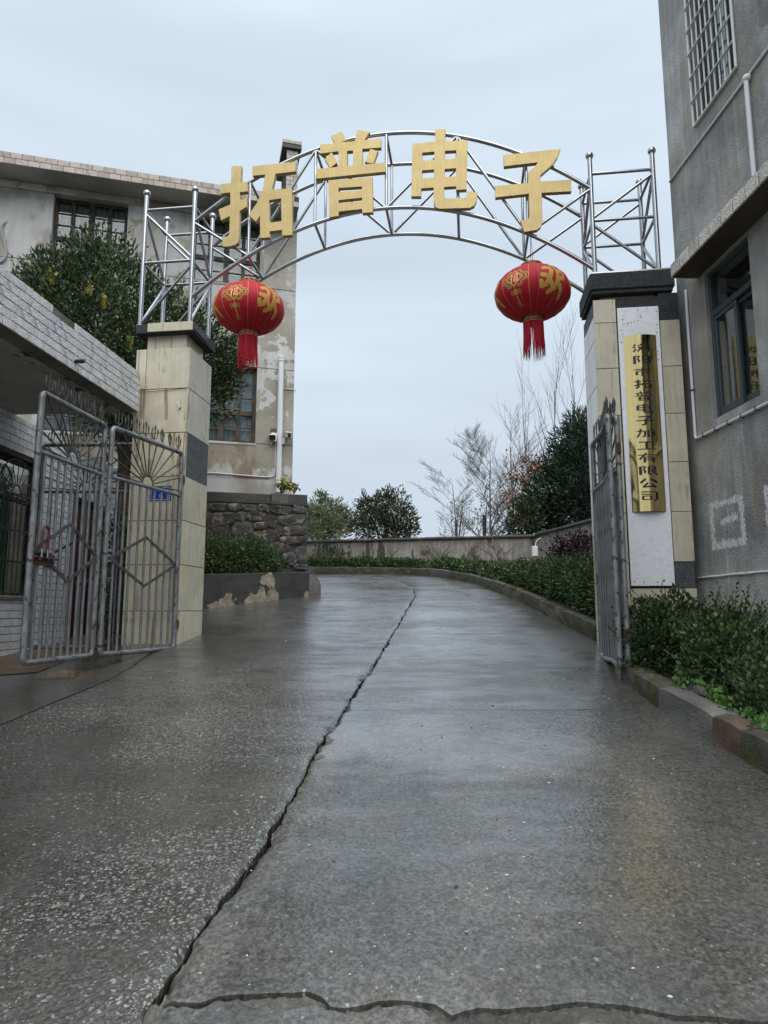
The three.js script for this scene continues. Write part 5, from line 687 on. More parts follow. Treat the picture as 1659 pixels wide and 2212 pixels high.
  const dA = fac.pick(...q7(735, 560)), dB = fac.pick(...q7(735, 290)), dC = fac.pick(...q7(836, 294)); part(g, 'conduit', polyTube([[dA[0], dA[1], 0.02], [dB[0], dB[1], 0.02], [0.03, dB[1], 0.02], [0.03, dB[1] - 0.05, 0.02]].map((p) => [p[0] - ORG.get(g)[0], p[1] - ORG.get(g)[1], p[2] - ORG.get(g)[2]]), 0.012, 6), mPvc, ...ORG.get(g));
  // hose curling out of the wall
  const hz = [q1_(45, 607), q1_(15, 640), q1_(12, 690), q1_(30, 760), q1_(40, 830), q1_(20, 870), q1_(-40, 900)].map((p, i) => { const k = fac.pick(...p, 0.03); return [k[0] - ORG.get(g)[0], k[1] - ORG.get(g)[1], (i === 0 ? -0.02 : 0.03) - ORG.get(g)[2]]; }); part(g, 'hose', polyTube(smoothLine(hz, 40), 0.024, 8), std({ color: C(0.35, 0.34, 0.31), roughness: 0.7 }), ...ORG.get(g));
  // two surveillance cameras and their box
  const camAt = (x, y, label, tilt) => { const k = fac.pick(...q7(x, y)), c = thing('security_camera', label, 'camera', fac, k[0], k[1] - 0.1, 0); const bm_ = part(c, 'bracket', bx(0.03, 0.12, 0.05, 0.004), mCamWhite, k[0], k[1] - 0.04, 0.026), b = part(c, 'housing', bx(0.11, 0.085, 0.2, 0.012), mCamWhite, k[0], k[1] + 0.03, 0.13); b.rotation.x = 0.3; const l = part(c, 'lens', UC, mBlack, k[0], k[1] - 0.002, 0.232); l.scale.set(0.034, 0.012, 0.034); l.rotation.x = Math.PI / 2 + 0.3; const hd = part(c, 'sun_hood', bx(0.13, 0.012, 0.24, 0.003), mCamWhite, k[0], k[1] + 0.086, 0.15); hd.rotation.x = 0.3; return c; };
  camAt(782, 720, 'white bullet camera on the wall edge right of the downpipe', 0); { const c = camAt(640, 740, 'dark faced camera beside the white junction box on the downpipe', 0); c.children[1].material = mBlack; }
  const jb = fac.pick(...q7(660, 705)), jg = thing('junction_box', 'white junction box fixed left of the downpipe', 'box', fac, jb[0], jb[1] - 0.12, 0); boxTo(jg, 'box', mCamWhite, jb[0] - 0.06, jb[0] + 0.06, jb[1] - 0.12, jb[1] + 0.06, 0.001, 0.075, 0.006); boxTo(jg, 'cover', mAlu, jb[0] - 0.07, jb[0] + 0.07, jb[1] + 0.062, jb[1] + 0.15, 0.001, 0.06, 0.004);
  const j2 = fac.pick(...q7(736, 750)), jg2 = thing('junction_box', 'tiny white junction box right of the downpipe below the bullet camera', 'box', fac, j2[0], j2[1] - 0.05, 0); boxTo(jg2, 'box', mCamWhite, j2[0] - 0.035, j2[0] + 0.035, j2[1] - 0.06, j2[1] + 0.06, 0.001, 0.05, 0.006);
}
// rubble retaining wall under it
const sw = new Frame(ray(663, 1150).r * 12.9, 12.9, 15);
{
  const q7 = nat(780, 1400, 2.213), yT = sw.pick(640, 1068)[1], y0 = 1.75, g = thing('stone_wall', 'rubble stone retaining wall with raised mortar below the old building', 'wall', sw, -2.6, y0, -0.4);
  const pk = (x, y) => sw.pick(...q7(x, y)), yP = pk(400, 1285)[1], sP = pk(632, 1250)[0];
  boxTo(g, 'mortar_bed', mMortar, -5.2, -0.004, y0, yP, -0.9, -0.02); boxTo(g, 'plaster_band', mMortar, -5.2, sP, yP + 0.002, pk(400, 1197)[1], -0.9, 0.0, 0.01); boxTo(g, 'plaster_box', mConcDark, sP + 0.003, 0, yP - 0.01, yT, -0.9, 0.012, 0.01); boxTo(g, 'box_patch', mKerbPale, sP + 0.02, sP + 0.33, yP + 0.03, yT - 0.02, 0.0125, 0.0145, 0.001);
  reseed(71);
  const S = [[180, 1322, 78, 36], [320, 1322, 56, 36], [445, 1328, 60, 34], [570, 1332, 52, 34], [880, 1338, 62, 34], [725, 1345, 88, 38], [222, 1422, 102, 58], [378, 1405, 44, 48], [515, 1402, 82, 50], [170, 1532, 100, 56], [388, 1520, 100, 62], [548, 1482, 60, 33], [640, 1445, 46, 52], [818, 1432, 120, 50], [842, 1528, 96, 42], [590, 1580, 108, 60], [718, 1545, 20, 22], [820, 1608, 108, 34], [900, 1738, 52, 76], [896, 1842, 60, 28], [268, 1612, 64, 22], [60, 1420, 44, 60], [40, 1330, 52, 38], [420, 1640, 90, 50], [700, 1680, 90, 60], [240, 1690, 110, 55], [800, 1770, 60, 60], [60, 1620, 80, 60], [420, 1750, 100, 55], [620, 1790, 90, 50], [-70, 1340, 60, 40], [-80, 1450, 80, 60], [-90, 1580, 80, 60]];
  for (const [x, y, rx, ry] of S) { const c = pk(x, y), ex = Math.abs(pk(x + rx, y)[0] - c[0]) * 1.12, ey = Math.abs(pk(x, y - ry)[1] - c[1]) * 1.12, geo = new THREE.IcosahedronGeometry(1, 3), p = geo.attributes.position, off = rnd() * 90, pw = rr(0.55, 0.75), U = [];
    for (let i = 0; i < p.count; i++) { let X = p.getX(i), Y = p.getY(i), Z = p.getZ(i); const a = Math.atan2(Y, X), k = 0.94 + 0.09 * Math.sin(2 * a + off) + 0.06 * Math.sin(3 * a + off * 2) ; const sx = Math.sign(X) * Math.pow(Math.abs(X), pw), sy = Math.sign(Y) * Math.pow(Math.abs(Y), pw); const n = vn(X * 2.2 + off, Y * 2.2 + Z, 999, 999, 5) - 0.5; X = sx * k; Y = sy * k; Z = Math.sign(Z) * Math.pow(Math.abs(Z), 0.6) * (0.034 + 0.03 * n); p.setXYZ(i, X * ex, Y * ey, Z); U.push(X * ex + off, Y * ey + Z + off); }
    geo.setAttribute('uv', new THREE.Float32BufferAttribute(U, 2)); const gi = geo; gi.computeVertexNormals(); part(g, 'stone', gi, mStone[Math.floor(rnd() * 3)], c[0], c[1], -0.018 + rr(-0.01, 0.012)); }
  boxTo(g, 'wall_return', mMortar, -0.3, -0.004, y0, yP, -1.5, -0.902);
}
// low planter wall in front of it
const plA = onGround(440, 1316), plB = onGround(672, 1288);
{
  const hA_ = (px, py, P) => EYE + ray(px, py).e * P[1]; const yA = hA_(440, 1240, plA), yB = hA_(672, 1235, plB); const dx = plB[0] - plA[0], dd = plB[1] - plA[1], l = Math.hypot(dx, dd), ex = dx / l, ed = dd / l, far = [plA[0] - ex * 1.6, plA[1] - ed * 1.6];
  const ang = Math.atan2(ed, ex) * 180 / Math.PI, pf = new Frame(plA[0], plA[1], ang), g = thing('planter_wall', 'dark painted planter wall with pale flaked patches below the stone wall', 'wall', pf, l / 2, 1.3, 0); const n = 40;
  const P = [], U = [], I = [], o = ORG.get(g); const yAt = (s) => lerp(yA, yB, s / l); for (let i = 0; i <= n; i++) { const s = lerp(-0.8, l, i / n), t = yAt(s), b = G(...pf.plan(s)) - 0.1; for (const [y, z] of [[b, 0], [t - 0.012, 0.003], [t, -0.012], [t, -0.17], [b, -0.18]]) { P.push(s - o[0], y - o[1], z + 0.004 * (vn(s * 9 + 20, y * 9, 999, 999, 3) - 0.5)); U.push(s / l, z < -0.1 ? 0.98 : y === b ? 0.02 : 0.98); } if (i) for (let j = 0; j < 4; j++) { const q = i * 5 + j; I.push(q - 5, q, q - 4, q - 4, q, q + 1); } }
  const geo = new THREE.BufferGeometry(); geo.setAttribute('position', new THREE.Float32BufferAttribute(P, 3)); geo.setAttribute('uv', new THREE.Float32BufferAttribute(U, 2)); geo.setIndex(I); geo.computeVertexNormals(); part(g, 'wall_face', geo, mPlan, ...o);
  boxTo(g, 'end_face', mPlan, l, l + 0.012, 1.3, yB - 0.01, -0.18, 0.0); const st = part(g, 'corner_stone', (() => { const s = new THREE.Shape(); s.moveTo(-0.16, 0); s.lineTo(0.12, 0); s.lineTo(0.12, 0.22); s.quadraticCurveTo(0.1, 0.34, -0.02, 0.42); s.lineTo(-0.16, 0.44); const e = new THREE.ExtrudeGeometry(s, { depth: 0.22, bevelEnabled: true, bevelSize: 0.012, bevelThickness: 0.012, bevelSegments: 2 }); return e; })(), mConc, l + 0.11, G(...plB) - 0.04, -0.22);
  // earth filling
  const P2 = [], I2 = [], U2 = []; for (let i = 0; i <= 10; i++) { const s = lerp(-0.8, l, i / 10); for (const z of [-0.16, -2.4]) { const [X, d] = pf.plan(s, z); P2.push(X, yAt(s) - 0.06, -d); U2.push(X, d); } if (i) { const q = i * 2; I2.push(q - 2, q, q - 1, q - 1, q, q + 1); } } const g2 = new THREE.BufferGeometry(); g2.setAttribute('position', new THREE.Float32BufferAttribute(P2, 3)); g2.setAttribute('uv', new THREE.Float32BufferAttribute(U2, 2)); g2.setIndex(I2); g2.computeVertexNormals(); top('soil', g2, mSoil, 'soil in the planter between the dark wall and the stone wall', 'soil', null, 'structure');
}
// ---------------------------------------------------------------- grey rendered building on the right
const rb = new Frame(3.41 + 0.0448 * 0, 7.5, 92.57 - 180);        // its plane runs towards the camera; s grows to the right of the picture
{
  const g = thing('grey_building', 'tall grey rendered building with barred window and tile-edged window canopy', 'building', rb, 1.5, 0.5, -2), yTop = 10.3;
  const q2 = nat(2700, 1000, 3.16), q6 = nat(2500, 0, 1.8435), pk = (p) => rb.pick(...p);
  const wl = (pk(q2(235, 240))[0] + pk(q2(340, 2075))[0]) / 2, wr = (pk(q2(790, 0))[0] + pk(q2(925, 1750))[0]) / 2, wb = (pk(q2(340, 2075))[1] + pk(q2(925, 1750))[1]) / 2, cy = rb.pick(1508, 601)[1], wt = cy - 0.02, tr = (pk(q2(285, 745))[1] + pk(q2(805, 290))[1]) / 2;
  const bl = (pk(q6(375, 0))[0] + pk(q6(440, 930))[0]) / 2, br = (pk(q6(710, 0))[0] + pk(q6(745, 485))[0]) / 2, bb = (pk(q6(440, 930))[1] + pk(q6(745, 485))[1]) / 2, bt = Math.min(bb + 2.3, 10.0), e1 = 5.5;
  const u0 = pk([1640, 60])[0], ub = pk(q6(880, 285))[1];
  const W_ = [[wl, wr, wb, wt], [bl, br, bb, bt], [u0, u0 + 1.3, ub, bt]];
  const seg = (a, b, c, d) => part(g, 'wall', bx(b - a, d - c, 0.24, 0, (a + b) / 2, (c + d) / 2), mGray, (a + b) / 2, (c + d) / 2, -0.12);
  seg(0, wl, 0.5, wt); seg(wl, wr, 0.5, wb); seg(wr, e1, 0.5, wt); seg(0, e1, wt, bb); seg(0, bl, bb, bt); seg(br, u0, bb, bt); seg(u0, e1, bb, ub); seg(u0 + 1.3, e1, ub, bt); seg(0, e1, bt, yTop);
  const fw = part(g, 'end_wall', bx(8, yTop - 0.5, 0.24, 0, 2, 3), mGray, 0.121, (yTop + 0.5) / 2, -4.25); fw.rotation.y = -Math.PI / 2; fw.position.x = 0.121 - 1.5; boxTo(g, 'roof', mConc, 0, e1, yTop, yTop + 0.15, -8, 0.1); boxTo(g, 'interior_wall', mInside, 0.25, e1, 0.5, yTop - 0.1, -3.6, -3.5); for (const y of [wb - 0.85, bb - 0.85]) boxTo(g, 'floor_slab', mInside, 0.25, e1 - 0.101, y, y + 0.12, -3.5, -0.242); boxTo(g, 'party_wall', mInside, e1 - 0.1, e1, 0.5, yTop - 0.1, -3.5, -0.242);
  // large dark window: transom over two sliding sashes
  const wm = (a, b, c, d, z, n, p, t = 0.05) => boxTo(p, n, mAlu, a, b, c, d, z - t, z, 0.004);
  { const f = [], z = -0.075, add = (a, b, c, d, t = 0.07, zz = z) => f.push(moved(bx(b - a, d - c, t, 0.005), (a + b) / 2, (c + d) / 2, zz)); const k = 0.035; add(wl, wr, wb, wb + k); add(wl, wr, wt - k, wt); add(wl, wl + k, wb + k, wt - k); add(wr - k, wr, wb + k, wt - k); add(wl + k, wr - k, tr - 0.04, tr + 0.025);
    const w = part(g, 'window', mergeGeometries(f), mAlu), mid = lerp(wl, wr, 0.50), s0 = wb + k, s1 = tr - 0.042; boxTo(w, 'pane', mGlass, wl + k, wr - k, tr + 0.026, wt - k, z - 0.012, z - 0.008);
    for (const [a, b, zz] of [[wl + k + 0.002, mid + 0.05, z + 0.012], [mid - 0.02, wr - k - 0.002, z - 0.022]]) { const h = [], t = 0.045, ad = (p, q, r, s) => h.push(moved(bx(q - p, s - r, 0.028, 0.004), (p + q) / 2, (r + s) / 2, zz)); ad(a, b, s0 + 0.002, s0 + 0.075); ad(a, b, s1 - t, s1 - 0.002); ad(a, a + t, s0 + 0.075, s1 - t); ad(b - t, b, s0 + 0.075, s1 - t); part(w, 'sash', mergeGeometries(h), mAlu); boxTo(w, 'pane', mGlass, a + t, b - t, s0 + 0.075, s1 - t, zz - 0.004, zz); }
    boxTo(w, 'light_strip', mPvc, lerp(wl, wr, 0.72), lerp(wl, wr, 1.1), tr + 0.22, tr + 0.3, -0.9, -0.7); }
  { // barred window
    const f = [], z = -0.12, add = (a, b, c, d) => f.push(moved(bx(b - a, d - c, 0.06, 0.004), (a + b) / 2, (c + d) / 2, z)); const k = 0.03; add(bl, br, bb, bb + k); add(bl, br, bt - k, bt); add(bl, bl + k, bb + k, bt - k); add(br - k, br, bb + k, bt - k); for (const t of [0.34, 0.67]) add(lerp(bl, br, t) - 0.03, lerp(bl, br, t) + 0.03, bb + k, bt - k); const w = part(g, 'window', mergeGeometries(f), mAlu); for (let i = 0; i < 3; i++) boxTo(w, 'pane', mGlass, lerp(bl, br, i / 3) + 0.031, lerp(bl, br, (i + 1) / 3) - 0.031, bb + k, bt - k, z - 0.004, z); boxTo(w, 'curtain', mCurtain, lerp(bl, br, 0.05), lerp(bl, br, 0.3), bb, bt, -0.5, -0.48); boxTo(w, 'curtain', mCurtain, lerp(bl, br, 0.62), lerp(bl, br, 0.98), bb, bt, -0.5, -0.48);
    const z2 = 0.02; for (const [a, b] of [[[bl, bb], [br, bb]], [[br, bb], [br, bt]], [[br, bt], [bl, bt]], [[bl, bt], [bl, bb]]]) bar(w, 'cage_frame', [...a, z2], [...b, z2], 0.014, mBarWhite); const nv = 9; for (let i = 1; i < nv; i++) bar(w, 'cage_bar', [lerp(bl, br, i / nv), bb, z2], [lerp(bl, br, i / nv), bt, z2], 0.0095, mBarWhite); for (let y = bb + 0.29; y < bt; y += 0.29) bar(w, 'cage_rail', [bl, y, z2 + 0.014], [br, y, z2 + 0.014], 0.010, mBarWhite); }
  { const f = [], z = -0.14, a = u0, b = u0 + 1.3, c = ub, d = bt, add = (p, q, r, s) => f.push(moved(bx(q - p, s - r, 0.06, 0.004), (p + q) / 2, (r + s) / 2, z)); add(a, b, c, c + 0.05); add(a, b, d - 0.05, d); add(a, a + 0.05, c + 0.05, d - 0.05); add(b - 0.05, b, c + 0.05, d - 0.05); const w = part(g, 'window', mergeGeometries(f), mAlu); boxTo(w, 'pane', mGlass, a + 0.05, b - 0.05, c + 0.05, d - 0.05, z - 0.004, z); }
  // canopy with a course of tiles along its edge
  { const ov = 0.30, s0 = rb.pick(1508, 601)[0], t = 0.135; const c = boxTo(g, 'canopy', mSoffit, s0, e1, cy, cy + t, -0.02, ov - 0.012); c.material = mGrout; reseed(73); const L = 0.205; for (let s = s0; s < 4.5; s += L) boxTo(g, 'canopy_tile', mCanTile[Math.floor(rnd() * 2)], s + 0.011, s + L - 0.011, cy - 0.002, cy + t + 0.004, ov - 0.012, ov + 0.008, 0.004); boxTo(g, 'canopy_tile', mWTile[2], s0 - 0.013, s0 - 0.001, cy - 0.002, cy + t, 0.002, ov - 0.014); }
  // pipes, conduits
  const o = ORG.get(g), lc = (p) => [p[0] - o[0], p[1] - o[1], p[2] - o[2]];
  const A1 = rb.pick(1457, 388), A2 = rb.pick(1640, 127), sl = (A1[1] + A2[1]) / 2; bar(g, 'conduit', [0.02, sl, 0.012], [e1, sl, 0.012], 0.014, mBarWhite);
  const v1 = pk(q6(835, 570)), v2 = pk(q6(868, 1260)); bar(g, 'waste_pipe', [v1[0], v1[1], 0.04], [v1[0], cy + 0.1, 0.04], 0.022, mPvc); const el = part(g, 'pipe_elbow', US, mPvc, v1[0], v1[1], 0.03); el.scale.setScalar(0.042);
  const q5 = nat(2200, 1000, 1.4745), h1 = pk(q5(755, 230)), h2 = pk(q5(800, 1080)), h3 = pk([1655, 874]), hs = (h1[0] + h2[0]) / 2, hy = (h2[1] + h3[1]) / 2; part(g, 'water_pipe', polyTube([lc([hs, cy - 0.02, 0.022]), lc([hs, hy + 0.03, 0.022]), lc([hs + 0.012, hy + 0.008, 0.022]), lc([hs + 0.04, hy, 0.022]), lc([e1, hy, 0.022])], 0.0165, 8), mPvc, ...o); for (let s = hs + 0.18; s < 2.6; s += 0.24) boxTo(g, 'pipe_clip', mAlu, s - 0.008, s + 0.008, hy - 0.02, hy + 0.02, 0.001, 0.042, 0.002); boxTo(g, 'pipe_clip', mAlu, hs - 0.022, hs + 0.022, pk(q5(795, 787))[1] - 0.008, pk(q5(795, 787))[1] + 0.008, 0.001, 0.042, 0.002);
  const ly = (rb.pick(1505, 1250)[1] + rb.pick(1655, 1233)[1]) / 2; { const pts = []; for (let s = 0.06; s < 3; s += 0.06) pts.push(lc([s, ly + 0.006 * (vn(s * 6, 2, 99, 9, 4) - 0.5), 0.002])); part(g, 'mortar_line', polyTube(pts, pts.map(() => rr(0.009, 0.016)), 6), mBarWhite, ...o); }
  // brushed white paint around old notices
  const gauss_ = (s) => (rnd() + rnd() + rnd() - 1.5) * s;
  const paint = (x0, y0, x1, y1, label, sd) => { const a = rb.pick(x0, (y0 + y1) / 2), b = rb.pick(x1, (y0 + y1) / 2), t = (rb.pick(x0, y0)[1] + rb.pick(x1, y0)[1]) / 2, d = (rb.pick(x0, y1)[1] + rb.pick(x1, y1)[1]) / 2, w = b[0] - a[0], h = t - d; const al = canvasTex(256, 320, (c, W1, H1) => { c.fillStyle = '#000'; c.fillRect(0, 0, W1, H1); reseed(sd); for (let i = 0; i < 760; i++) { const e = Math.floor(rnd() * 5), k = rnd(), p = e === 0 ? [20 + k * 216, 30] : e === 1 ? [20 + k * 216, 280] : e === 2 ? [22, 30 + k * 260] : e === 3 ? [232, 30 + k * 250] : [90 + k * 110, 140 + (k - 0.5) * -16]; const v = Math.floor(rr(120, 255)); c.fillStyle = `rgb(${v},${v},${v})`; c.fillRect(p[0] + gauss_(13), p[1] + gauss_(20), rr(3, 9), rr(12, e === 1 ? 44 : 28)); } }, false); al.wrapS = al.wrapT = THREE.ClampToEdgeWrapping;
    const pg = new THREE.PlaneGeometry(w, h), m = part(g, 'paint_mark', pg, std({ color: C(0.78, 0.79, 0.79), alphaMap: al, transparent: true, roughness: 0.8 }), (a[0] + b[0]) / 2, (t + d) / 2, 0.003); };
  paint(1532, 1070, 1612, 1185, 'white paint', 5); paint(1648, 1030, 1760, 1130, 'white paint', 6);
}
// ---------------------------------------------------------------- far boundary wall
{
  const A = [ray(640, 1170).r * 23.5, 23.5], B = [ray(1160, 1155).r * 21.3, 21.3], D = [ray(1275, 1125).r * 17.95, 17.95], far0 = [A[0] - 7, A[1] + 1.6], near1 = [D[0] + (D[0] - B[0]) * 1.4, D[1] + (D[1] - B[1]) * 1.4];
  const run = (p, q, label, t) => { const l = Math.hypot(q[0] - p[0], q[1] - p[1]), fr = new Frame(p[0], p[1], Math.atan2(q[1] - p[1], q[0] - p[0]) * 180 / Math.PI), g = thing('boundary_wall', label, 'wall', fr, l / 2, 2.0, -0.1, 'boundary wall runs'); const n = Math.max(1, Math.round(l / 3.4)); for (let i = 0; i < n; i++) { const a = l * i / n, b = l * (i + 1) / n; boxTo(g, 'wall_bay', mStreak, a + (i ? 0.006 : 0), b, 2.0, t, -0.2, 0); } const m = Math.round(l / 1.2); for (let i = 0; i < m; i++) { const k = boxTo(g, 'coping', mConcDark, l * i / m + 0.004, l * (i + 1) / m - 0.004, t + 0.001, t + 0.075 + rr(-0.006, 0.006), -0.29, 0.09, 0.015); k.rotation.z = rr(-0.004, 0.004); } return fr; };
  reseed(81); run(far0, B, 'streaked grey boundary wall behind the hedge at the bend', 3.83); const fr = run(B, near1, 'streaked boundary wall run coming forward below the dark conifer', 3.86);
  const bx_ = atDepth(1178, 1192, 20.4); const jb = thingAt('junction_box', 'pale grey electrical box on the boundary wall near its corner', 'box', bx_.x - 0.35, bx_.y - 0.15, bx_.z + 0.1); part(jb, 'box', bx(0.16, 0.3, 0.12, 0.01), mCamWhite, 0, 0.15, 0.06); part(jb, 'cable', polyTube([[0.02, 0.3, 0.05], [0.04, 0.42, 0.05], [0.1, 0.5, 0.04], [0.2, 0.55, 0.02]], 0.012, 6), mPvc); part(jb, 'bracket', bx(0.05, 0.05, 0.3, 0.005), mIron, 0.03, 0.2, -0.13);
}
// ---------------------------------------------------------------- planting
function leafGeo(w, fold = 0.18, curl = 0.12) { // unit long leaf, six faces, folded along the midrib
  const P = [[0, 0, 0], [-w, 0.38, fold * w * 2], [0, 0.42, 0], [w, 0.38, fold * w * 2], [-w * 0.72, 0.72, fold * w - curl * 0.4], [0, 0.74, -curl * 0.5], [w * 0.72, 0.72, fold * w - curl * 0.4], [0, 1, -curl]], I = [0, 2, 1, 0, 3, 2, 1, 2, 5, 1, 5, 4, 2, 3, 6, 2, 6, 5, 4, 5, 7, 5, 6, 7];
  const g = new THREE.BufferGeometry(); g.setAttribute('position', new THREE.Float32BufferAttribute(P.flat(), 3)); g.setIndex(I); g.computeVertexNormals(); return g;
}
const LONG = leafGeo(0.17), OVAL = leafGeo(0.30), NARROW = leafGeo(0.085), ROUND = leafGeo(0.42);
const m4 = new THREE.Matrix4(), qq = new THREE.Quaternion(), sc = new THREE.Vector3(), tv = new THREE.Vector3(), tc = new THREE.Color();
class Leaves { // gathers leaves, then builds one InstancedMesh
  constructor() { this.a = []; }
  put(x, y, z, dir, size, col, roll = rnd() * 6.28) { this.a.push([x, y, z, dir.x, dir.y, dir.z, size, roll, col]); }
  build(g, name, geo, mat) {
    const m = new THREE.InstancedMesh(geo, mat, this.a.length), o = ORG.get(g) || [0, 0, 0], q2 = new THREE.Quaternion(), d = new THREE.Vector3(), gp = g.position; m.name = name; m.castShadow = m.receiveShadow = true; m.userData.kind = 'stuff';
    this.a.forEach(([x, y, z, dx, dy, dz, s, r, c], i) => { d.set(dx, dy, dz).normalize(); qq.setFromUnitVectors(UY, d); q2.setFromAxisAngle(UY, r); qq.multiply(q2); m4.compose(tv.set(x - gp.x, y - gp.y, z - gp.z), qq, sc.setScalar(s)); m.setMatrixAt(i, m4); m.setColorAt(i, tc.setRGB(...c)); });
    g.add(m); return m;
  }
}
const gauss = () => (rnd() + rnd() + rnd() - 1.5) * 0.9;
function pickCol(pal) { const t = rnd(); let acc = 0; for (const [w, c] of pal) { acc += w; if (t <= acc) { const k = rr(0.7, 1.3); return [c[0] * k * rr(0.92, 1.08), c[1] * k, c[2] * k * rr(0.92, 1.08)]; } } return pal[0][1]; }
function fillBlob(L, [x, y, z, rx, ry = rx, rz = rx], n, size, pal, o = {}) {
  const ph = rnd() * 90; for (let i = 0; i < n; i++) {
    let u = gauss(), v = gauss(), w = gauss(); const l = Math.hypot(u, v, w) || 1; u /= l; v /= l; w /= l; const bump = 0.74 + 0.52 * vn(u * 2.6 + ph, v * 2.6 + w * 1.9 + ph, 999, 999, 7), rad = Math.pow(rnd(), o.core ?? 0.42) * bump;
    if (o.cut && v * rad < o.cut) { i -= rnd() < 0.9 ? 0 : 0; continue; }
    const d = new THREE.Vector3(u + gauss() * 0.9, v + gauss() * 0.9 + (o.lift ?? 0.35), w + gauss() * 0.9); L.put(x + u * rx * rad, y + v * ry * rad, z + w * rz * rad, d, size * rr(0.65, 1.25), pickCol(pal));
  }
}
function sprig(L, p, dir, len, size, pal, n = 7) { for (let i = 0; i < n; i++) { const t = (i + 0.4) / n, a = rnd() * 6.28, d = new THREE.Vector3(dir.x + Math.cos(a) * 0.9, dir.y + 0.25, dir.z + Math.sin(a) * 0.9); L.put(p.x + dir.x * len * t, p.y + dir.y * len * t, p.z + dir.z * len * t, d, size * rr(0.7, 1.1), pickCol(pal)); } }
function sprigs(L, [x, y, z, rx, ry = rx, rz = rx], n, len, size, pal, up = 0.5) { const out = []; for (let i = 0; i < n; i++) { const u = gauss(), v = Math.abs(gauss()), w = gauss(), l = Math.hypot(u, v, w) || 1, d = new THREE.Vector3(u / l + gauss() * 0.3, v / l + up, w / l + gauss() * 0.3).normalize(), p = new THREE.Vector3(x + u / l * rx * 0.86, y + v / l * ry * 0.86, z + w / l * rz * 0.86), e = len * rr(0.5, 1.2); sprig(L, p, d, e, size, pal, 5 + Math.floor(rnd() * 4)); out.push([p, p.clone().addScaledVector(d, e)]); } return out; }
function grow(list, p, dir, len, r, depth, o) { // recursive branch: bent tapered tube
  const n = 5, pts = [p.clone()], rad = [r], d = dir.clone(); let q = p.clone(); for (let i = 1; i <= n; i++) { d.x += gauss() * o.bend; d.z += gauss() * o.bend; d.y += gauss() * o.bend * 0.5 + o.up; d.normalize(); q = q.clone().addScaledVector(d, len / n); pts.push(q); rad.push(lerp(r, r * o.taper, i / n)); }
  list.push(polyTube(pts, rad, depth >= o.depth ? 7 : 4)); if (o.tips) o.tips.push([q, d.clone()]); if (depth <= 0) return;
  const k = o.kids[0] + Math.floor(rnd() * (o.kids[1] - o.kids[0] + 1)); for (let i = 0; i < k; i++) { const t = lerp(o.from ?? 0.3, 1, (i + rnd()) / k), j = Math.min(n - 1, Math.floor(t * n)), s = pts[j].clone().lerp(pts[j + 1], t * n - j), a = rnd() * 6.28, e = new THREE.Vector3(Math.cos(a), 0, Math.sin(a) * (o.flat ?? 1)), c = d.clone().multiplyScalar(1 - o.spread).addScaledVector(e, o.spread).normalize(); c.y = Math.abs(c.y) * 0.9 + 0.1; grow(list, s, c, len * rr(0.45, 0.7) * (o.shrink ?? 1), Math.max(lerp(r, r * o.taper, t) * 0.6, o.min), depth - 1, o); }
}
const G3 = (p, d) => { const v = atDepth(p[0], p[1], d); return v; };
const blobPx = (px, py, d, r, ry, rz) => { const v = atDepth(px, py, d); return [v.x, v.y, v.z, r, ry ?? r, rz ?? r]; };
const GREEN = { dark: [[0.72, [0.030, 0.062, 0.022]], [0.2, [0.045, 0.085, 0.028]], [0.08, [0.09, 0.13, 0.04]]], osm: [[0.66, [0.036, 0.068, 0.026]], [0.24, [0.055, 0.095, 0.032]], [0.07, [0.10, 0.15, 0.04]], [0.03, [0.27, 0.27, 0.04]]], box: [[0.5, [0.046, 0.088, 0.024]], [0.34, [0.085, 0.135, 0.032]], [0.16, [0.18, 0.21, 0.05]]], con: [[0.8, [0.018, 0.040, 0.022]], [0.2, [0.034, 0.06, 0.026]]], round: [[0.6, [0.040, 0.064, 0.028]], [0.22, [0.072, 0.085, 0.034]], [0.18, [0.11, 0.075, 0.04]]], pale: [[0.6, [0.125, 0.15, 0.07]], [0.4, [0.16, 0.185, 0.095]]], purple: [[0.7, [0.040, 0.018, 0.030]], [0.3, [0.075, 0.038, 0.052]]], brown: [[0.7, [0.16, 0.07, 0.035]], [0.3, [0.22, 0.12, 0.06]]], yellow: [[0.7, [0.30, 0.24, 0.025]], [0.3, [0.14, 0.2, 0.03]]], shrub: [[0.56, [0.038, 0.080, 0.026]], [0.28, [0.068, 0.122, 0.036]], [0.13, [0.13, 0.185, 0.045]], [0.03, [0.16, 0.11, 0.05]]], herb: [[0.6, [0.06, 0.15, 0.03]], [0.4, [0.10, 0.20, 0.04]]] };

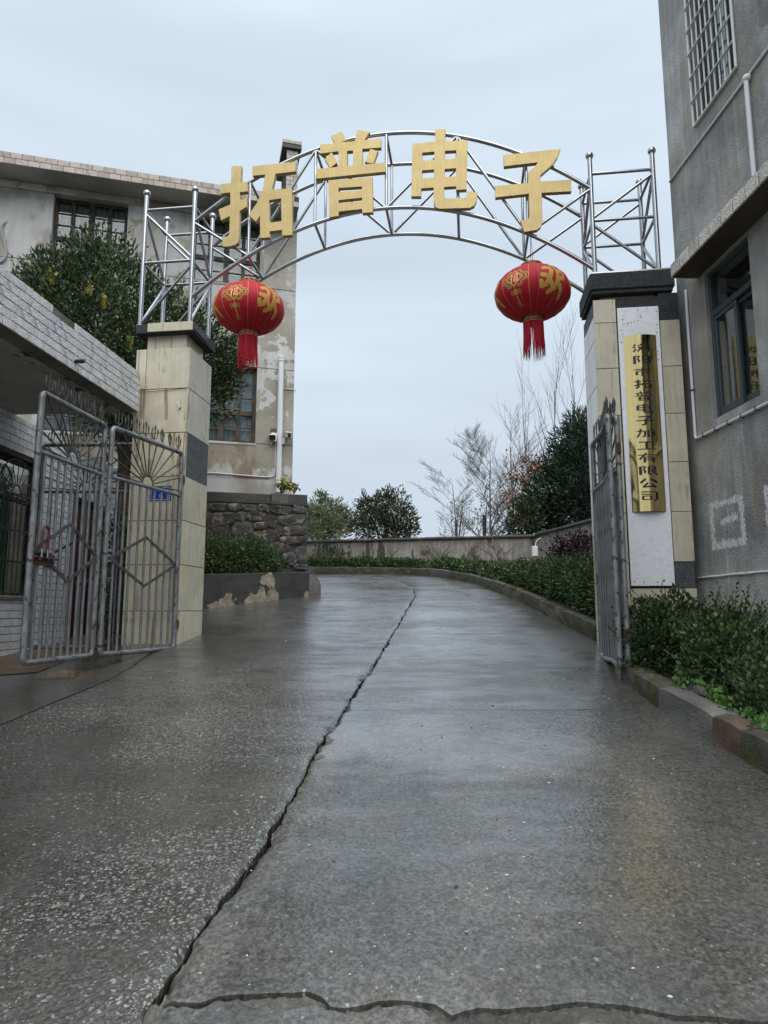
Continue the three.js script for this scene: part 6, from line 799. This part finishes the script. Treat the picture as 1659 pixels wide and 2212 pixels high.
{ // evergreen tree behind the gatehouse
  reseed(101); const tx = -4.02, td = 10.55, ty = G(tx, td) - 0.05, g = thingAt('evergreen_tree', 'large dense evergreen tree between the gatehouse and the old building', 'tree', tx, ty, -td);
  const bl = [[150, 640, 10.1, 0.78], [225, 600, 10.5, 0.72], [300, 670, 10.3, 0.85], [385, 720, 10.5, 0.72], [445, 775, 10.7, 0.6], [478, 820, 10.9, 0.42], [200, 740, 9.9, 0.9], [330, 800, 10.2, 0.85], [95, 690, 9.9, 0.6], [60, 640, 9.9, 0.42], [260, 850, 10.2, 0.8], [420, 850, 10.6, 0.65], [110, 600, 10.2, 0.45], [190, 560, 10.5, 0.42], [500, 770, 11.0, 0.28]].map((b) => blobPx(...b));
  const list = [], root = new THREE.Vector3(0, 0, 0); list.push(polyTube(smoothLine([[0, 0, 0], [0.03, 1.2, 0.02], [-0.05, 2.4, 0.05], [0.02, 3.6, 0.1]], 10), [0.13, 0.125, 0.12, 0.118, 0.115, 0.11, 0.108, 0.105, 0.1, 0.095, 0.09], 9)); part(g, 'trunk', list[0], mBark);
  const br = []; for (const b of bl) br.push(polyTube(smoothLine([[0, 2.2 + rnd() * 1.2, 0.06], [lerp(0, b[0] - tx, 0.5) + gauss() * 0.2, lerp(3.2, b[1] - ty, 0.6), lerp(0, b[2] + td, 0.5)], [b[0] - tx, b[1] - ty, b[2] + td]], 8), [0.05, 0.046, 0.042, 0.038, 0.034, 0.03, 0.025, 0.02, 0.015], 5)); part(g, 'limbs', mergeGeometries(br), mBark);
  const L = new Leaves(); const tw = []; for (const b of bl) { fillBlob(L, b, Math.floor(3900 * b[3] * b[3] + 400), 0.088, GREEN.osm, { core: 0.45 }); for (const [a, c] of sprigs(L, b, Math.floor(16 * b[3] + 8), 0.24, 0.082, GREEN.osm)) tw.push(polyTube([[a.x - tx, a.y - ty, a.z + td], [c.x - tx, c.y - ty, c.z + td]], [0.006, 0.003], 4)); }
  for (const [x, y, d] of [[112, 622, 9.5], [193, 645, 9.4], [222, 668, 9.3], [280, 760, 9.3], [330, 770, 9.6], [108, 610, 9.6]]) { const p = atDepth(x, y, d); for (let k = 0; k < 3; k++) sprig(L, p, new THREE.Vector3(gauss() * 0.3, 1, gauss() * 0.3).normalize(), 0.2, 0.10, GREEN.yellow, 7); }
  part(g, 'twigs', mergeGeometries(tw), mTwig).userData.kind = 'stuff'; L.build(g, 'crown', LONG, mLeaf);
}
function hedgeBox(L, c, hx, hy, hz, n, size, pal) { // leaves concentrated at the surface of a clipped box, centre c
  for (let i = 0; i < n; i++) { let u = rr(-1, 1), v = rr(-1, 1), w = rr(-1, 1); const f = rnd(), e = rr(0.72, 1.03); if (f < 0.45) v = e; else if (f < 0.9) w = e; else u = Math.sign(u) * e; const d = new THREE.Vector3(u * 0.5 + gauss(), 0.6 + v * 0.4 + gauss(), w * 0.8 + gauss()); const lump = 0.06 * (vn((c.x + u * hx) * 3 + 50, (c.z + w * hz) * 3 + 50, 999, 999, 4) - 0.5); L.put(c.x + u * hx, c.y + v * hy + lump * 2, c.z + w * hz + lump, d, size * rr(0.7, 1.25), pickCol(pal)); }
}
{ // hedge in the dark planter, in two clipped clumps
  reseed(111); const ang = Math.atan2(plB[1] - plA[1], plB[0] - plA[0]), l = Math.hypot(plB[0] - plA[0], plB[1] - plA[1]), pf = new Frame(plA[0], plA[1], ang * 180 / Math.PI);
  const p0 = pf.plan(l * 0.35, -0.5), yb = 2.08, g = thingAt('planter_hedge', 'bushy small-leaved hedge growing in the dark planter wall', 'hedge', p0[0], yb, -p0[1]); const L = new Leaves(), st = [];
  for (let i = 0; i < 26; i++) { const t = (i + 0.5) / 26, s = lerp(-0.75, l * 0.80, t), z = rr(-0.3, -0.75), [X, d] = pf.plan(s, z), hgt = 0.66 * (t > 0.9 ? 0.72 : 1) * rr(0.9, 1.08); fillBlob(L, [X, yb + hgt * 0.52 + 0.06 * t, -d, 0.30, hgt * 0.58, 0.32], 620, 0.045, t > 0.6 ? GREEN.shrub : GREEN.box, { core: 0.3 }); sprigs(L, [X, yb + hgt * 0.5, -d, 0.30, hgt * 0.56, 0.32], 5, 0.12, 0.042, GREEN.box, 0.8); for (let k = 0; k < 3; k++) st.push(polyTube([[X - p0[0] + gauss() * 0.1, 0, -d + p0[1] + gauss() * 0.1], [X - p0[0] + gauss() * 0.2, hgt * 0.5, -d + p0[1] + gauss() * 0.2]], [0.01, 0.005], 4)); }
  part(g, 'stems', mergeGeometries(st), mTwig).userData.kind = 'stuff'; L.build(g, 'foliage', OVAL, mLeaf);
}
{ // clipped hedge following the kerb
  reseed(121); const L = new Leaves(), a0 = farLine.at(farLine.len * 0.3), g = thingAt('kerb_hedge', 'long clipped dark green hedge following the kerb around the bend', 'hedge', a0.p[0] + a0.n[0] * 0.5, G(...a0.p) + 0.15, -(a0.p[1] + a0.n[1] * 0.5)), st = []; const N = 100;
  for (let i = 0; i < N; i++) { const t = Math.pow((i + 0.5) / N, 1.25), s = t * farLine.len, a = farLine.at(s), near = sstep(16, 8, a.p[1]), h = lerp(0.32, 0.70, near) * rr(0.92, 1.06), off = rr(0.42, 0.55), X = a.p[0] + a.n[0] * off, d = a.p[1] + a.n[1] * off, y = G(...a.p) + 0.15; if (Math.abs(s - farLine.len * 0.62) < 0.10) continue; fillBlob(L, [X, y + h * 0.5, -d, 0.34, h * 0.60, 0.36], Math.floor(lerp(640, 1200, near)), lerp(0.06, 0.042, near), GREEN.shrub, { core: 0.28 }); if (near > 0.1) sprigs(L, [X, y + h * 0.5, -d, 0.34, h * 0.58, 0.36], 6, 0.13, 0.042, GREEN.shrub, 0.9); for (let k = 0; k < 3; k++) st.push(polyTube([[X - g.position.x + gauss() * 0.1, y - g.position.y - 0.02, -d - g.position.z + gauss() * 0.12], [X - g.position.x + gauss() * 0.2, y + h * 0.5 - g.position.y, -d - g.position.z + gauss() * 0.2]], [0.009, 0.004], 4)); }
  part(g, 'stems', mergeGeometries(st), mTwig).userData.kind = 'stuff'; L.build(g, 'foliage', OVAL, mLeaf);
}
// shrubs in the near planter bed
function shrub(label, x, d, blobs, n, size, pal, o = {}) {
  const y = o.y ?? G(Math.min(x, 2.2), d) + 0.1, g = thingAt(o.name ?? 'shrub', label, 'shrub', x, y, -d, 0, o.group), st = [], L = new Leaves(); for (const b of blobs) { fillBlob(L, b, Math.floor(n * b[3] * b[3] / 0.09), size, pal, { core: 0.33 }); for (const [p, q] of sprigs(L, b, o.sprigs ?? 14, o.sl ?? 0.2, size, pal, o.up ?? 0.55)) st.push(polyTube([[p.x - x, p.y - y, p.z + d], [q.x - x, q.y - y, q.z + d]], [0.004, 0.0018], 4)); const e = [b[0] - x, b[1] - y, b[2] + d]; for (let k = 0; k < 3; k++) st.push(polyTube(smoothLine([[gauss() * 0.05, 0, gauss() * 0.05], [e[0] * 0.5 + gauss() * 0.06, e[1] * 0.5, e[2] * 0.5 + gauss() * 0.06], [e[0] + gauss() * 0.1, e[1] + gauss() * 0.1, e[2] + gauss() * 0.1]], 6), [0.013, 0.012, 0.011, 0.009, 0.008, 0.006, 0.004], 5)); }
  part(g, 'stems', mergeGeometries(st), mTwig).userData.kind = 'stuff'; L.build(g, 'foliage', o.geo ?? OVAL, mLeaf); return g;
}
reseed(131);
shrub('dense dark green shrub against the folded gate leaf', 2.72, 6.35, [[1405, 1360, 6.4, 0.30], [1445, 1350, 6.5, 0.30], [1470, 1400, 6.3, 0.32], [1410, 1420, 6.3, 0.28], [1380, 1385, 6.3, 0.16], [1500, 1375, 6.4, 0.28]].map((b) => blobPx(...b)), 1500, 0.043, GREEN.dark.map(([w, c], i) => [w, [c[0] * 1.1, c[1] * 1.12, c[2]]]));
shrub('bright leaved shrub with arching shoots beside the grey building wall', 3.02, 5.75, [[1540, 1390, 5.8, 0.26], [1575, 1370, 5.9, 0.24], [1590, 1420, 5.6, 0.24], [1530, 1440, 5.7, 0.24], [1625, 1390, 5.8, 0.16], [1600, 1350, 6.0, 0.12]].map((b) => blobPx(...b)), 1400, 0.045, GREEN.shrub, { sprigs: 15, sl: 0.26 });
shrub('small loose shrub with yellowish stems at the end of the planter bed', 2.62, 4.75, [[1640, 1480, 5.0, 0.17], [1650, 1530, 4.8, 0.17], [1615, 1540, 4.9, 0.13], [1655, 1440, 5.1, 0.15]].map((b) => blobPx(...b)), 1300, 0.042, GREEN.shrub, { sprigs: 12 });
shrub('purple-leaved rounded shrub behind the hedge near the pillar', ray(1240, 1200).r * 13.2, 13.2, [[1240, 1195, 13.2, 0.42], [1275, 1190, 13.2, 0.4], [1212, 1205, 13.2, 0.25]].map((b) => blobPx(...b)), 620, 0.06, GREEN.purple, { y: 1.95, name: 'purple_shrub' });
shrub('dark leafy bush in the shade behind the narrow side gate', -3.85, 9.6, [[262, 1150, 9.6, 0.3], [270, 1250, 9.5, 0.35], [268, 1330, 9.4, 0.28]].map((b) => blobPx(...b)), 560, 0.06, GREEN.dark, { y: G(-3.85, 9.6) });
{ // trunk of the small tree in the bed, weeds, stones
  const b = onGround(1592, 1560); const L = new Leaves(); reseed(135); const gp = onGround(1600, 1540), g = thingAt('weeds', 'low bright green weeds on the planter soil inside the kerb', 'weeds', gp[0] + 0.3, G(...gp) + 0.1, -gp[1]); for (let i = 0; i < 70; i++) { const t = rnd(), d = lerp(4.1, 6.0, t), x = 2.33 + rnd() * 0.55, y = G(2.1, d) + 0.12; if (rnd() < 0.4 && d > 5.2) continue; for (let k = 0; k < 14; k++) L.put(x + gauss() * 0.07, y + rnd() * 0.09, -d + gauss() * 0.07, new THREE.Vector3(gauss(), 0.8, gauss()), rr(0.03, 0.06), pickCol(GREEN.herb)); } L.build(g, 'leaves', ROUND, mLeafDull); g.userData.kind = 'stuff';
  const rock = (px, d, s, label) => { const v = atDepth(px, 1500, d), x = v.x, y = G(2.1, d) + 0.09, geo = new THREE.IcosahedronGeometry(1, 2), p = geo.attributes.position, U = []; for (let i = 0; i < p.count; i++) { const k = 0.75 + 0.5 * vn(p.getX(i) * 1.6 + px, p.getY(i) * 1.6 + p.getZ(i), 999, 999, 3); p.setXYZ(i, p.getX(i) * k * s, Math.max(-0.6, Math.min(0.55, p.getY(i))) * k * s * 0.6, p.getZ(i) * k * s * 0.8); U.push(p.getX(i) * 2, p.getY(i) * 2 + p.getZ(i)); } geo.setAttribute('uv', new THREE.Float32BufferAttribute(U, 2)); geo.computeVertexNormals(); const m = top('rock', geo, mStone[2], label, 'rock'); m.position.set(x, y + s * 0.2, -d); }; rock(1520, 5.45, 0.17, 'flat grey rock lying under the bright leaved shrub'); rock(1560, 5.9, 0.12, 'small grey rock by the building wall under the shrubs');
  const sg = thingAt('bare_shrub', 'bare leaning brown shrub stems rising from the planter soil', 'shrub', 2.55, G(2.1, 4.95) + 0.08, -4.95); part(sg, 'stem', polyTube(smoothLine([[0.06, -0.03, 0.02], [0.05, 0.12, -0.06], [0.02, 0.22, -0.18], [0.04, 0.3, -0.3]], 8), [0.034, 0.032, 0.03, 0.028, 0.026, 0.024, 0.021, 0.018, 0.012], 7), mBark); part(sg, 'stem', polyTube(smoothLine([[0.08, -0.03, 0.0], [0.12, 0.12, -0.1], [0.13, 0.22, -0.2], [0.18, 0.3, -0.3]], 8), [0.024, 0.023, 0.022, 0.02, 0.018, 0.016, 0.014, 0.012, 0.008], 6), mBark);
}
// ---------------------------------------------------------------- trees beyond the boundary wall
function leafyTree(name, label, px, d, baseY, blobs, n, size, pal, o = {}) {
  const x = ray(px, 1150).r * d, g = thingAt(name, label, 'tree', x, baseY, -d, 0, o.group), L = new Leaves(), br = []; const mean = blobs.reduce((s, b) => s + b[1], 0) / blobs.length - baseY; part(g, 'trunk', polyTube([[0, -0.1, 0], [0.04, mean * 0.5, 0], [0, mean, 0]], [o.tr ?? 0.12, (o.tr ?? 0.12) * 0.8, 0.05], 8), mBark);
  for (const b of blobs) { fillBlob(L, b, Math.floor(n * b[3] * b[3]), size, pal, { core: o.core ?? 0.4, lift: o.lift }); if (o.sprigs !== 0) sprigs(L, b, o.sprigs ?? Math.floor(16 * b[3]), o.sl ?? 0.35, size, pal); br.push(polyTube(smoothLine([[0, mean * 0.4, 0], [(b[0] - x) * 0.5, lerp(mean * 0.4, b[1] - baseY, 0.6), (b[2] + d) * 0.5], [b[0] - x, b[1] - baseY, b[2] + d]], 6), [0.05, 0.045, 0.04, 0.034, 0.028, 0.02, 0.012], 5)); }
  part(g, 'limbs', mergeGeometries(br), mBark); L.build(g, 'crown', o.geo ?? LONG, o.mat ?? mLeafDull); return [g, x];
}
reseed(141);
leafyTree('round_tree', 'round dark tree with rusty leaf tips standing behind the boundary wall', 832, 24.9, 2.4, [[800, 1112, 25, 0.68], [846, 1096, 25, 0.72], [872, 1124, 24.8, 0.58], [822, 1138, 24.8, 0.72], [780, 1140, 25, 0.48], [834, 1078, 25, 0.36], [790, 1092, 25, 0.36], [888, 1146, 24.9, 0.3], [862, 1152, 24.9, 0.5]].map((b) => blobPx(...b)), 2100, 0.14, GREEN.round, { core: 0.45 });
leafyTree('pale_bamboo', 'pale hazy green bamboo clump far beyond the stone wall corner', 700, 36, 1.6, [[690, 1130, 36, 1.05], [725, 1112, 37, 0.85], [672, 1112, 36, 0.7], [745, 1128, 37, 0.7], [700, 1092, 37, 0.5], [694, 1074, 37, 0.28], [668, 1150, 35, 0.8], [715, 1150, 36, 0.9]].map((b) => blobPx(...b)), 1700, 0.18, GREEN.pale, { core: 0.55, sprigs: 10, geo: LONG });
leafyTree('dark_conifer', 'tall dark conifer rising beside the brass plaque pillar beyond the wall', 1262, 22.6, 2.3, [[1262, 920, 22.6, 0.6], [1248, 965, 22.4, 0.85], [1262, 1020, 22.2, 1.15], [1218, 1010, 22.6, 0.75], [1250, 1085, 22.2, 1.1], [1192, 1055, 22.8, 0.85], [1222, 1115, 22.6, 0.75], [1175, 1105, 23, 0.7], [1185, 1140, 23, 0.45], [1290, 960, 22.4, 1.0], [1300, 1060, 22.4, 1.2]].map((b) => blobPx(...b)), 2300, 0.23, GREEN.con, { core: 0.42, geo: NARROW, sl: 0.45, tr: 0.16 });
{ const [g, x] = leafyTree('mixed_tree', 'dark tree with dry brown leaves hanging over the boundary wall corner', 1140, 22.5, 2.3, [[1150, 1070, 22, 0.5], [1135, 1110, 21.9, 0.6], [1160, 1115, 22.6, 0.55], [1120, 1140, 22.5, 0.42], [1165, 1020, 22.4, 0.36], [1138, 1150, 22.4, 0.35]].map((b) => blobPx(...b)), 1900, 0.15, GREEN.dark, { core: 0.5 }); const L = new Leaves(); for (const [px, py, r] of [[1120, 1030, 0.4], [1108, 1075, 0.4], [1150, 1000, 0.35], [1125, 1120, 0.3]]) fillBlob(L, blobPx(px, py, 22, r), 150, 0.15, GREEN.brown, { core: 0.7, lift: -0.8 }); L.build(g, 'dry_leaves', LONG, mLeafDull); }
leafyTree('thin_bamboo', 'thin feathery bamboo seen through the bare trees', 1045, 30, 1.8, [[1048, 1110, 30, 0.6], [1030, 1135, 30, 0.55], [1068, 1140, 30, 0.6], [1052, 1075, 30, 0.4], [1075, 1105, 30, 0.4]].map((b) => blobPx(...b)), 460, 0.17, GREEN.round, { core: 0.7, geo: NARROW, group: 'thin bamboo clumps' });
leafyTree('thin_bamboo', 'sparse feathery bamboo behind the leaning bare tree', 985, 31, 1.8, [[985, 1120, 31, 0.5], [975, 1145, 31, 0.5], [1000, 1090, 31, 0.4], [1005, 1140, 31, 0.4]].map((b) => blobPx(...b)), 300, 0.17, GREEN.round, { core: 0.75, geo: NARROW, group: 'thin bamboo clumps' });
const mBare = std({ color: C(0.13, 0.11, 0.095), roughness: 0.9 });
function bareTree(label, px, d, topPx, r, o) { const b = atDepth(px, 1165, d), y = 2.3, t = atDepth(...topPx, d), g = thingAt('bare_tree', label, 'tree', b.x, y, -d, 0, 'leafless trees'), v = new THREE.Vector3(t.x - b.x, t.y - y, 0), len = v.length(), tr = [], brn = []; v.normalize(); const o2 = { bend: 0.05, up: 0.02, taper: 0.25, depth: 3, kids: [9, 12], spread: 0.45, min: 0.005, from: 0.28, shrink: 0.72, ...o }; const list = []; grow(list, new THREE.Vector3(0, 0, 0), v, len, r, o.levels ?? 2, o2); part(g, 'trunk', list[0], mBare); part(g, 'branches', mergeGeometries(list.slice(1)), mBare); if (o.hang) { const L = new Leaves(); for (let i = 0; i < 40; i++) L.put(t.x + gauss() * 0.5, t.y - rnd() * 1.4, -d + gauss() * 0.4, new THREE.Vector3(gauss() * 0.3, -1, gauss() * 0.3), 0.13, pickCol(GREEN.brown)); L.build(g, 'dry_pods', LONG, mLeafDull); } }
reseed(151);
bareTree('tall straight leafless tree with fine up-curved branches behind the boundary wall', 1057, 26, [1070, 990], 0.06, { spread: 0.5, kids: [14, 17], shrink: 0.62, levels: 3, from: 0.2, up: 0.03, min: 0.0042 });
bareTree('leaning leafless tree with drooping twigs left of the straight one', 985, 25.5, [968, 1048], 0.04, { spread: 0.5, kids: [9, 11], bend: 0.08, up: 0.0, shrink: 0.6, levels: 3, min: 0.0042 });
bareTree('slender leafless tree with dangling dry pods near the dark conifer', 1108, 24.5, [1104, 965], 0.05, { spread: 0.42, kids: [9, 11], hang: true, shrink: 0.62, levels: 3, min: 0.0042 });
bareTree('tall whip-like leafless tree behind the dry brown tree', 1150, 25, [1135, 890], 0.045, { spread: 0.3, kids: [8, 10], up: 0.05, shrink: 0.6, levels: 2 });
bareTree('whip-like leafless tree standing behind the conifer crown', 1195, 25, [1195, 850], 0.045, { spread: 0.3, kids: [9, 11], up: 0.05, shrink: 0.6, levels: 2 });
bareTree('tallest whip-like leafless tree next to the brass plaque pillar', 1240, 25, [1235, 840], 0.045, { spread: 0.3, kids: [9, 12], up: 0.05, shrink: 0.6, levels: 2 });
// leafless little shrubs trained along the foot of the far wall
reseed(161); { const spots = [[690, 22.9, 'beside the stone wall corner'], [754, 22.8, 'left of the round tree'], [836, 22.5, 'below the round tree'], [938, 21.9, 'alone on the streaked wall'], [1003, 21.5, 'below the leaning bare tree'], [1075, 21.0, 'below the straight bare tree']]; for (const [px, d, w] of spots) { const x = ray(px, 1200).r * d, y = 2.62, g = thingAt('leafless_shrub', 'little leafless brown shrub against the far wall, ' + w, 'shrub', x, y, -d, 0, 'little leafless shrubs'), list = []; grow(list, new THREE.Vector3(0, 0, 0), new THREE.Vector3(gauss() * 0.1, 1, 0), 0.55, 0.022, 2, { bend: 0.1, up: 0.02, taper: 0.6, depth: 9, kids: [6, 8], spread: 0.5, min: 0.005, from: 0.45, shrink: 1.5, flat: 0.4 }); part(g, 'stems', mergeGeometries(list), std({ color: C(0.13, 0.09, 0.07), roughness: 0.9 })); } }
{ reseed(165); const x = ray(705, 1200).r * 22.7; shrub('dark ragged bush at the foot of the far wall near the stone wall', x, 22.7, [[700, 1200, 22.7, 0.4], [725, 1203, 22.7, 0.35]].map((b) => blobPx(...b)), 160, 0.07, GREEN.dark, { y: 2.6 }); }
{ // self-sown yellow-leaved plant on the wall box
  reseed(171); const q7 = nat(780, 1400, 2.213), b = sw.pick(...q7(720, 1198), -0.25), p = sw.world(b[0], b[1], -0.25), g = thingAt('sapling', 'straggly yellow-leaved sapling growing on the stone wall box', 'plant', p.x, p.y, p.z), L = new Leaves(), st = []; for (const [x, y] of [[715, 1130], [745, 1100], [770, 1120], [820, 1120], [850, 1135], [735, 1080]]) { const t = sw.pick(...q7(x, y), -0.2), w = sw.world(t[0], t[1], -0.2), l = w.clone().sub(p); st.push(polyTube(smoothLine([[0, -0.02, 0], [l.x * 0.6, l.y * 0.7, l.z * 0.5], [l.x, l.y, l.z]], 6), [0.008, 0.007, 0.006, 0.005, 0.004, 0.003, 0.002], 4)); for (let k = 0; k < 13; k++) L.put(w.x + gauss() * 0.08, w.y + gauss() * 0.08, w.z + gauss() * 0.08, new THREE.Vector3(gauss(), -0.4, gauss()), rr(0.07, 0.12), pickCol(GREEN.yellow)); } part(g, 'stems', mergeGeometries(st), mTwig).userData.kind = 'stuff'; L.build(g, 'leaves', OVAL, mLeafDull);
}
{ // grit and scraps on the concrete
  reseed(181); const n = 220, m = new THREE.InstancedMesh(new THREE.IcosahedronGeometry(1, 0), std({ color: C(1, 1, 1), roughness: 0.8 }), n); m.name = 'grit'; for (let i = 0; i < n; i++) { const d = rr(2.3, 12), x = rr(-2.2, 1.9) * clamp(d / 5, 0.5, 1), s = rr(0.0025, 0.007); m4.compose(tv.set(x, G(x, d) + s * 0.3, -d), qq.setFromAxisAngle(UY, rnd() * 6), sc.set(s * rr(1, 2), s * 0.6, s)); m.setMatrixAt(i, m4); const k = rnd(); m.setColorAt(i, k < 0.45 ? tc.setRGB(0.5, 0.49, 0.46) : k < 0.7 ? tc.setRGB(0.06, 0.05, 0.04) : tc.setRGB(0.25, 0.22, 0.18)); } m.castShadow = m.receiveShadow = true; scene.add(m); tag(m, 'scattered grit and bits of leaf on the wet concrete', 'grit', null, 'stuff');
}

renderer.render(scene, camera);
